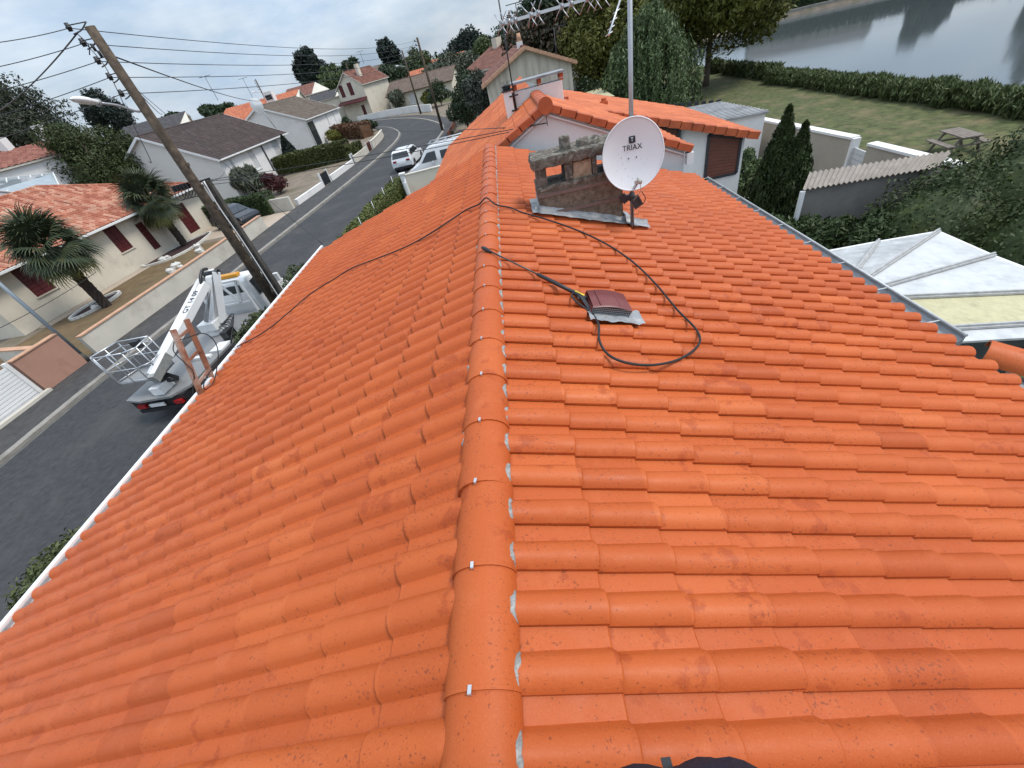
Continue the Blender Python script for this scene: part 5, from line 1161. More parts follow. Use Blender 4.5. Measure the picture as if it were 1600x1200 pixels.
# horizontal boards of its gable
b = MB(); nb_ = 26
for k in range(nb_):
    z0 = 0.05 + 7.0 * k / nb_; z1 = z0 + 7.0 / nb_
    hw = lambda z: 6.5 if z < 3.7 else max(0.02, 6.5 * (7.0 - z) / (7.0 - 3.7))
    if z1 > 6.95: break
    b.hexa([(-6.5 - hw(z0), -0.03, z0), (-6.5 + hw(z0), -0.03, z0), (-6.5 + hw(z0), -0.002, z0), (-6.5 - hw(z0), -0.002, z0), (-6.5 - hw(z1), -0.018, z1), (-6.5 + hw(z1), -0.018, z1), (-6.5 + hw(z1), -0.002, z1), (-6.5 - hw(z1), -0.002, z1)])
o = b.build('siding', M_sid, hA2); o['kind'] = 'stuff'
hB2 = gable_house('house', 'white bungalow with grey-brown roof and dark recessed porch, further up the street', (-30.0, 74.0, 0), -0.1, 13.2, 12.6, 4.1, 6.95, 0.3, M_white, RM_grn, M_pvc, 0.34, 0.42, 0.05, 0.02,
    ops=[((479, 192), (505, 224), 'dark'), ((509, 179), (516, 197), 'dark'), ((519, 174), (526, 192), 'dark')])  # first opening is the porch recess, its shade drawn as dark glass
b = MB(); nb_ = 18
for k in range(nb_):
    z0 = 0.05 + 6.9 * k / nb_; z1 = z0 + 6.9 / nb_; hw = lambda z: 6.6 if z < 4.0 else max(0.02, 6.6 * (6.9 - z) / 2.9)
    b.hexa([(-6.6 - hw(z0), -0.03, z0), (-6.6 + hw(z0), -0.03, z0), (-6.6 + hw(z0), -0.002, z0), (-6.6 - hw(z0), -0.002, z0), (-6.6 - hw(z1), -0.018, z1), (-6.6 + hw(z1), -0.018, z1), (-6.6 + hw(z1), -0.002, z1), (-6.6 - hw(z1), -0.002, z1)])
o = b.build('siding', M_white, hB2); o['kind'] = 'stuff'
cb = thing('satellite_dish', 'small grey satellite dish at the ridge of the far white bungalow', 'satellite dish', tuple(at(400, 168, 79))); p = at(401, 165, 79)
b = MB(); P = [p + Vector((0.9 * r_ * math.cos(t_), 0.25 * r_ * r_ - .2, 0.95 * r_ * math.sin(t_))) for r_ in (0.01, .5, 1) for t_ in [2 * math.pi * k / 14 for k in range(15)]]; b.grid(P, 3, 15); b.build('reflector', M_pvc, cb, world=True); b = MB(); b.tube([p + Vector((0.2, .1, 0)), p + Vector((0.8, .6, -3.2))], 0.06, 6); b.build('pole', M_steel, cb, world=True)
hD = gable_house('house', 'cream two-storey house with dark shuttered gable at the end of the road', (-28.8, 108.5, 0), -0.45, 7.6, 9.0, 6.2, 8.75, 0.3, M_cream, RM_rb, M_creamw, 0.34, 0.5, 0.05, 0.02,
    gops=[(-4.3, -2.9, 4.6, 7.0, M_maroon), (-6.9, -5.6, 4.6, 6.9, M_maroon), (-2.6, -1.5, 0.3, 2.7, M_maroon)])
b = MB(); b.hexa([(-7.9, -1.5, 3.3), (0.1, -1.5, 3.3), (0.1, -0.03, 3.75), (-7.9, -0.03, 3.75), (-7.9, -1.5, 3.45), (0.1, -1.5, 3.45), (0.1, -0.03, 3.95), (-7.9, -0.03, 3.95)]); b.build('porch_roof', M_maroon, hD)
b = MB(); b.box(-2.2, -1.5, 2.0, 2.8, 7.4, 9.6); b.build('chimney', M_cream, hD)
pE = at(603, 150, 112); pE2 = at(707, 128, 107)
hE = gable_house('house', 'long low cream house with brown roof facing down the street', (pE.x + .3, pE.y, 0), math.atan2(pE2.y - pE.y, pE2.x - pE.x) - math.pi / 2, 10.0, (Vector((pE2.x, pE2.y, 0)) - Vector((pE.x, pE.y, 0))).length - .6, 2.95, 5.0, 0.4, M_cream, RM_mb, M_trunk, 0.34, 0.5, 0.04, 0.02,
    ops=[((613, 153), (622, 162), 'shut'), ((637, 147), (651, 161), 'shut'), ((665, 140), (684, 163), 'dark'), ((691, 136), (700, 146), 'shut')])  # third opening is the carport, dark glass standing for its shaded inside
hF = gable_house('house', 'cream house with red-brown roof half hidden behind the stained gable', (-4.2, 66.0, 0), -2.278, 12.5, 12.0, 4.55, 6.3, 0.3, M_cream, RM_rb, M_creamw, 0.34, 0.42, 0.04, 0.02)
b = MB(); b.box(-6.5, -5.4, 1.0, 1.8, 5.6, 7.2); b.build('chimney', M_cream, hF)
M_stain = mat('stained_render', (0.52, 0.47, 0.39), 0.95, 0.12, 1.0)
ms_, ts_, bs_ = M_stain, M_stain.node_tree, M_stain.node_tree.nodes['Principled BSDF']
ge_ = ts_.nodes.new('ShaderNodeNewGeometry').outputs['Position']; mpp = ts_.nodes.new('ShaderNodeMapping'); mpp.inputs['Scale'].default_value = (2.6, 2.6, 0.22); ts_.links.new(ge_, mpp.inputs['Vector'])
ts_.links.new(mixc(ts_, ramp(ts_, noise(ts_, mpp.outputs[0], 1.0, 6.0, 0.7), [(0.45, 0.0), (0.7, 0.75)]), (0.58, 0.52, 0.43), (0.24, 0.21, 0.17)), bs_.inputs['Base Color'])
hG = gable_house('house', 'house with streaked stained beige gable and terracotta verge tiles beyond the neighbour', (5.55, 37.8, 0), 0.02, 6.5, 13.0, 4.5, 5.95, 0.3, M_stain, RM_rb, M_cap, 0.34, 0.42, 0.04, 0.02)
for side in (0, 1):
    for k in range(12):
        t0, t1 = k / 12, (k + 1.05) / 12; x0 = -3.25 + (3.6 if side else -3.6) * t0; x1 = -3.25 + (3.6 if side else -3.6) * t1; zz = lambda t: 6.05 - 1.6 * t
        b = MB(); b.hexa([(x0, -.42, zz(t0) - .2), (x1, -.42, zz(t1) - .17), (x1, -.1, zz(t1) - .17), (x0, -.1, zz(t0) - .2), (x0, -.42, zz(t0) + .02), (x1, -.42, zz(t1) + .05), (x1, -.1, zz(t1) + .05), (x0, -.1, zz(t0) + .02)]); b.build('verge_tile', M_cap, hG)
b = MB(); b.box(-3.55, -3.1, 3.0, 3.5, 5.6, 6.35); b.build('chimney', M_white, hG); b = MB(); b.tube([(-3.32, 3.25, 6.35), (-3.32, 3.25, 6.85)], [0.2, 0.13], 10); b.build('chimney_pot', M_cap, hG)
b = MB(); b.box(-1.3, -0.3, -0.05, 0.0, 1.2, 2.9); b.build('window', M_glassg, hG)
def far_house(label, eL, eR, Re, rL, rR, Rr, wm, rm, base=0.0, extra=None):
    """house whose front eave and ridge are seen: eave points at range Re, ridge points at range Rr"""
    a, c = at(*eL, Re), at(*eR, Re); d, e = at(*rL, Rr), at(*rR, Rr); ez_ = (a.z + c.z) / 2; rz_ = (d.z + e.z) / 2
    for p in (a, c): p.z = ez_
    for p in (d, e): p.z = rz_
    t = thing('house', label, 'house', (a.x, a.y, base)); ba, bc_ = Vector((2 * d.x - a.x, 2 * d.y - a.y, ez_)), Vector((2 * e.x - c.x, 2 * e.y - c.y, ez_))
    for (p, q, r_, s) in ((d, a, c, e), (e, bc_, ba, d)):
        b = MB(); slab(b, p - Vector((0, 0, .02)), q - Vector((0, 0, .02)), r_ - Vector((0, 0, .02)), s - Vector((0, 0, .02)), 0.15); rs = b.build('roof_slope', M_creamw, t, world=True)
        b = MB(); U = s - p; W_ = q - p; nn = W_.cross(U)
        if nn.z < 0: nn = -nn
        tiled_slope(b, p, U, W_, nn, max(4, int(U.length / 0.45)), max(3, int(W_.length / 0.5)), 0.05, 0.02); o = b.build('tile_field', rm, rs, world=True); o['kind'] = 'stuff'
    cen = (a + c + ba + bc_) / 4; sh_ = lambda p: Vector((cen.x + (p.x - cen.x) * .95, cen.y + (p.y - cen.y) * .95, p.z - .15)); lo = lambda p: Vector((sh_(p).x, sh_(p).y, base))
    b = MB(); P = [lo(a), lo(c), lo(bc_), lo(ba), sh_(a), sh_(c), sh_(bc_), sh_(ba), sh_(d), sh_(e)]
    b.add(P, [(0, 1, 5, 4), (2, 3, 7, 6), (1, 2, 6, 9, 5), (3, 0, 4, 8, 7)]); b.build('wall', wm, t, world=True)
    return t, a, c, d, e
def far_window(t, a, c, u0, u1, z0, z1, fm, name='window'):
    d = (c - a); n = Vector((d.y, -d.x, 0)).normalized(); n = n if n.dot(Vector((-a.x, -a.y, 0))) > 0 else -n; Ld = d.length; k0 = 0.25
    P = [a.lerp(c, u) - n * (0.25) for u in (u0, u1)]; b = MB(); b.hexa([Vector((p.x, p.y, z)) + n * o for z in (z0, z1) for p, o in ((P[0], -.3), (P[1], -.3), (P[1], .06), (P[0], .06))]); f = b.build(name, M_pvc, t, world=True)
    b = MB(); q0, q1 = P[0].lerp(P[1], .08), P[0].lerp(P[1], .92); b.add([Vector((q.x, q.y, z)) + n * 0.075 for q, z in ((q0, z0 + .08), (q1, z0 + .08), (q1, z1 - .08), (q0, z1 - .08))], [(0, 1, 2, 3)]); b.build('pane', fm, f, world=True)
t, a, c, d, e = far_house('white house with long red-brown roof at the far left, behind the bungalow', (-30, 272), (93, 240), 62, (-30, 242), (86, 219), 67, M_white, roofmat('far_red_tile', [(0.20, 0.075, 0.05), (0.27, 0.10, 0.07), (0.32, 0.14, 0.10)], (.8, .6), .4, .4))
for (u0, u1_, z0, z1, fm) in ((0.30, 0.40, 1.6, 2.6, M_cap), (0.56, 0.70, 0.3, 2.7, M_darkfr), (0.78, 0.80, 2.0, 2.5, M_glass), (0.86, 0.97, 0.8, 2.6, M_shut)): far_window(t, a, c, u0, u1_, z0, z1, fm)
b = MB(); p = d.lerp(e, .93); b.box(p.x - .4, p.x + .4, p.y - .4, p.y + .4, p.z - .8, p.z + 1.3); b.build('chimney', M_white, t, world=True)
b = MB(); p = d.lerp(e, .35); b.box(p.x - .4, p.x + .4, p.y - .4, p.y + .4, p.z - .8, p.z + 1.0); b.build('chimney', M_white, t, world=True)
t, a, c, d, e = far_house('house with dark slate roof behind the big brown-roofed bungalow', (165, 242), (303, 207), 74, (193, 200), (289, 173), 80, M_cream, RM_sl)
t, a, c, d, e = far_house('long house with bright orange roof behind the white bungalows', (330, 205), (470, 168), 100, (352, 168), (468, 141), 107, M_cream, RM_or)
b = MB(); p = at(424, 155, 103); b.box(p.x - .8, p.x + .8, p.y - .6, p.y + .6, p.z - 2.5, p.z + 1.2); cq = b.build('chimney', M_white, t, world=True); b = MB(); b.box(p.x - .6, p.x + .6, p.y - .7, p.y - .62, p.z, p.z + .7); b.build('flue_opening', M_dark, cq, world=True)
t, a, c, d, e = far_house('orange-roofed house beside the dark pine', (440, 158), (515, 140), 128, (448, 140), (492, 128), 136, M_cream, RM_rb)
t, a, c, d, e = far_house('low house with blue-grey roof left of the cream two-storey house', (480, 162), (530, 150), 118, (487, 150), (528, 137), 124, M_cream, RM_sl)
t, a, c, d, e = far_house('tall grey-brown gabled house behind the end of the road', (560, 128), (622, 116), 150, (562, 110), (606, 98), 160, M_conc, RM_mb)
t, a, c, d, e = far_house('house with red roof carrying a row of solar panels', (668, 118), (745, 101), 140, (674, 95), (726, 78), 150, M_cream, RM_or)
for k in range(6):
    b = MB(); m0 = a.lerp(c, .22 + .095 * k).lerp(d.lerp(e, .22 + .095 * k), .30); m1 = a.lerp(c, .30 + .095 * k).lerp(d.lerp(e, .30 + .095 * k), .30); m2 = a.lerp(c, .30 + .095 * k).lerp(d.lerp(e, .30 + .095 * k), .72); m3 = a.lerp(c, .22 + .095 * k).lerp(d.lerp(e, .22 + .095 * k), .72); up = Vector((0, 0, .12)); b.hexa([p for p in (m0, m1, m2, m3)] + [p + up for p in (m0, m1, m2, m3)]); b.build('solar_panel', M_glass, t, world=True)
t, a, c, d, e = far_house('small orange roof seen between the poles', (636, 124), (690, 112), 128, (640, 112), (672, 103), 133, M_cream, RM_or)
t, a, c, d, e = far_house('pale house with orange roof far left behind the trees', (95, 233), (150, 222), 105, (98, 214), (140, 208), 111, M_cream, RM_or)
# grey glazed veranda behind the red-roofed bungalow
vr = thing('veranda', 'pale grey glazed lean-to veranda behind the red-roofed bungalow', 'veranda', tuple(at(60, 300, 52)[:2]) + (0,))
v0, v1, v2, v3 = at(-10, 298, 50), at(102, 309, 49), at(84, 271, 55), at(-8, 281, 56)
b = MB(); slab(b, v0, v1, v2, v3, 0.08)
b.build('roof_panel', M_glassg, vr, world=True)
for k in range(6): b = MB(); b.beam(v0.lerp(v1, k / 5) + Vector((0, 0, .04)), v3.lerp(v2, k / 5) + Vector((0, 0, .04)), 0.09, 0.07); b.build('glazing_bar', M_shut, vr, world=True)
for k in range(3): b = MB(); b.beam(v0.lerp(v3, k / 2) + Vector((0, 0, .05)), v1.lerp(v2, k / 2) + Vector((0, 0, .05)), 0.09, 0.07); b.build('glazing_bar', M_shut, vr, world=True)
b = MB(); q4 = [v0, v1, v2, v3]; b.hexa([(q.x, q.y, 0) for q in q4] + [q - Vector((0, 0, .1)) for q in q4]); b.build('wall', M_shut, vr, world=True)

# ------------------------------------------------------------------ garden walls, gates and paving on the street
def lowwall(label, pts, h, wm, capm, th=0.2, cap=0.05, name='garden_wall'):
    t = thing(name, label, 'wall', (pts[0][0], pts[0][1], 0))
    for a, c in zip(pts[:-1], pts[1:]):
        b = MB(); b.beam((a[0], a[1], h / 2), (c[0], c[1], h / 2), th, h); b.build('masonry', wm, t, world=True)
        if capm: b = MB(); b.beam((a[0], a[1], h + cap / 2), (c[0], c[1], h + cap / 2), th + 0.07, cap); b.build('coping', capm, t, world=True)
    return t
def wl_at(y):
    for (x0, y0), (x1, y1) in zip(WLL[:-1], WLL[1:]):
        if y0 <= y <= y1: return x0 + (x1 - x0) * (y - y0) / (y1 - y0)
    return -18
def wline(y0, y1, n=4, dx=-0.12): return [(wl_at(y0 + (y1 - y0) * k / n) + dx, y0 + (y1 - y0) * k / n) for k in range(n + 1)]
lowwall('long cream roadside wall with salmon coping before the palm garden', wline(14.9, 30.0, 6), 1.0, M_creamw, M_cap)
lowwall('salmon pink roadside wall panel left of the grey street pole', wline(12.5, 14.35, 1), 1.55, mat('salmon_render', (0.42, 0.235, 0.17), 0.9, 0.07, 1.0, dirt=(0.34, 0.18, 0.13), dscale=1.5), M_cap, 0.22, 0.04)
lowwall('short cream wall behind the salmon wall along the drive', [(-19.9, 14.4), (-24.5, 15.6)], 1.0, M_creamw, M_cap)
lowwall('pale low wall bounding the stepped garden of the brown-roofed bungalow', wline(35.2, 40.2, 3), 0.55, M_white, None, 0.25)
lowwall('pale low wall past the grey gate, further up the street', wline(42.2, 48.5, 3), 0.6, M_white, None, 0.25)
lowwall('cream low wall before the clipped hedge further up', wline(49.2, 54.5, 3), 0.8, M_creamw, None, 0.22)
lowwall('cream curved wall at the bend of the road', wline(57.0, 67.0, 5), 0.9, M_creamw, M_cream, 0.22)
lowwall('white wall across the end of the road before the low house', [(-31, 103.5), (-24, 100.8), (-17, 93.5), (-12.5, 86.0)], 1.1, M_white, None, 0.25)
lowwall('small cream wall end at the hedge by the drive', [(wl_at(34.4) - .1, 34.5), (-21.0, 35.4)], 1.0, M_creamw, None, 0.22)
def gate(label, pts, h, m, n, slat=True, name='gate'):
    t = thing(name, label, 'gate', (pts[0][0], pts[0][1], 0)); a, c = Vector((*pts[0], 0)), Vector((*pts[1], 0))
    for k in range(n):
        b = MB(); z = 0.12 + (h - .12) * (k + .5) / n
        if slat: b.beam(a + Vector((0, 0, z)), c + Vector((0, 0, z)), 0.04, (h - .12) / n * 0.82)
        else: p = a.lerp(c, (k + .5) / n); b.beam(p + Vector((0, 0, .12)), p + Vector((0, 0, h)), 0.04, (c - a).length / n * 0.55)
        b.build('slat', m, t, world=True)
    for p in (a, c): b = MB(); b.beam(p, p + Vector((0, 0, h + .12)), 0.14, 0.14); b.build('post', M_white, t, world=True)
    return t
gate('white slatted sliding gate at the left edge by the salmon wall', wline(8.0, 12.35, 1), 1.5, M_pvc, 11)
lowwall('low cream gate track kerb at the left edge', wline(7.8, 12.5, 2, 0.12), 0.22, M_creamw, None, 0.2)
gate('dark grey garden gate with white posts below the red maple', wline(40.4, 42.0, 1), 1.1, M_darkfr, 7, False)
gate('small brown garden gate before the road bend', wline(54.8, 56.6, 1), 1.0, M_brown, 7, False)
gate('grey panel between white posts beside the long low wall', wline(48.6, 49.1, 1), 1.0, M_zinc, 3, False)
poly_sheet('dry_lawn', [[(wl_at(15.2) - .25, 15.2), (wl_at(30) - .25, 30.0), (-25.8, 30.6), (-27.9, 15.6)]], 0.012, M_dry)
poly_sheet('drive', [[(wl_at(30.6) - .02, 30.6), (wl_at(34.2) - .02, 34.2), (-27, 36.4), (-26.8, 31.6)]], 0.014, mat('drive_concrete', (0.43, 0.35, 0.27), 0.95, 0.1, 0.8))
poly_sheet('terrace_strip', [[(-27.95, 20.2), (-26.4, 33.4), (-25.6, 33.3), (-27.1, 20.1)]], 0.018, mat('drive_concrete', (0.4, 0.35, 0.3)))
def oval(label, c_, ra, rb, rot, wob=0.0):
    t = thing('flower_bed', label, 'flower bed', (c_[0], c_[1], 0)); n = 26; P = []
    for k in range(n):
        a_ = 2 * math.pi * k / n; r_ = 1 + wob * math.sin(a_ * 3 + 1); x, y = ra * r_ * math.cos(a_), rb * r_ * math.sin(a_); P.append(Vector((c_[0] + x * math.cos(rot) - y * math.sin(rot), c_[1] + x * math.sin(rot) + y * math.cos(rot), 0.05)))
    b = MB(); b.add([p for p in P], [tuple(range(n))]); b.build('mulch', M_mulch, t, world=True)
    for k in range(n): b = MB(); b.beam(P[k] + Vector((0, 0, .02)), P[(k + 1) % n] + Vector((0, 0, .02)), 0.16, 0.14); b.build('edging_stone', M_stone, t, world=True)
    return t
pb1 = g(152, 478); pb2 = g(293, 385)
oval('lens-shaped mulch bed edged in white stone round the nearer palm', (pb1.x, pb1.y), 1.55, 0.75, 1.45)
oval('larger mulch bed edged in white stone round the farther palm', (pb2.x - .2, pb2.y - .6), 2.9, 1.3, 1.35, 0.12)
for k, (px, py) in enumerate(((267, 423), (275, 415), (282, 417), (255, 405), (262, 402), (308, 385), (312, 392), (150, 480))):
    p = g(px, py, .1); b = MB(); s_k = random.uniform(.16, .3); P = [p + Vector((s_k * 1.2 * math.cos(a_) * math.cos(e_), s_k * math.sin(a_) * math.cos(e_), s_k * .8 * math.sin(e_))) * random.uniform(.85, 1.1) for e_ in (-1.2, -.4, .4, 1.2) for a_ in [2 * math.pi * q / 8 for q in range(9)]]
    b.grid(P, 4, 9, smooth=False); tag(b.build('garden_stone', M_stone), 'pale stone laid in the mulch under the palms', 'stone', 'pale stones in the palm beds')
for (px, py, lab, L_) in ((90, 482, 'grey slatted bench on the terrace left of the nearer palm', 1.5), (212, 405, 'small planter bench with round topiary by the red door', 1.1)):
    p = g(px, py); t = thing('garden_bench', lab, 'bench', (p.x, p.y, 0), -0.12)
    for k in range(4): b = MB(); b.box(-0.22 + .11 * k, -.13 + .11 * k, -L_ / 2, L_ / 2, 0.40, 0.44); b.build('slat', M_tim, t)
    for s in (-1, 1): b = MB(); b.box(-.2, .2, s * L_ * .4 - .03, s * L_ * .4 + .03, 0, .4); b.build('leg', M_tim, t)
bush('topiary_ball', 'small round topiary on the bench by the red door', (g(212, 405).x, g(212, 405).y, 0.44), (0.26, 0.26, 0.28), 700, 0.04, G_dark, 3, 5)

# ------------------------------------------------------------------ palms
M_frond = leafmat('palm_leaf', (0.040, 0.056, 0.030), 0.4, 1.2, yellow=(0.10, 0.095, 0.025))
M_frond_old = leafmat('palm_leaf_old', (0.115, 0.115, 0.028), 0.3, 1.5); M_palmtr = mat('palm_fibre', (0.045, 0.034, 0.028), 0.98, 0.45, 9.0, 1.0, 30)
def frond_mesh(name, m):
    b = MB(); b.tube([(0, 0, 0), (0.4, 0, 0.06), (0.75, 0, 0.02)], [0.022, 0.016, 0.012], 5); n = 30
    for k in range(n):
        a = math.radians(-118 + 236 * k / (n - 1)); L_ = 0.85 * (0.72 + 0.28 * math.cos(a * 0.7)) * random.uniform(0.9, 1.08); d = Vector((math.cos(a), math.sin(a), 0)); s = Vector((-d.y, d.x, 0)); o = Vector((0.75, 0, 0.02)); w_ = 0.032
        rise = 0.10 * math.cos(a); dr_ = random.uniform(0.16, 0.42)
        P = [o, o + d * L_ * .45 + s * w_ + Vector((0, 0, rise)), o + d * L_ * .45 - s * w_ + Vector((0, 0, rise)), o + d * L_ * .85 + s * w_ * .6 + Vector((0, 0, rise - dr_ * .35)), o + d * L_ * .85 - s * w_ * .6 + Vector((0, 0, rise - dr_ * .35)), o + d * L_ * 1.1 + Vector((0, 0, rise - dr_))]
        b.add(P, [(0, 1, 2), (1, 3, 4, 2), (3, 5, 4)])
    me = b.mesh(name); me.materials.append(m); return me
FRO = [frond_mesh('frond', M_frond) for _ in range(3)]; FRO_O = frond_mesh('frond', M_frond_old)
def palm(label, base, h, sc_, n, seed):
    t = thing('palm_tree', label, 'palm', (base.x, base.y, 0)); rd = random.Random(seed); b = MB(); P = []; R_0 = 0.21
    for i in range(24):
        z = h * i / 23
        for k in range(15): a = 2 * math.pi * k / 14; r_ = R_0 * (1 + .12 * (i / 23)) + 0.05 * ((i + k) % 2) + rd.uniform(-.02, .02); P.append((r_ * math.cos(a), r_ * math.sin(a), z + rd.uniform(-.02, .02)))
    b.grid(P, 24, 15, False); b.build('trunk', M_palmtr, t)
    for k in range(n):
        u = k / n; el = math.radians(78 - 138 * u ** 0.85 + rd.uniform(-9, 9)); az = k * 2.39996 + rd.uniform(-.2, .2); me = FRO_O if u > 0.86 and rd.random() < .8 else rd.choice(FRO)
        o = bpy.data.objects.new('frond', me); C.objects.link(o); o.parent = t; s = sc_ * rd.uniform(.85, 1.1)
        o.matrix_basis = Matrix.Translation((0, 0, h - 0.05 + .25 * (1 - u))) @ Matrix.Rotation(az, 4, 'Z') @ Matrix.Rotation(-el, 4, 'Y') @ Matrix.Rotation(rd.uniform(-.5, .5), 4, 'X') @ Matrix.Diagonal((s, s, s, 1))
palm('nearer fan palm standing in the lens-shaped stone bed', g(168, 479), 3.5, 1.22, 62, 3)
palm('farther fan palm leaning over the red front door', g(290, 384), 3.35, 1.28, 60, 9)

# ------------------------------------------------------------------ plants on the street
hedge('hedge', 'dark clipped hedge behind the dark hatchback', [(-20.0, 35.3), (-29.0, 36.9)], 1.3, 1.5, 12000, 0.07, G_hedge)
hedge('hedge', 'long rounded clipped hedge before the far white bungalow', [(-18.8, 54.5), (-30.5, 55.5)], 1.8, 1.9, 12000, 0.09, leafmat('leaf_hedge_olive', (0.05, 0.06, 0.014)))
hedge('hedge', 'small clipped hedge beside the brown garden gate', [(wl_at(52) - .9, 50.5), (wl_at(54) - .8, 54.2)], 0.9, 1.5, 3500, 0.08, leafmat('leaf_hedge_olive', (0.05, 0.06, 0.014)))
hedge('hedge', 'trimmed hedge with wire stakes along our street front', [(-8.75, 9.0), (-8.4, 17), (-8.0, 24.5), (-7.55, 29.5)], 0.9, 1.35, 26000, 0.05, leafmat('leaf_front', (0.085, 0.098, 0.026)))
for k, (px, py) in enumerate(((475, 395), (500, 372), (571, 342), (585, 320), (595, 312), (603, 306))):
    p = Vector((-7.9 + .03 * k, 15 + 2.6 * k, 0)); b = MB(); b.tube([p, p + Vector((0, 0, 1.75))], 0.02, 6); tag(b.build('wire_stake', M_steel), 'thin grey stake standing in the trimmed street hedge', 'stake', 'stakes in the street hedge')
bush('shrub', 'loose dark shrub growing past the white gutter beside the lift truck', (-8.6, 10.7, 0), (0.9, 1.4, 0.98), 9000, 0.035, leafmat('leaf_shrub', (0.045, 0.058, 0.022)), 9, 71, elong=2.0)
bush('shrub', 'feathery shrub tip rising above the gutter end', (-8.3, 13.6, 0), (0.7, 1.0, 1.2), 5000, 0.035, leafmat('leaf_shrub', (0.045, 0.058, 0.022)), 7, 72, elong=2.0)
bush('shrub', 'straggling leafy shrub below the gutter in the lower left corner', (-8.6, 3.6, 0), (1.3, 1.6, 0.85), 9000, 0.035, leafmat('leaf_corner', (0.062, 0.075, 0.026)), 10, 73)
bush('shrub', 'smaller leafy shrub at the left picture edge below the gutter', (-9.3, 1.9, 0), (0.9, 1.0, 0.9), 5000, 0.035, leafmat('leaf_corner', (0.062, 0.075, 0.026)), 8, 74)
def pbush(label, px, py, z, r, n, size, m, seed, cat='shrub', elong=1.5, up=0.0, k=6): p = g(px, py, z); return bush('shrub', label, (p.x, p.y, 0), r, n, size, m, k, seed, None, cat, elong, up)
pbush('spiky grass-like shrub before the brown-roofed bungalow', 400, 300, 0.1, (1.7, 1.7, 1.3), 5000, 0.11, G_grey, 81, elong=3.2, up=0.9)
pbush('red-leaved maple bush beside the front steps', 438, 300, 0.1, (1.5, 1.5, 0.95), 4000, 0.07, G_red, 82)
def cone(label, px, py, h, r, n, m, seed):
    p = g(px, py); t = thing('conifer', label, 'conifer', (p.x, p.y, 0)); b = MB(); b.tube([(p.x, p.y, 0), (p.x, p.y, h * .8)], [.12, .03], 6); b.build('trunk', M_trunk, t, world=True)
    u = rng.random(n); a = rng.random(n) * 6.283; rad = r * (1 - u ** 1.9) * (0.8 + .25 * rng.random(n)); P = np.stack([p.x + rad * np.cos(a), p.y + rad * np.sin(a), .05 + u * h], 1); Q = np.stack([np.cos(a), np.sin(a), .3 + 0 * a], 1); V, F = leaf_quads(P, Q, .09, 1.6, .4, .5); A = np.array(ROOT[t.name].inverted()); link('crown', fast_mesh('crown', V @ A[:3, :3].T + A[:3, 3], F), m, t)
cone('dark clipped conical conifer at the corner of the brown-roofed bungalow', 466, 264, 3.7, 1.15, 7000, G_pine, 1)
pbush('round dark shrub in the garden at the road bend', 578, 207, 0, (1.6, 1.6, 1.1), 3000, 0.1, G_dark, 83)
pbush('dark shrub left of the round one at the bend', 548, 208, 0, (1.5, 1.8, 1.3), 3000, 0.1, G_dark, 84)
pbush('pale green flowering shrub by the far porch', 525, 222, 0, (1.6, 1.6, 0.9), 2500, 0.09, leafmat('leaf_lime', (0.11, 0.11, 0.018)), 85)
pbush('red-flowering shrub before the far porch', 510, 222, 0, (1.7, 1.5, 0.9), 2500, 0.09, G_red, 86)
pbush('tall dark shrub in front of the far bungalow corner', 538, 190, 0, (2.2, 2.2, 1.9), 3000, 0.12, G_dark, 87)
hedge('hedge', 'brown autumnal hedge at the road bend', [(-21, 72), (-27.5, 80), (-34, 86)], 2.0, 1.9, 6000, 0.12, leafmat('leaf_brown', (0.11, 0.055, 0.028)))
for k, (px, py, r_) in enumerate(((588, 172, 2.6), (627, 172, 2.2), (573, 170, 2.2))): pbush(('round topiary shrub beside the cream two-storey house', 'grey round shrub before the low brown-roofed house', 'tall clipped shrub against the cream two-storey house')[k], px, py, 0, (r_, r_, r_ * .9), 2500, 0.16, (G_dark, G_grey, G_dark)[k], 90 + k)
for k, (px, py, r_, lab) in enumerate(((665, 158, 1.7, 'small red-brown shrub by the dark carport'), (690, 165, 2.4, 'round dark shrub right of the second pole'), (672, 168, 1.6, 'yellow-green shrub behind the white end wall'))): pbush(lab, px, py, 0, (r_, r_, r_ * .85), 2200, 0.14, (G_red, G_dark, G_yel)[k], 95 + k)
tree('tree', 'round dark evergreen in front of the pole at the bend', (-4.2, 52.5, 0), 4, 2.0, (1.9, 1.9, 1.9), 7000, 0.09, G_dark, 8, 101)
tree('tree', 'dark bushy evergreen behind the round one', (-3.6, 60, 0), 5, 2.9, (2.1, 2.1, 2.5), 6000, 0.1, G_dark, 8, 102)
tree('tree', 'grey-green olive tree beside the stained gable', (-1.9, 47, 0), 5, 3.0, (1.9, 1.9, 1.9), 7000, 0.09, leafmat('leaf_olive', (0.05, 0.06, 0.045)), 9, 103)
def ptree(name, label, px, py, R, cz_off, r, n, size, m, seed, k=14, group=None, low=-.6):
    p = at(px, py, R); return tree(name, label, (p.x, p.y, 0), p.z, max(p.z + cz_off, r[2] * .8), r, n, size, m, k, seed, 0.3, group, low=low)
ptree('tree', 'big dark birch with pale limbs at the left edge', 18, 228, 78, -1, (8.0, 7, 6.4), 42000, 0.12, G_birch, 111, 20)
ptree('tree', 'broad dark green tree left of the slate roof', 146, 250, 62, 0, (4.2, 4.2, 4.1), 34000, 0.085, leafmat('leaf_laurel', (0.035, 0.048, 0.013)), 112, 16)
ptree('tree', 'blue-green conifer behind the broad dark tree', 174, 192, 90, 0, (2.9, 2.9, 3.6), 14000, 0.12, G_pine, 113, 12)
ptree('tree', 'dark shrubby tree between the far left house and broad tree', 118, 235, 70, -.5, (2.4, 2.4, 3.0), 6000, 0.16, G_dark, 114, 10)
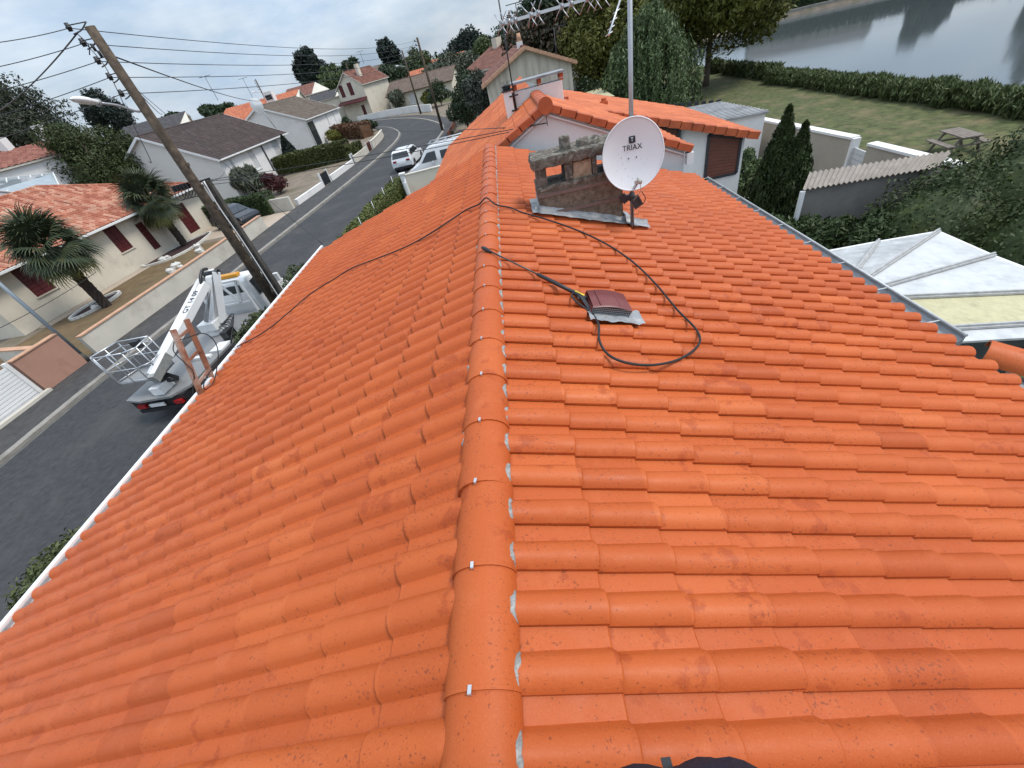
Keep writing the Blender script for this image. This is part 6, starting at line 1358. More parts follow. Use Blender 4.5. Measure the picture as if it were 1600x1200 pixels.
ptree('pine_tree', 'tall dark umbrella pine on the skyline left of the two-storey house', 488, 117, 150, 0, (4.4, 4.4, 5.4), 9000, 0.28, G_pine, 115, 14)
ptree('tree', 'mid green tree just right of the dark pine', 520, 130, 140, 0, (4.6, 4.6, 4.0), 6000, 0.28, G_mid, 116, 12)
ptree('tree', 'small dark tree behind the cream two-storey roof', 550, 110, 165, 0, (3.6, 3.6, 3.0), 3500, 0.3, G_dark, 117, 9)
ptree('conifer', 'pointed dark conifer behind the pair of poles', 613, 104, 150, 0, (3.2, 3.2, 6.0), 5000, 0.28, G_pine, 118, 12)
ptree('tree', 'light green tree between the poles', 652, 104, 145, 0, (4.2, 4.2, 4), 5000, 0.28, G_mid, 119, 11)
ptree('tree', 'dark green tree mass under the pointed conifer', 628, 122, 140, 0, (6, 5, 3.2), 5500, 0.28, G_dark, 120, 12)
ptree('tree', 'large round dark oak on the skyline above the solar roof', 732, 76, 190, 0, (9, 8, 6.0), 9000, 0.36, G_pine, 121, 16)
ptree('tree', 'bronze green tree beside the round oak', 754, 82, 175, 0, (5.0, 5, 4.2), 5000, 0.32, G_mid, 122, 12)
ptree('tree', 'pale bushy tree in front of the solar panel roof', 700, 104, 122, 0, (7.5, 5, 2.6), 7000, 0.22, G_grey, 123, 12)
ptree('tree', 'dark tree right of the two-storey house', 600, 130, 125, -1, (5, 5, 4.5), 5000, 0.25, G_dark, 124, 11)
ptree('tree', 'dark leafy tree behind the long orange roof', 338, 170, 130, -1.2, (4, 4, 2.6), 3500, 0.28, G_dark, 125, 10)
ptree('tree', 'low dark trees above the slate roof', 262, 190, 120, -1.5, (5, 4, 2.6), 4000, 0.28, G_dark, 126, 10)
# far-off woods closing the horizon
bl = []
for k in range(230):
    a = math.radians(-75 + 95 * k / 230); R = random.uniform(300, 420); h = random.uniform(4, 7.5); bl.append(((R * math.sin(a), R * math.cos(a), h * 0.5), (random.uniform(8, 16), 10, h * random.uniform(.6, 1.0))))
o = foliage('far_woods', bl, 26000, 1.1, G_dark, None); o['kind'] = 'stuff'; o['label'] = 'dark distant woods closing the horizon behind the houses'; o['category'] = 'woods'
bl = []
for k in range(90):
    a = math.radians(12 + 60 * k / 90); R = random.uniform(150, 200); h = random.uniform(3, 5); bl.append(((R * math.sin(a), R * math.cos(a), h * 0.5), (random.uniform(6, 11), 8, h * random.uniform(.6, 1.0))))
o = foliage('bank_woods', bl, 16000, 0.7, G_dark, None); o['kind'] = 'stuff'; o['label'] = 'dark woods beyond the far lake bank'; o['category'] = 'woods'
# ------------------------------------------------------------------ vehicles
M_carw = mat('car_white', (0.74, 0.75, 0.76), 0.22, 0.03, 2.0, spec=0.6); M_cark = mat('car_black', (0.012, 0.013, 0.018), 0.16, 0.05, spec=0.7); M_tail = mat('tail_lamp', (0.32, 0.012, 0.014), 0.25, 0.1, spec=0.6); M_lamp = mat('head_lamp', (0.55, 0.57, 0.6), 0.12, 0.05, spec=0.7); M_plate = mat('number_plate', (0.7, 0.7, 0.68), 0.5, 0.03)
M_amber = mat('amber_lamp', (0.75, 0.33, 0.02), 0.3, 0.1); M_cheq = mat('chequer_plate', (0.30, 0.30, 0.295), 0.5, 0.4, 60.0, 0.7, 95, metal=0.35, dirt=(0.24, 0.23, 0.22), dscale=2.0)
def wheel(t, x, y, r, wd, side):
    b = MB(); P = []
    for i in range(25):
        a = 2 * math.pi * i / 24
        for (rr, dx) in ((0.62, 0.5), (0.92, 0.5), (1.0, 0.36), (1.0, -0.36), (0.92, -0.5)): P.append((x + side * dx * wd, y + r * rr * math.cos(a), r + r * rr * math.sin(a)))
    b.grid(P, 25, 5); w_ = b.build('wheel', M_rubber, t)
    b = MB(); b.tube([(x + side * wd * .38, y, r), (x + side * wd * .46, y, r)], r * 0.62, 18)
    rim = b.build('rim', M_darkfr, w_); b = MB()
    for k in range(5): a = 2 * math.pi * k / 5; b.beam((x + side * wd * .49, y, r), (x + side * wd * .49, y + r * .58 * math.cos(a), r + r * .58 * math.sin(a)), 0.03, 0.06)
    b.build('spoke', M_steel, w_)
def car(name, label, cat, loc, rz, Ln, Wd, prof, glass, col, wr=0.33, wy=(0.78, None), beltz=0.9, lights=True, inset=0.16, rails=False):
    """prof: side outline (y, z), front at +y; widths taper above the belt line"""
    t = thing(name, label, cat, loc, rz); bm = bmesh.new(); hw = Wd / 2; rows = []
    def hwz(z): return hw - (max(0, z - beltz) * inset / 0.55) - (0.04 if z < 0.35 else 0)
    L_ = [bm.verts.new((-hwz(z), y, z)) for y, z in prof]; R__ = [bm.verts.new((hwz(z), y, z)) for y, z in prof]; n = len(prof)
    bm.faces.new(L_); bm.faces.new(list(reversed(R__)))
    for k in range(n): bm.faces.new([L_[k], R__[k], R__[(k + 1) % n], L_[(k + 1) % n]][::-1])
    bmesh.ops.recalc_face_normals(bm, faces=bm.faces); bmesh.ops.bevel(bm, geom=list(bm.edges), offset=0.055, segments=3, profile=0.6, affect='EDGES', clamp_overlap=True)
    me = bpy.data.meshes.new('body'); bm.to_mesh(me); bm.free()
    for p in me.polygons: p.use_smooth = True
    body = link('body', me, col, t)
    for (nm, kind, pts) in glass:
        b = MB()
        if kind == 'end':         # window across the car: two (y, z) points
            (y0, z0), (y1, z1) = pts; d = Vector((0, y1 - y0, z1 - z0)); nn = Vector((0, d.z, -d.y)).normalized(); nn = nn if nn.z > -0.2 else -nn
            if nn.z < 0: nn = -nn
            o_ = nn * 0.012; w0, w1 = hwz(z0) - 0.10, hwz(z1) - 0.10; b.add([Vector((-w0, y0, z0)) + o_, Vector((w0, y0, z0)) + o_, Vector((w1, y1, z1)) + o_, Vector((-w1, y1, z1)) + o_], [(0, 1, 2, 3)]); b.build(nm, M_glass, t)
        else:
            for s in (-1, 1): b = MB(); b.add([(s * (hwz(z) + 0.008), y, z) for y, z in pts], [tuple(range(len(pts)))]); b.build(nm, M_glass, t)
    ya = wy[0]; yb = Ln - (wy[1] or 0.85)
    for s in (-1, 1):
        for y in (ya, yb):
            wheel(t, s * (hw - 0.10), y, wr, 0.21, s); b = MB(); b.tube([(s * (hw - .002), y, wr + .01), (s * (hw + .006), y, wr + .01)], wr * 1.14, 20); b.build('wheel_arch', M_rubber, body)
        b = MB(); b.box(s * (hw - .32) - .15, s * (hw - .32) + .15, -0.015, 0.05, 0.78, 0.92); b.build('tail_lamp', M_tail, t)
        b = MB(); b.hexa([(s * (hw - .42), Ln - .12, .62), (s * (hw - .04), Ln - .30, .62), (s * (hw - .04), Ln - .42, .66), (s * (hw - .42), Ln - .3, .66), (s * (hw - .42), Ln - .13, .74), (s * (hw - .04), Ln - .32, .76), (s * (hw - .04), Ln - .55, .8), (s * (hw - .42), Ln - .42, .8)]); b.build('headlight', M_lamp, t)
        b = MB(); ym = glass[0][2][0][0] - 0.05 if glass else Ln * .6; b.box(s * (hw + .02) - .06, s * (hw + .02) + .08 * 1, Ln * .62, Ln * .62 + .1, beltz + .04, beltz + .17); b.build('mirror', col, t, bevel=0.02)
        if rails: b = MB(); zt = max(z for _, z in prof); b.tube([(s * .55, Ln * .18, zt + .03), (s * .55, Ln * .55, zt + .04)], .018, 6); b.build('roof_rail', M_black, t)
    b = MB(); b.box(-.26, .26, -0.03, 0.0, .55, .66); b.build('number_plate', M_plate, t)
    b = MB(); b.box(-hw + .12, hw - .12, -0.02, .06, .24, .44); b.build('bumper', M_black, t)
    b = MB(); b.box(-hw + .2, hw - .2, Ln - .06, Ln + .012, .24, .46); b.build('bumper', M_black, t); return t
suv_p = [(0.0, .35), (0.02, .78), (.10, 1.0), (.38, 1.48), (.62, 1.56), (2.1, 1.58), (2.55, 1.5), (3.25, 1.02), (4.0, .93), (4.28, .75), (4.32, .35)]
suv = g(636, 267); car('car', 'white compact SUV parked at the kerb by the white van', 'car', (-9.35, 38.6, 0), -0.08, 4.32, 1.84, suv_p,
    [('windscreen', 'end', ((3.2, 1.06), (2.6, 1.47))), ('rear_window', 'end', ((.12, 1.04), (.37, 1.45))), ('side_window', 'side', [(.5, 1.08), (.62, 1.42), (2.3, 1.47), (3.0, 1.08)])], M_carw, .35, rails=True)
hb_p = [(0.0, .3), (0.02, .8), (.12, 1.05), (.55, 1.48), (1.0, 1.53), (1.9, 1.5), (2.3, 1.42), (3.15, .98), (3.85, .82), (4.05, .62), (4.08, .3)]
fw, rw = g(377, 357), g(323, 361); hd = Vector((fw.x - rw.x, fw.y - rw.y, 0)).normalized(); rzc = math.atan2(hd.y, hd.x) - math.pi / 2
hl = Vector((-hd.y, hd.x, 0)); base_ = Vector((fw.x, fw.y, 0)) - hd * 3.2 + hl * 0.75
car('car', 'glossy black hatchback on the concrete drive behind the double pole', 'car', (base_.x, base_.y, 0.014), rzc, 4.08, 1.78, hb_p,
    [('windscreen', 'end', ((3.08, 1.03), (2.36, 1.40))), ('rear_window', 'end', ((.15, 1.10), (.52, 1.44))), ('side_window', 'side', [(.62, 1.08), (1.02, 1.42), (1.95, 1.42), (2.85, 1.05)])], M_cark, .32)
van_p = [(0.0, .4), (0.0, 1.9), (.12, 2.12), (.4, 2.18), (3.35, 2.16), (3.8, 2.02), (4.55, 1.22), (5.2, 1.0), (5.4, .8), (5.4, .4)]
van = car('van', 'white panel van with roof ladder rack parked behind the cream wall', 'van', (-2.2, 33.3, 0), math.radians(86), 5.4, 1.95, van_p,
    [('windscreen', 'end', ((4.5, 1.28), (3.85, 1.97))), ('side_window', 'side', [(3.1, 1.28), (3.1, 1.85), (3.72, 1.82), (4.3, 1.25)]), ('side_window', 'side', [(1.75, 1.3), (1.75, 1.8), (2.75, 1.8), (2.75, 1.3)])], M_carw, .36, inset=.1, beltz=1.1)
b = MB()
for s in (-.62, .62): b.tube([(s, .4, 2.3), (s, 3.6, 2.3)], .03, 6)
for k in range(6): b.tube([(-.62, .5 + .6 * k, 2.28), (.62, .5 + .6 * k, 2.28)], .025, 6)
b.build('roof_rack', M_alu, van)
wv0, wv1 = g(632, 273, 1.7), g(690, 258, 1.7)
lowwall('cream wall with flat coping in front of the white van', [(wv0.x, wv0.y), (wv1.x + 1.5, wv1.y + .1)], 1.65, M_cream, M_creamw, .2, .06)
pg0 = Vector((wv0.x - .05, wv0.y - .1, 0)); gate('white plastic gate standing open at the end of the street hedge', [(pg0.x, pg0.y), (pg0.x + .35, pg0.y - 1.7)], 1.5, M_pvc, 7)
for k in range(2):
    p = Vector((wv0.x - .1, wv0.y + .05, 0)); 
gp = thing('gate_pillar', 'small white gate pillar at the street end of the cream wall', 'pillar', (wv0.x - .15, wv0.y, 0)); b = MB(); b.box(wv0.x - .28, wv0.x - .02, wv0.y - .13, wv0.y + .13, 0, 1.75); b.build('shaft', M_white, gp, world=True); b = MB(); b.box(wv0.x - .33, wv0.x + .03, wv0.y - .18, wv0.y + .18, 1.75, 1.83); b.build('pillar_cap', M_white, gp, world=True)
lowwall('brown garden fence wall past the bend by the pole', [(-6.3, 50.0), (-6.2, 58.5)], 0.7, M_brown, None, .12)

# ------------------------------------------------------------------ lift truck
tk = thing('lift_truck', 'white aerial lift truck with folded boom and basket parked below the gutter', 'truck', (-11.72, 9.15, 0), -0.075)
b = MB(); b.prism([(-1.02, .05), (-0.45, -.10), (0.62, -.06), (1.02, .35), (1.02, 4.7), (-1.02, 4.7)], lambda a, c, d: Vector((a, c, d)), 0.86, 0.93); b.build('platform', M_cheq, tk)
b = MB(); b.box(-.95, .95, .05, 4.65, .55, .855); b.box(-.42, .42, 0, 6.4, .42, .56); b.build('chassis', M_black, tk)
b = MB(); b.box(1.0, 1.035, .4, 4.65, .55, .84); b.build('side_board', mat('dark_board', (.05, .05, .052), .5), tk)
place_text(text_mesh('TEL', 0.2, 0.004), 'lettering', M_plate, tk, ROOT[tk.name] @ Vector((1.045, 1.0, .70)), ROOT[tk.name].to_3x3() @ Vector((0, 1, 0)), Vector((0, 0, 1)), ROOT[tk.name].to_3x3() @ Vector((1, 0, 0)))
for x in (-.75, .55): b = MB(); b.box(x, x + .28, -.05, .04, .60, .72); b.build('tail_lamp', M_tail, tk)
b = MB(); b.box(-.30, .22, -.06, -.02, .62, .73); b.build('number_plate', M_plate, tk)
b = MB(); b.box(-.85, .85, -.02, .05, .42, .54); b.build('bumper', M_black, tk)
for s in (-1, 1):
    for y in (1.15, 5.8): wheel(tk, s * .86, y, .36, .24, s)
# cab
bm = bmesh.new(); cp = [(3.85, .5), (3.85, 1.35), (3.98, 2.02), (4.15, 2.12), (4.85, 2.10), (5.55, 1.35), (6.0, 1.12), (6.1, .85), (6.1, .45)]
def cw(z): return 0.98 - max(0, z - 1.3) * .16
A_ = [bm.verts.new((-cw(z), y, z)) for y, z in cp]; B_ = [bm.verts.new((cw(z), y, z)) for y, z in cp]; bm.faces.new(A_); bm.faces.new(B_[::-1])
for k in range(len(cp)): bm.faces.new([A_[k], B_[k], B_[(k + 1) % len(cp)], A_[(k + 1) % len(cp)]][::-1])
bmesh.ops.recalc_face_normals(bm, faces=bm.faces); bmesh.ops.bevel(bm, geom=list(bm.edges), offset=.06, segments=3, profile=.6, affect='EDGES', clamp_overlap=True); me = bpy.data.meshes.new('cab'); bm.to_mesh(me); bm.free()
for p in me.polygons: p.use_smooth = True
cab = link('cab', me, M_paint, tk); cab.location = (-.08, 1.02, 0)
b = MB(); b.add([(-.72, 3.868, 1.42), (.72, 3.868, 1.42), (.66, 3.955, 1.92), (-.66, 3.955, 1.92)], [(0, 1, 2, 3)]); b.build('rear_window', M_glass, cab)
for s in (-1, 1):
    b = MB(); b.add([(s * (cw(z) + .01), y, z) for y, z in ((4.2, 1.36), (4.2, 1.92), (4.8, 1.96), (5.4, 1.38))], [(0, 1, 2, 3)]); b.build('side_window', M_glass, cab)
    b = MB(); b.box(s * 1.14 - .1, s * 1.14 + .1, 5.3, 5.42, 1.3, 1.62); b.beam((s * .95, 5.36, 1.4), (s * 1.1, 5.36, 1.4), .03, .03); b.build('mirror', M_paint, cab, bevel=.02)
b = MB(); b.add([(-.8, 4.93, 2.04), (.8, 4.93, 2.04), (.86, 5.52, 1.41), (-.86, 5.52, 1.41)], [(0, 1, 2, 3)]); b.build('windscreen', M_glass, cab)
b = MB(); b.box(-.5, .5, 4.25, 4.5, 2.13, 2.25); b.build('beacon', M_amber, cab, bevel=.03)
b = MB()      # white guard frame behind the cab with a V brace
for p, q in (((-.9, 3.7, .93), (-.9, 3.7, 2.2)), ((.9, 3.7, .93), (.9, 3.7, 2.2)), ((-.9, 3.7, 2.2), (.9, 3.7, 2.2)), ((-.9, 3.7, 1.35), (.9, 3.7, 1.35)), ((0.1, 3.7, 2.2), (.45, 3.7, 1.35)), ((.8, 3.7, 2.2), (.45, 3.7, 1.35))): b.beam(p, q, .07, .07)
gf = b.build('guard_frame', M_paint, tk); gf.location = (-.08, 1.02, 0)
# turret, arms, boom
M_tk = ROOT[tk.name]; TI = M_tk.inverted()
el = TI @ g(327, 428, 2.8); be = TI @ g(243, 588, 1.62)
b = MB(); b.tube([(-.1, 3.55, .93), (-.1, 3.55, 1.18)], .36, 20); b.box(-.40, .25, 3.15, 3.95, 1.16, 1.45); b.build('turret', M_paint, tk, bevel=.02)
b = MB(); b.hexa([(-.12, 3.35, 1.3), (.12, 3.35, 1.3), (.12, 3.75, 1.3), (-.12, 3.75, 1.3), tuple(el + Vector((-.10, -.16, -.05))), tuple(el + Vector((.16, -.16, -.05))), tuple(el + Vector((.16, .16, .10))), tuple(el + Vector((-.10, .16, .10)))]); b.build('lower_arm', M_paint, tk, bevel=.015)
b = MB(); b.beam((.32, 3.5, 1.25), el + Vector((.33, -.05, .03)), .09, .22); b.build('arm_plate', M_paint, tk)
b = MB(); b.tube([el + Vector((-.18, 0, 0)), el + Vector((.38, 0, 0))], .09, 12); b.tube(spline([el + Vector((-.05, .1, .15)), el + Vector((0, -.15, .2)), el + Vector((.02, -.45, .05)), el + Vector((0, -.6, -.2))], 4), .05, 8); b.build('elbow', M_black, tk)
bd2 = (be - el).normalized(); sd2 = bd2.cross(Vector((0, 0, 1))).normalized(); b0 = el + bd2 * .45 + Vector((0, 0, -.05))
b = MB(); b.beam(b0, be, .18, .26); boomT = b.build('boom', M_paint, tk, bevel=.02)
b = MB(); lf = sd2 if sd2.x < 0 else -sd2; b.tube([b0 + lf * .27 + Vector((0, 0, .06)) - bd2 * .2, be + lf * .25 - bd2 * .1], .075, 12); b.build('ram', M_paint, tk)
b = MB(); b.beam(be - bd2 * .75, be + bd2 * .12, .2, .24); b.build('boom_tip', mat('dull_steel', (.35, .35, .33), .6, .2, 9, metal=.4), tk)
b = MB(); b.tube([el + Vector((.1, -.55, -.35)), Vector((-.05, 3.3, 1.5))], [.05, .07], 8); b.build('lift_ram', M_steel, tk)
upn = sd2.cross(bd2); upn = upn if upn.z > 0 else -upn
R3_ = M_tk.to_3x3(); tdir = R3_ @ (-bd2); tr_ = tdir
sidev = R3_ @ (sd2 if sd2.x > 0 else -sd2)
place_text(text_mesh('GT 14 09', 0.26, 0.003), 'lettering', M_ink, boomT, M_tk @ (b0 + bd2 * .95 + upn * .158), tr_, (R3_ @ upn).cross(tr_), R3_ @ upn)
# control valves, hoses, white box, pads on the deck
b = MB()
for k in range(7): b.tube(spline([(.75 + .05 * k, 3.1 - .1 * k, .95), (.8, 2.9 + .12 * k, 1.2 + .04 * k), (.55, 3.0 + .05 * k, 1.35)], 4), .018, 6)
b.box(.68, .95, 2.7, 3.1, .93, 1.25); b.build('valve_block', M_black, tk)
b = MB(); b.box(.55, 1.0, 2.05, 2.6, .932, .99); b.box(-.15, .75, 1.75, 1.9, .932, 1.0); b.build('deck_pad', M_paint, tk)
b = MB(); b.box(.02, .38, .05, .55, .935, 1.20); b.build('control_box', M_paint, tk, bevel=.02)
b = MB()
for p, q in (((.1, .6, 1.0), (.4, .3, 1.5)), ((.35, .75, 1.0), (.45, .4, 1.5)), ((.1, .6, 1.0), (.35, .75, 1.0))): b.beam(p, q, .06, .1)
b.tube([(.05, .45, 1.15), (.6, .45, 1.15)], .06, 8); b.build('basket_pivot', M_black, tk)
# basket
bx0, bx1, by0, by1, fz, tz = -.92, .52, .16, .94, 1.40, 2.42
bk = MB(); bk.prism([(bx0, by0 + .1), (bx0 + .25, by1), (bx1 - .1, by1), (bx1, by0 + .2), (bx1 - .3, by0), (bx0 + .1, by0)], lambda a, c, d: Vector((a, c, d)), fz, fz + .05); basket = bk.build('basket', M_cheq, tk)
outl = [(bx0, by0 + .1), (bx0 + .25, by1), (bx1 - .1, by1), (bx1, by0 + .2), (bx1 - .3, by0), (bx0 + .1, by0)]; n_ = len(outl)
b = MB()
for z, r_ in ((tz, .022), (tz - .16, .016), (fz + .5, .016), (fz + .1, .016)):
    for k in range(n_):
        if z == tz - .16 and k in (4, 5): continue
        p, q = outl[k], outl[(k + 1) % n_]; b.tube([(p[0], p[1], z), (q[0], q[1], z)], r_, 6)
b.build('rail', M_alu, basket)
for k in range(n_):
    p, q = outl[k], outl[(k + 1) % n_]
    for f_ in (0, .5) if math.dist(p, q) > .5 else (0,):
        b = MB(); x, y = p[0] + (q[0] - p[0]) * f_, p[1] + (q[1] - p[1]) * f_; b.tube([(x, y, fz), (x, y, tz)], .017, 6); b.build('upright', M_alu, basket)
b = MB(); b.box(-.15, .12, by1 - .16, by1 - .02, tz - .25, tz - .02); b.build('control_panel', M_black, basket)
b = MB(); b.beam((-.1, .6, fz - .06), (.42, .4, fz - .1), .3, .12); b.build('basket_mount', M_black, tk)

# ------------------------------------------------------------------ poles, lamp and wires
PX, PY = -9.9, 14.0; PR_ = rng_of((PX, PY))
pl = thing('utility_pole', 'tall weathered utility pole with insulators rising at the upper left', 'pole', (PX, PY, 0)); ptop = at(137, 42, PR_).z
b = MB(); b.tube([(PX, PY, 0), (PX, PY, ptop * .5), (PX, PY, ptop)], [.175, .15, .12], 14); b.build('shaft', M_wood, pl, world=True)
for k in range(9):
    b = MB(); z = .8 + k * .62; b.box(PX + .06, PX + .175, PY - .06, PY + .06, z, z + .09); b.build('step_block', M_wood, pl, world=True)
INS = [((108, 44), 0), ((130, 68), 1), ((153, 96), 2), ((172, 121), 3), ((190, 147), 4)]
wire_pts = []
for (px, py), k in INS:
    p = at(px, py, PR_); zc = p.z; b = MB(); q = Vector((PX, PY, zc + .06)); b.tube([p + Vector((0, 0, -.06)), p + Vector((0, 0, .10))], [.05, .045], 10); b.tube([p + Vector((0, 0, -.01)), p + Vector((0, 0, .03))], .065, 10); b.build('insulator', M_black, pl, world=True)
    b = MB(); b.tube(spline([q, p.lerp(q, .5) + Vector((0, 0, -.1)), p + Vector((0, 0, -.12))], 4), .014, 6); b.tube([q, p + Vector((0, 0, .05))], .012, 6); b.build('bracket', M_darkfr, pl, world=True); wire_pts.append(p)
b = MB(); b.tube(spline([at(120, 52, PR_), at(138, 70, PR_), at(140, 86, PR_)], 4), .012, 6); b.tube(spline([at(128, 62, PR_), at(160, 98, PR_), at(178, 130, PR_), at(206, 190, PR_), at(235, 250, PR_), at(232, 252, PR_)], 5), .010, 6); b.build('jumper_cable', M_black, pl, world=True)
b = MB()
for (px, py) in ((150, 80), (160, 90)): p = at(px, py, PR_); b.tube([p, p + Vector((0, 0, .14))], .035, 8)
b.build('connector', M_black, pl, world=True)
# lamp
lm = thing('street_lamp', 'white cobra-head street lamp on an arm from the tall pole', 'lamp', (PX, PY, at(215, 172, PR_).z))
a0 = at(214, 174, PR_); a1 = at(185, 165, PR_ - .2); a2 = at(157, 161, PR_ - .4); b = MB(); b.tube(spline([Vector((PX, PY, a0.z)), a0, a1, a2], 5), .03, 8); b.build('arm', M_steel, lm, world=True)
h0, h1 = at(157, 161, PR_ - .4), at(109, 155, PR_ - .8); b = MB(); P = []; ax = (h1 - h0); sv = ax.cross(Vector((0, 0, 1))).normalized()
for i, (u, wd, ht) in enumerate(((0, .05, .04), (.08, .09, .07), (.3, .10, .085), (.34, .13, .09), (.6, .16, .10), (.85, .12, .07), (1.0, .02, .01))):
    for k in range(13): t_ = 2 * math.pi * k / 12; P.append(h0 + ax * u + sv * wd * math.cos(t_) + Vector((0, 0, 1)) * ht * math.sin(t_) * (1 if math.sin(t_) > 0 else .7))
b.grid(P, 7, 13); b.build('lamp_head', M_paint, lm, world=True)
b = MB(); b.tube([h0 + ax * .02, h0 + ax * .12], .095, 10); b.build('collar', M_zinc, lm, world=True)
# strut pole with cable boxes
q0 = at(433, 466, PR_ + .2); SX, SY = PX + .24, PY + .22; ztop = at(312, 286, math.hypot(SX, SY)).z
sp_ = thing('concrete_pole', 'shorter grey concrete pole standing beside the tall utility pole', 'pole', (SX, SY, 0)); b = MB()
for s in (-1, 1): b.beam((SX + s * .10, SY, 0), (SX + s * .07, SY, ztop), .07, .2, up=(0, 1, 0), w2=.05, h2=.16)
b.build('shaft', M_conc, sp_, world=True); b = MB(); b.beam((SX, SY, 0), (SX, SY, ztop), .14, .10, up=(0, 1, 0)); b.build('web', M_conc, sp_, world=True)
for k in range(8): b = MB(); z = .3 + ztop * k / 8.2; b.beam((SX, SY, z), (SX, SY, z + .2), .15, .17, up=(0, 1, 0)); b.build('bridge', M_conc, sp_, world=True)
b = MB(); b.tube(spline([(SX - .06, SY - .13, 0.2), (SX - .02, SY - .13, ztop * .6), (SX - .06, SY - .12, ztop * .85), (SX - .02, SY - .1, ztop + .02)], 5), .022, 8); b.build('white_conduit', M_pvc, sp_, world=True)
b = MB(); b.beam((PX - .75, PY - .1, ztop + .02), (SX + .15, SY, ztop + .04), .05, .05)
for k in range(5): p = Vector((PX - .7 + .12 * k, PY - .1, ztop)); b.box(p.x, p.x + .07, p.y - .05, p.y + .05, p.z - .05, p.z + .12); b.tube(spline([p, p + Vector((-.05, -.05, -.22)), p + Vector((.1, 0, -.3)), p + Vector((.3, .05, -.12))], 4), .012, 6)
b.build('cross_arm', M_black, sp_, world=True)
b = MB(); p = Vector((PX, PY - .14, ztop * .52)); b.box(p.x - .05, p.x + .05, p.y - .01, p.y + .02, p.z - .07, p.z + .07); b.build('warning_plate', M_amber, pl, world=True)
def fpole(label, x, y, h, lamp=True):
    t = thing('utility_pole', label, 'pole', (x, y, 0)); b = MB(); b.tube([(x, y, 0), (x, y, h)], [.17, .11], 10); b.build('shaft', M_wood, t, world=True)
    for k in range(5): b = MB(); z = h - .3 - .35 * k; b.tube([(x - .32, y, z), (x - .32, y, z + .18)], .06, 6); b.beam((x - .32, y, z), (x, y, z), .04, .04); b.build('insulator', M_black, t, world=True)
    if lamp: b = MB(); b.tube([(x, y, h - 2.2), (x - 1.2, y - .3, h - 1.8)], .04, 6); b.build('lamp_arm', M_steel, t, world=True); b = MB(); b.tube([(x - 1.2, y - .3, h - 1.8), (x - 1.7, y - .45, h - 1.75)], [.08, .14], 8); b.build('lamp_head', M_paint, t, world=True)
fpole('dark utility pole at the road bend with clustered insulators', -7.75, 57.5, 8.85, False); fpole('second utility pole further round the bend', -14.7, 86.8, 9.0); fpole('distant utility pole with lamp before the two-storey house', -33.0, 117.0, 10.3)
fpole('distant dark pole above the long orange roof', at(412, 150, 112).x, at(412, 150, 112).y, at(402, 123, 112).z)
gpz = g(141, 567); gp2 = thing('street_post', 'smooth blue-grey street post rising at the left edge by the salmon wall', 'post', (gpz.x, gpz.y, 0)); b = MB(); b.tube([(gpz.x, gpz.y, 0), (gpz.x, gpz.y, 4.6)], [.085, .06], 14); b.build('shaft', mat('post_blue_grey', (.20, .235, .265), .5, .1, 3.0, metal=.3), gp2, world=True); b = MB(); b.tube([(gpz.x, gpz.y, .1), (gpz.x, gpz.y, .5)], [.12, .10], 12); b.build('collar', M_conc, gp2, world=True)
def wire(name, label, p, q, sag, r=0.011, m=None): b = MB(); b.tube(catenary(p, q, sag, 18), r, 5); return tag(b.build(name, m or M_black), label, 'cable')
nm_ = ['topmost', 'second', 'third', 'fourth', 'lowest']; yl = [55, 93, 131, 171, 208]
for k, p in enumerate(wire_pts):
    best = min((abs(at(0, yl[k], R).z - p.z), R) for R in np.arange(8, 60, .25))[1]; q = at(0, yl[k], best); wire('power_line', nm_[k] + ' bare power line leaving the tall pole to the left edge', p, p + (q - p) * 2.6, .12, .009)
    wire('power_line', nm_[k] + ' bare power line from the tall pole to the pole at the bend', p, Vector((-8.07, 57.5, 8.65 - .35 * k)), .55, .010); wire('power_line', nm_[k] + ' bare power line between the pole at the bend and the next', Vector((-8.07, 57.5, 8.65 - .35 * k)), Vector((-15.0, 86.8, 8.8 - .35 * k)), .3, .012)
wire('service_cable', 'thick twisted cable from the pole top down to the left edge', at(122, 50, PR_), at(-30, 190, 30), .15, .016)
wire('service_cable', 'thick cable from the tall pole to the orange-roofed houses', at(178, 88, PR_), at(424, 148, 103), 1.0, .02)
wire('service_cable', 'cable from the tall pole to the brown-roofed bungalow', at(212, 140, PR_), at(253, 177, 60), .3, .016)
wire('service_cable', 'cable crossing from the tall pole to our eave end', at(216, 142, PR_), Vector((-5.62, 11.2, 3.45)), .05, .008)
wire('service_cable', 'cable from the short pole to the bungalow facade', Vector((SX, SY, ztop)), at(415, 268, 52), .15, .012)
wire('service_cable', 'second cable from the short pole to the bungalow corner', Vector((SX, SY, ztop - .05)), at(352, 255, 52), .3, .012)
wire('service_cable', 'upper cable from the short pole to the gable bracket', Vector((SX, SY, ztop + .02)), pA_, .05, .008); wire('service_cable', 'lower cable from the short pole to the gable bracket', Vector((SX, SY, ztop - .12)), pA_ + Vector((0, 0, -.03)), .09, .008)
wire('service_cable', 'near level cable from the gable bracket across the street', pA_, at(560, 200, 60), .2, .009)
wire('service_cable', 'cable at the left edge before the salmon wall and palms', at(-20, 522, 22), at(150, 425, 30), .1, .012)
def tv(label, px, py, R, h):
    p = at(px, py, R); t = thing('aerial', label, 'aerial', tuple(p)); b = MB(); b.tube([p, p + Vector((0, 0, h))], .035, 6); b.build('pole', M_darkfr, t, world=True); b = MB(); q = p + Vector((0, 0, h)); b.beam(q + Vector((-.8, 0, 0)), q + Vector((.8, 0, 0)), .05, .05)
    for k in range(6): b.beam(q + Vector((-.75 + .3 * k, -.3, 0)), q + Vector((-.75 + .3 * k, .3, .02)), .03, .03)
    b.build('elements', M_darkfr, t, world=True)
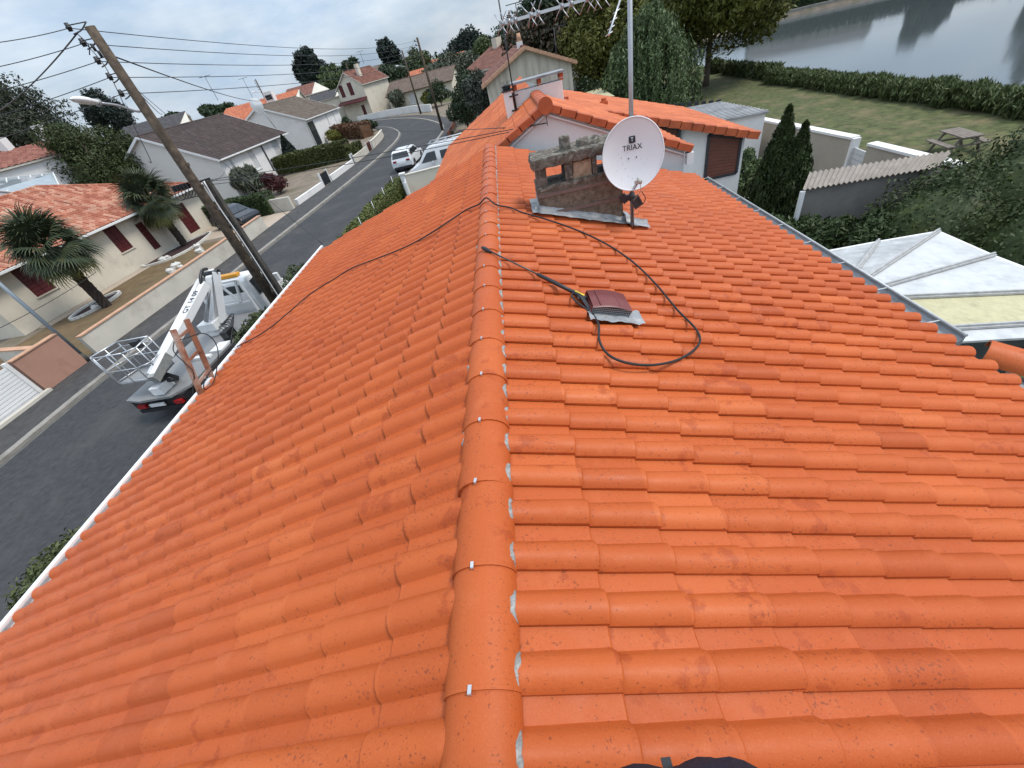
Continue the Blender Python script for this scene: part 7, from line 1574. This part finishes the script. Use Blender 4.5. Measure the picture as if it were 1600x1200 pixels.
tv('television aerial above the slate roof', 341, 157, 85, 2.9); tv('second television aerial above the orange roof', 396, 155, 105, 3.2); tv('aerial over the stained gable roof', 872, 108, 42, 2.6); tv('small aerial on the two-storey house roof', 569, 100, 118, 2.2); tv('thin aerial by the terracotta chimney pot', 815, 70, 44, 2.6)
# sheds and fence beyond the neighbour
fn = thing('fence', 'dark board fence behind the neighbour house by the willow', 'fence', (6.6, 33, 0)); 
for k in range(22): b = MB(); b.box(5.9 + .28 * k, 5.9 + .28 * k + .25, 33.6 - .32 * k, 33.64 - .32 * k, 0, 1.7); b.build('board', M_darkfr, fn, world=True)
ys = thing('shed', 'low shed with yellowed corrugated roof beyond the neighbour', 'shed', (7.2, 28, 0)); yq = [g(905, 140, 2.2), g(935, 136, 2.2), g(962, 151, 2.2), g(925, 152, 2.2)]; b = MB(); P = []
for i in range(49):
    for v in (0, 1): P.append(yq[0].lerp(yq[1], v).lerp(yq[3].lerp(yq[2], v), i / 48) + Vector((0, 0, .03 * math.cos(i * math.pi / 2))))
b.grid(P, 49, 2, False); b.build('roof', M_ins, ys, world=True); cq = sum(yq, Vector()) / 4; b = MB(); b.hexa([(cq.x + (q.x - cq.x) * .9, cq.y + (q.y - cq.y) * .9, 0) for q in yq] + [(cq.x + (q.x - cq.x) * .9, cq.y + (q.y - cq.y) * .9, 2.1) for q in yq]); b.build('wall', M_creamw, ys, world=True)
wc = thing('caravan', 'small white caravan roof behind the neighbour house', 'caravan', tuple(g(908, 135)[:2]) + (0,)); p = g(906, 131, 1.5); b = MB(); b.box(p.x - 1.3, p.x + 1.3, p.y - .9, p.y + .9, .4, 1.9); b.build('body', M_carw, wc, world=True, bevel=.12); b = MB(); b.box(p.x - .5, p.x + .4, p.y - .92, p.y - .905, 1.1, 1.6); b.build('window', M_glass, wc, world=True)

# ------------------------------------------------------------------ the person holding the camera: only the jacket hem enters the picture
M_navy = mat('navy_fabric', (0.014, 0.015, 0.030), 0.9, 0.35, 14.0, 0.4, 90); M_skin = mat('skin', (0.45, 0.26, 0.18), 0.55, 0.08); M_hair = mat('hair', (0.03, 0.022, 0.016), 0.7, 0.2)
pe_ = thing('person', 'person in navy work clothes standing on the roof behind the camera, jacket hem in view', 'person', (0.1, -0.1, zr(0.1)))
SK = {'pelvis': ((.07, -.13, 5.72), .15), 'belly': ((.07, -.100, 5.92), .155), 'chest': ((.06, -.19, 6.16), .15), 'neckb': ((.06, -.25, 6.36), .075), 'neck': ((.06, -.27, 6.44), .06),
      'hl': ((-.04, -.14, 5.66), .105), 'kl': ((-.09, -.10, 5.28), .072), 'al': ((-.11, -.16, 4.99), .05), 'fl': ((-.11, -.04, 4.97), .042), 'hr': ((.18, -.14, 5.66), .105), 'kr': ((.26, -.11, 5.24), .072), 'ar': ((.30, -.17, 4.90), .05), 'fr': ((.31, -.05, 4.86), .042),
      'sl': ((-.13, -.23, 6.30), .07), 'el': ((-.25, -.24, 6.06), .05), 'wl': ((-.10, -.10, 6.44), .034), 'sr': ((.25, -.23, 6.30), .07), 'er': ((.37, -.24, 6.06), .05), 'wr': ((.12, -.10, 6.44), .034)}
ED = [('pelvis', 'belly'), ('belly', 'chest'), ('chest', 'neckb'), ('neckb', 'neck'), ('pelvis', 'hl'), ('hl', 'kl'), ('kl', 'al'), ('al', 'fl'), ('pelvis', 'hr'), ('hr', 'kr'), ('kr', 'ar'), ('ar', 'fr'), ('chest', 'sl'), ('sl', 'el'), ('el', 'wl'), ('chest', 'sr'), ('sr', 'er'), ('er', 'wr')]
ks = list(SK); me = bpy.data.meshes.new('body'); me.from_pydata([SK[k][0] for k in ks], [(ks.index(a), ks.index(c)) for a, c in ED], []); ob = bpy.data.objects.new('tmp', me); C.objects.link(ob)
md = ob.modifiers.new('s', 'SKIN'); md.use_smooth_shade = True
for i, k in enumerate(ks): me.skin_vertices[0].data[i].radius = (SK[k][1], SK[k][1]); me.skin_vertices[0].data[i].use_root = (k == 'pelvis')
ob.modifiers.new('d', 'SUBSURF').levels = 2; bpy.context.view_layer.update()
m2 = bpy.data.meshes.new_from_object(ob.evaluated_get(bpy.context.evaluated_depsgraph_get())); bpy.data.objects.remove(ob); m2.transform(ROOT[pe_.name].inverted()); m2.name = 'body'; m2.materials.clear()
for v in m2.vertices:            # cloth folds
    v.co += Vector((0, 0.008 * math.sin(v.co.x * 60 + v.co.z * 20), 0))
body_ = link('body', m2, M_navy, pe_)
hc = Vector((.06, -.30, 6.575)); b = MB(); P = []
for i in range(13):
    th = math.pi * i / 12
    for j in range(17):
        ph = 2 * math.pi * j / 16; d = Vector((math.sin(th) * math.cos(ph), math.sin(th) * math.sin(ph), math.cos(th))); r_ = Vector((.078, .098, .122)); k_n = 1 + (.14 if d.y > .9 and abs(d.z + .15) < .22 else 0); P.append(hc + Vector((d.x * r_.x * (1 - .25 * max(0, -d.z)), d.y * r_.y * k_n, d.z * r_.z)))
b.grid(P, 13, 17); head = b.build('head', M_skin, pe_, world=True)
b = MB(); P = [hc + Vector((math.sin(th) * math.cos(ph) * .084, math.sin(th) * math.sin(ph) * .104 - .012, math.cos(th) * .128 + .006)) for th in [math.pi * .58 * i / 8 for i in range(9)] for ph in [2 * math.pi * j / 16 for j in range(17)]]; b.grid(P, 9, 17); b.build('hair', M_hair, head, world=True)
b = MB()
for s in (-1, 1): b.tube([hc + Vector((s * .03, .088, .012)), hc + Vector((s * .03, .096, .012))], .011, 8)
b.tube([hc + Vector((-.022, .088, -.062)), hc + Vector((.022, .088, -.062))], .006, 6); b.build('eyes_and_mouth', M_hair, head, world=True)
for s in (-1, 1): b = MB(); b.tube([hc + Vector((s * .076, -.01, 0)), hc + Vector((s * .088, -.02, .01))], [.028, .024], 8); b.build('ear', M_skin, head, world=True)
fwd = Vector(CM[:, 2]); rgt = Vector(CM[:, 0]); dwn = Vector(CM[:, 1]); pc_ = Vector((0, 0, CAMZ)) - fwd * .018
ph_ = thing('phone', 'black phone held in both hands behind the lens', 'phone', tuple(pc_)); b = MB(); b.hexa([pc_ + rgt * (a * .078) + dwn * (c * .038 + .02) + fwd * d for d in (-.006, .002) for a, c in ((-1, -1), (1, -1), (1, 1), (-1, 1))]); b.build('case', M_black, ph_, world=True)
for s, wk in ((-1, 'wl'), (1, 'wr')):
    w_ = Vector(SK[wk][0]); pm_ = pc_ + rgt * s * .085 + dwn * .045 - fwd * .035; b = MB(); b.tube([w_, w_.lerp(pm_, .5), pm_], [.03, .038, .03], 10)
    for k, (l_, o_) in enumerate(((.060, -.035), (.070, -.012), (.068, .012), (.055, .034))):
        r0 = pm_ + dwn * o_; b.tube(spline([r0, r0 + rgt * s * .012 + fwd * .020, r0 - rgt * s * .012 + fwd * .026 - rgt * s * (l_ - .055)], 3), [.0095] * 6 + [.0075], 7)
    b.tube(spline([pm_ - dwn * .01 - fwd * .012, pm_ - rgt * s * .03 - dwn * .02 - fwd * .004, pm_ - rgt * s * .055 - dwn * .025 + fwd * .006], 3), [.011] * 6 + [.008], 7); b.build('hand', M_skin, pe_, world=True)
b = MB(); q = Vector((.052, .050, 5.93)); b.beam(q + Vector((0, -.06, -.02)), q + Vector((-.002, .0185, -.03)), .012, .004); b.build('jacket_tab', M_black, pe_, world=True)

b = MB(); P = []; n_ = 48; n_ = 96; rows_ = ((5.76, 1.0), (5.80, 1.03), (5.86, 1.06), (5.91, 1.075), (5.95, 1.06), (6.02, 1.0), (6.12, .97), (6.24, .93), (6.32, .8))
for i, (z, s) in enumerate(rows_):
    for k in range(n_ + 1):
        t_ = 2 * math.pi * k / n_; fold = 1 + .03 * math.sin(t_ * 9 + i * .8) + .02 * math.sin(t_ * 15 + i * 1.7); cy_ = -.108 - .10 * max(0, z - 5.95) / .37
        P.append((.055 + .215 * s * fold * math.cos(t_), cy_ + .158 * s * fold * math.sin(t_), z + .008 * math.sin(t_ * 5)))
b.grid(P, len(rows_), n_ + 1); b.build('jacket', M_navy, pe_, world=True)
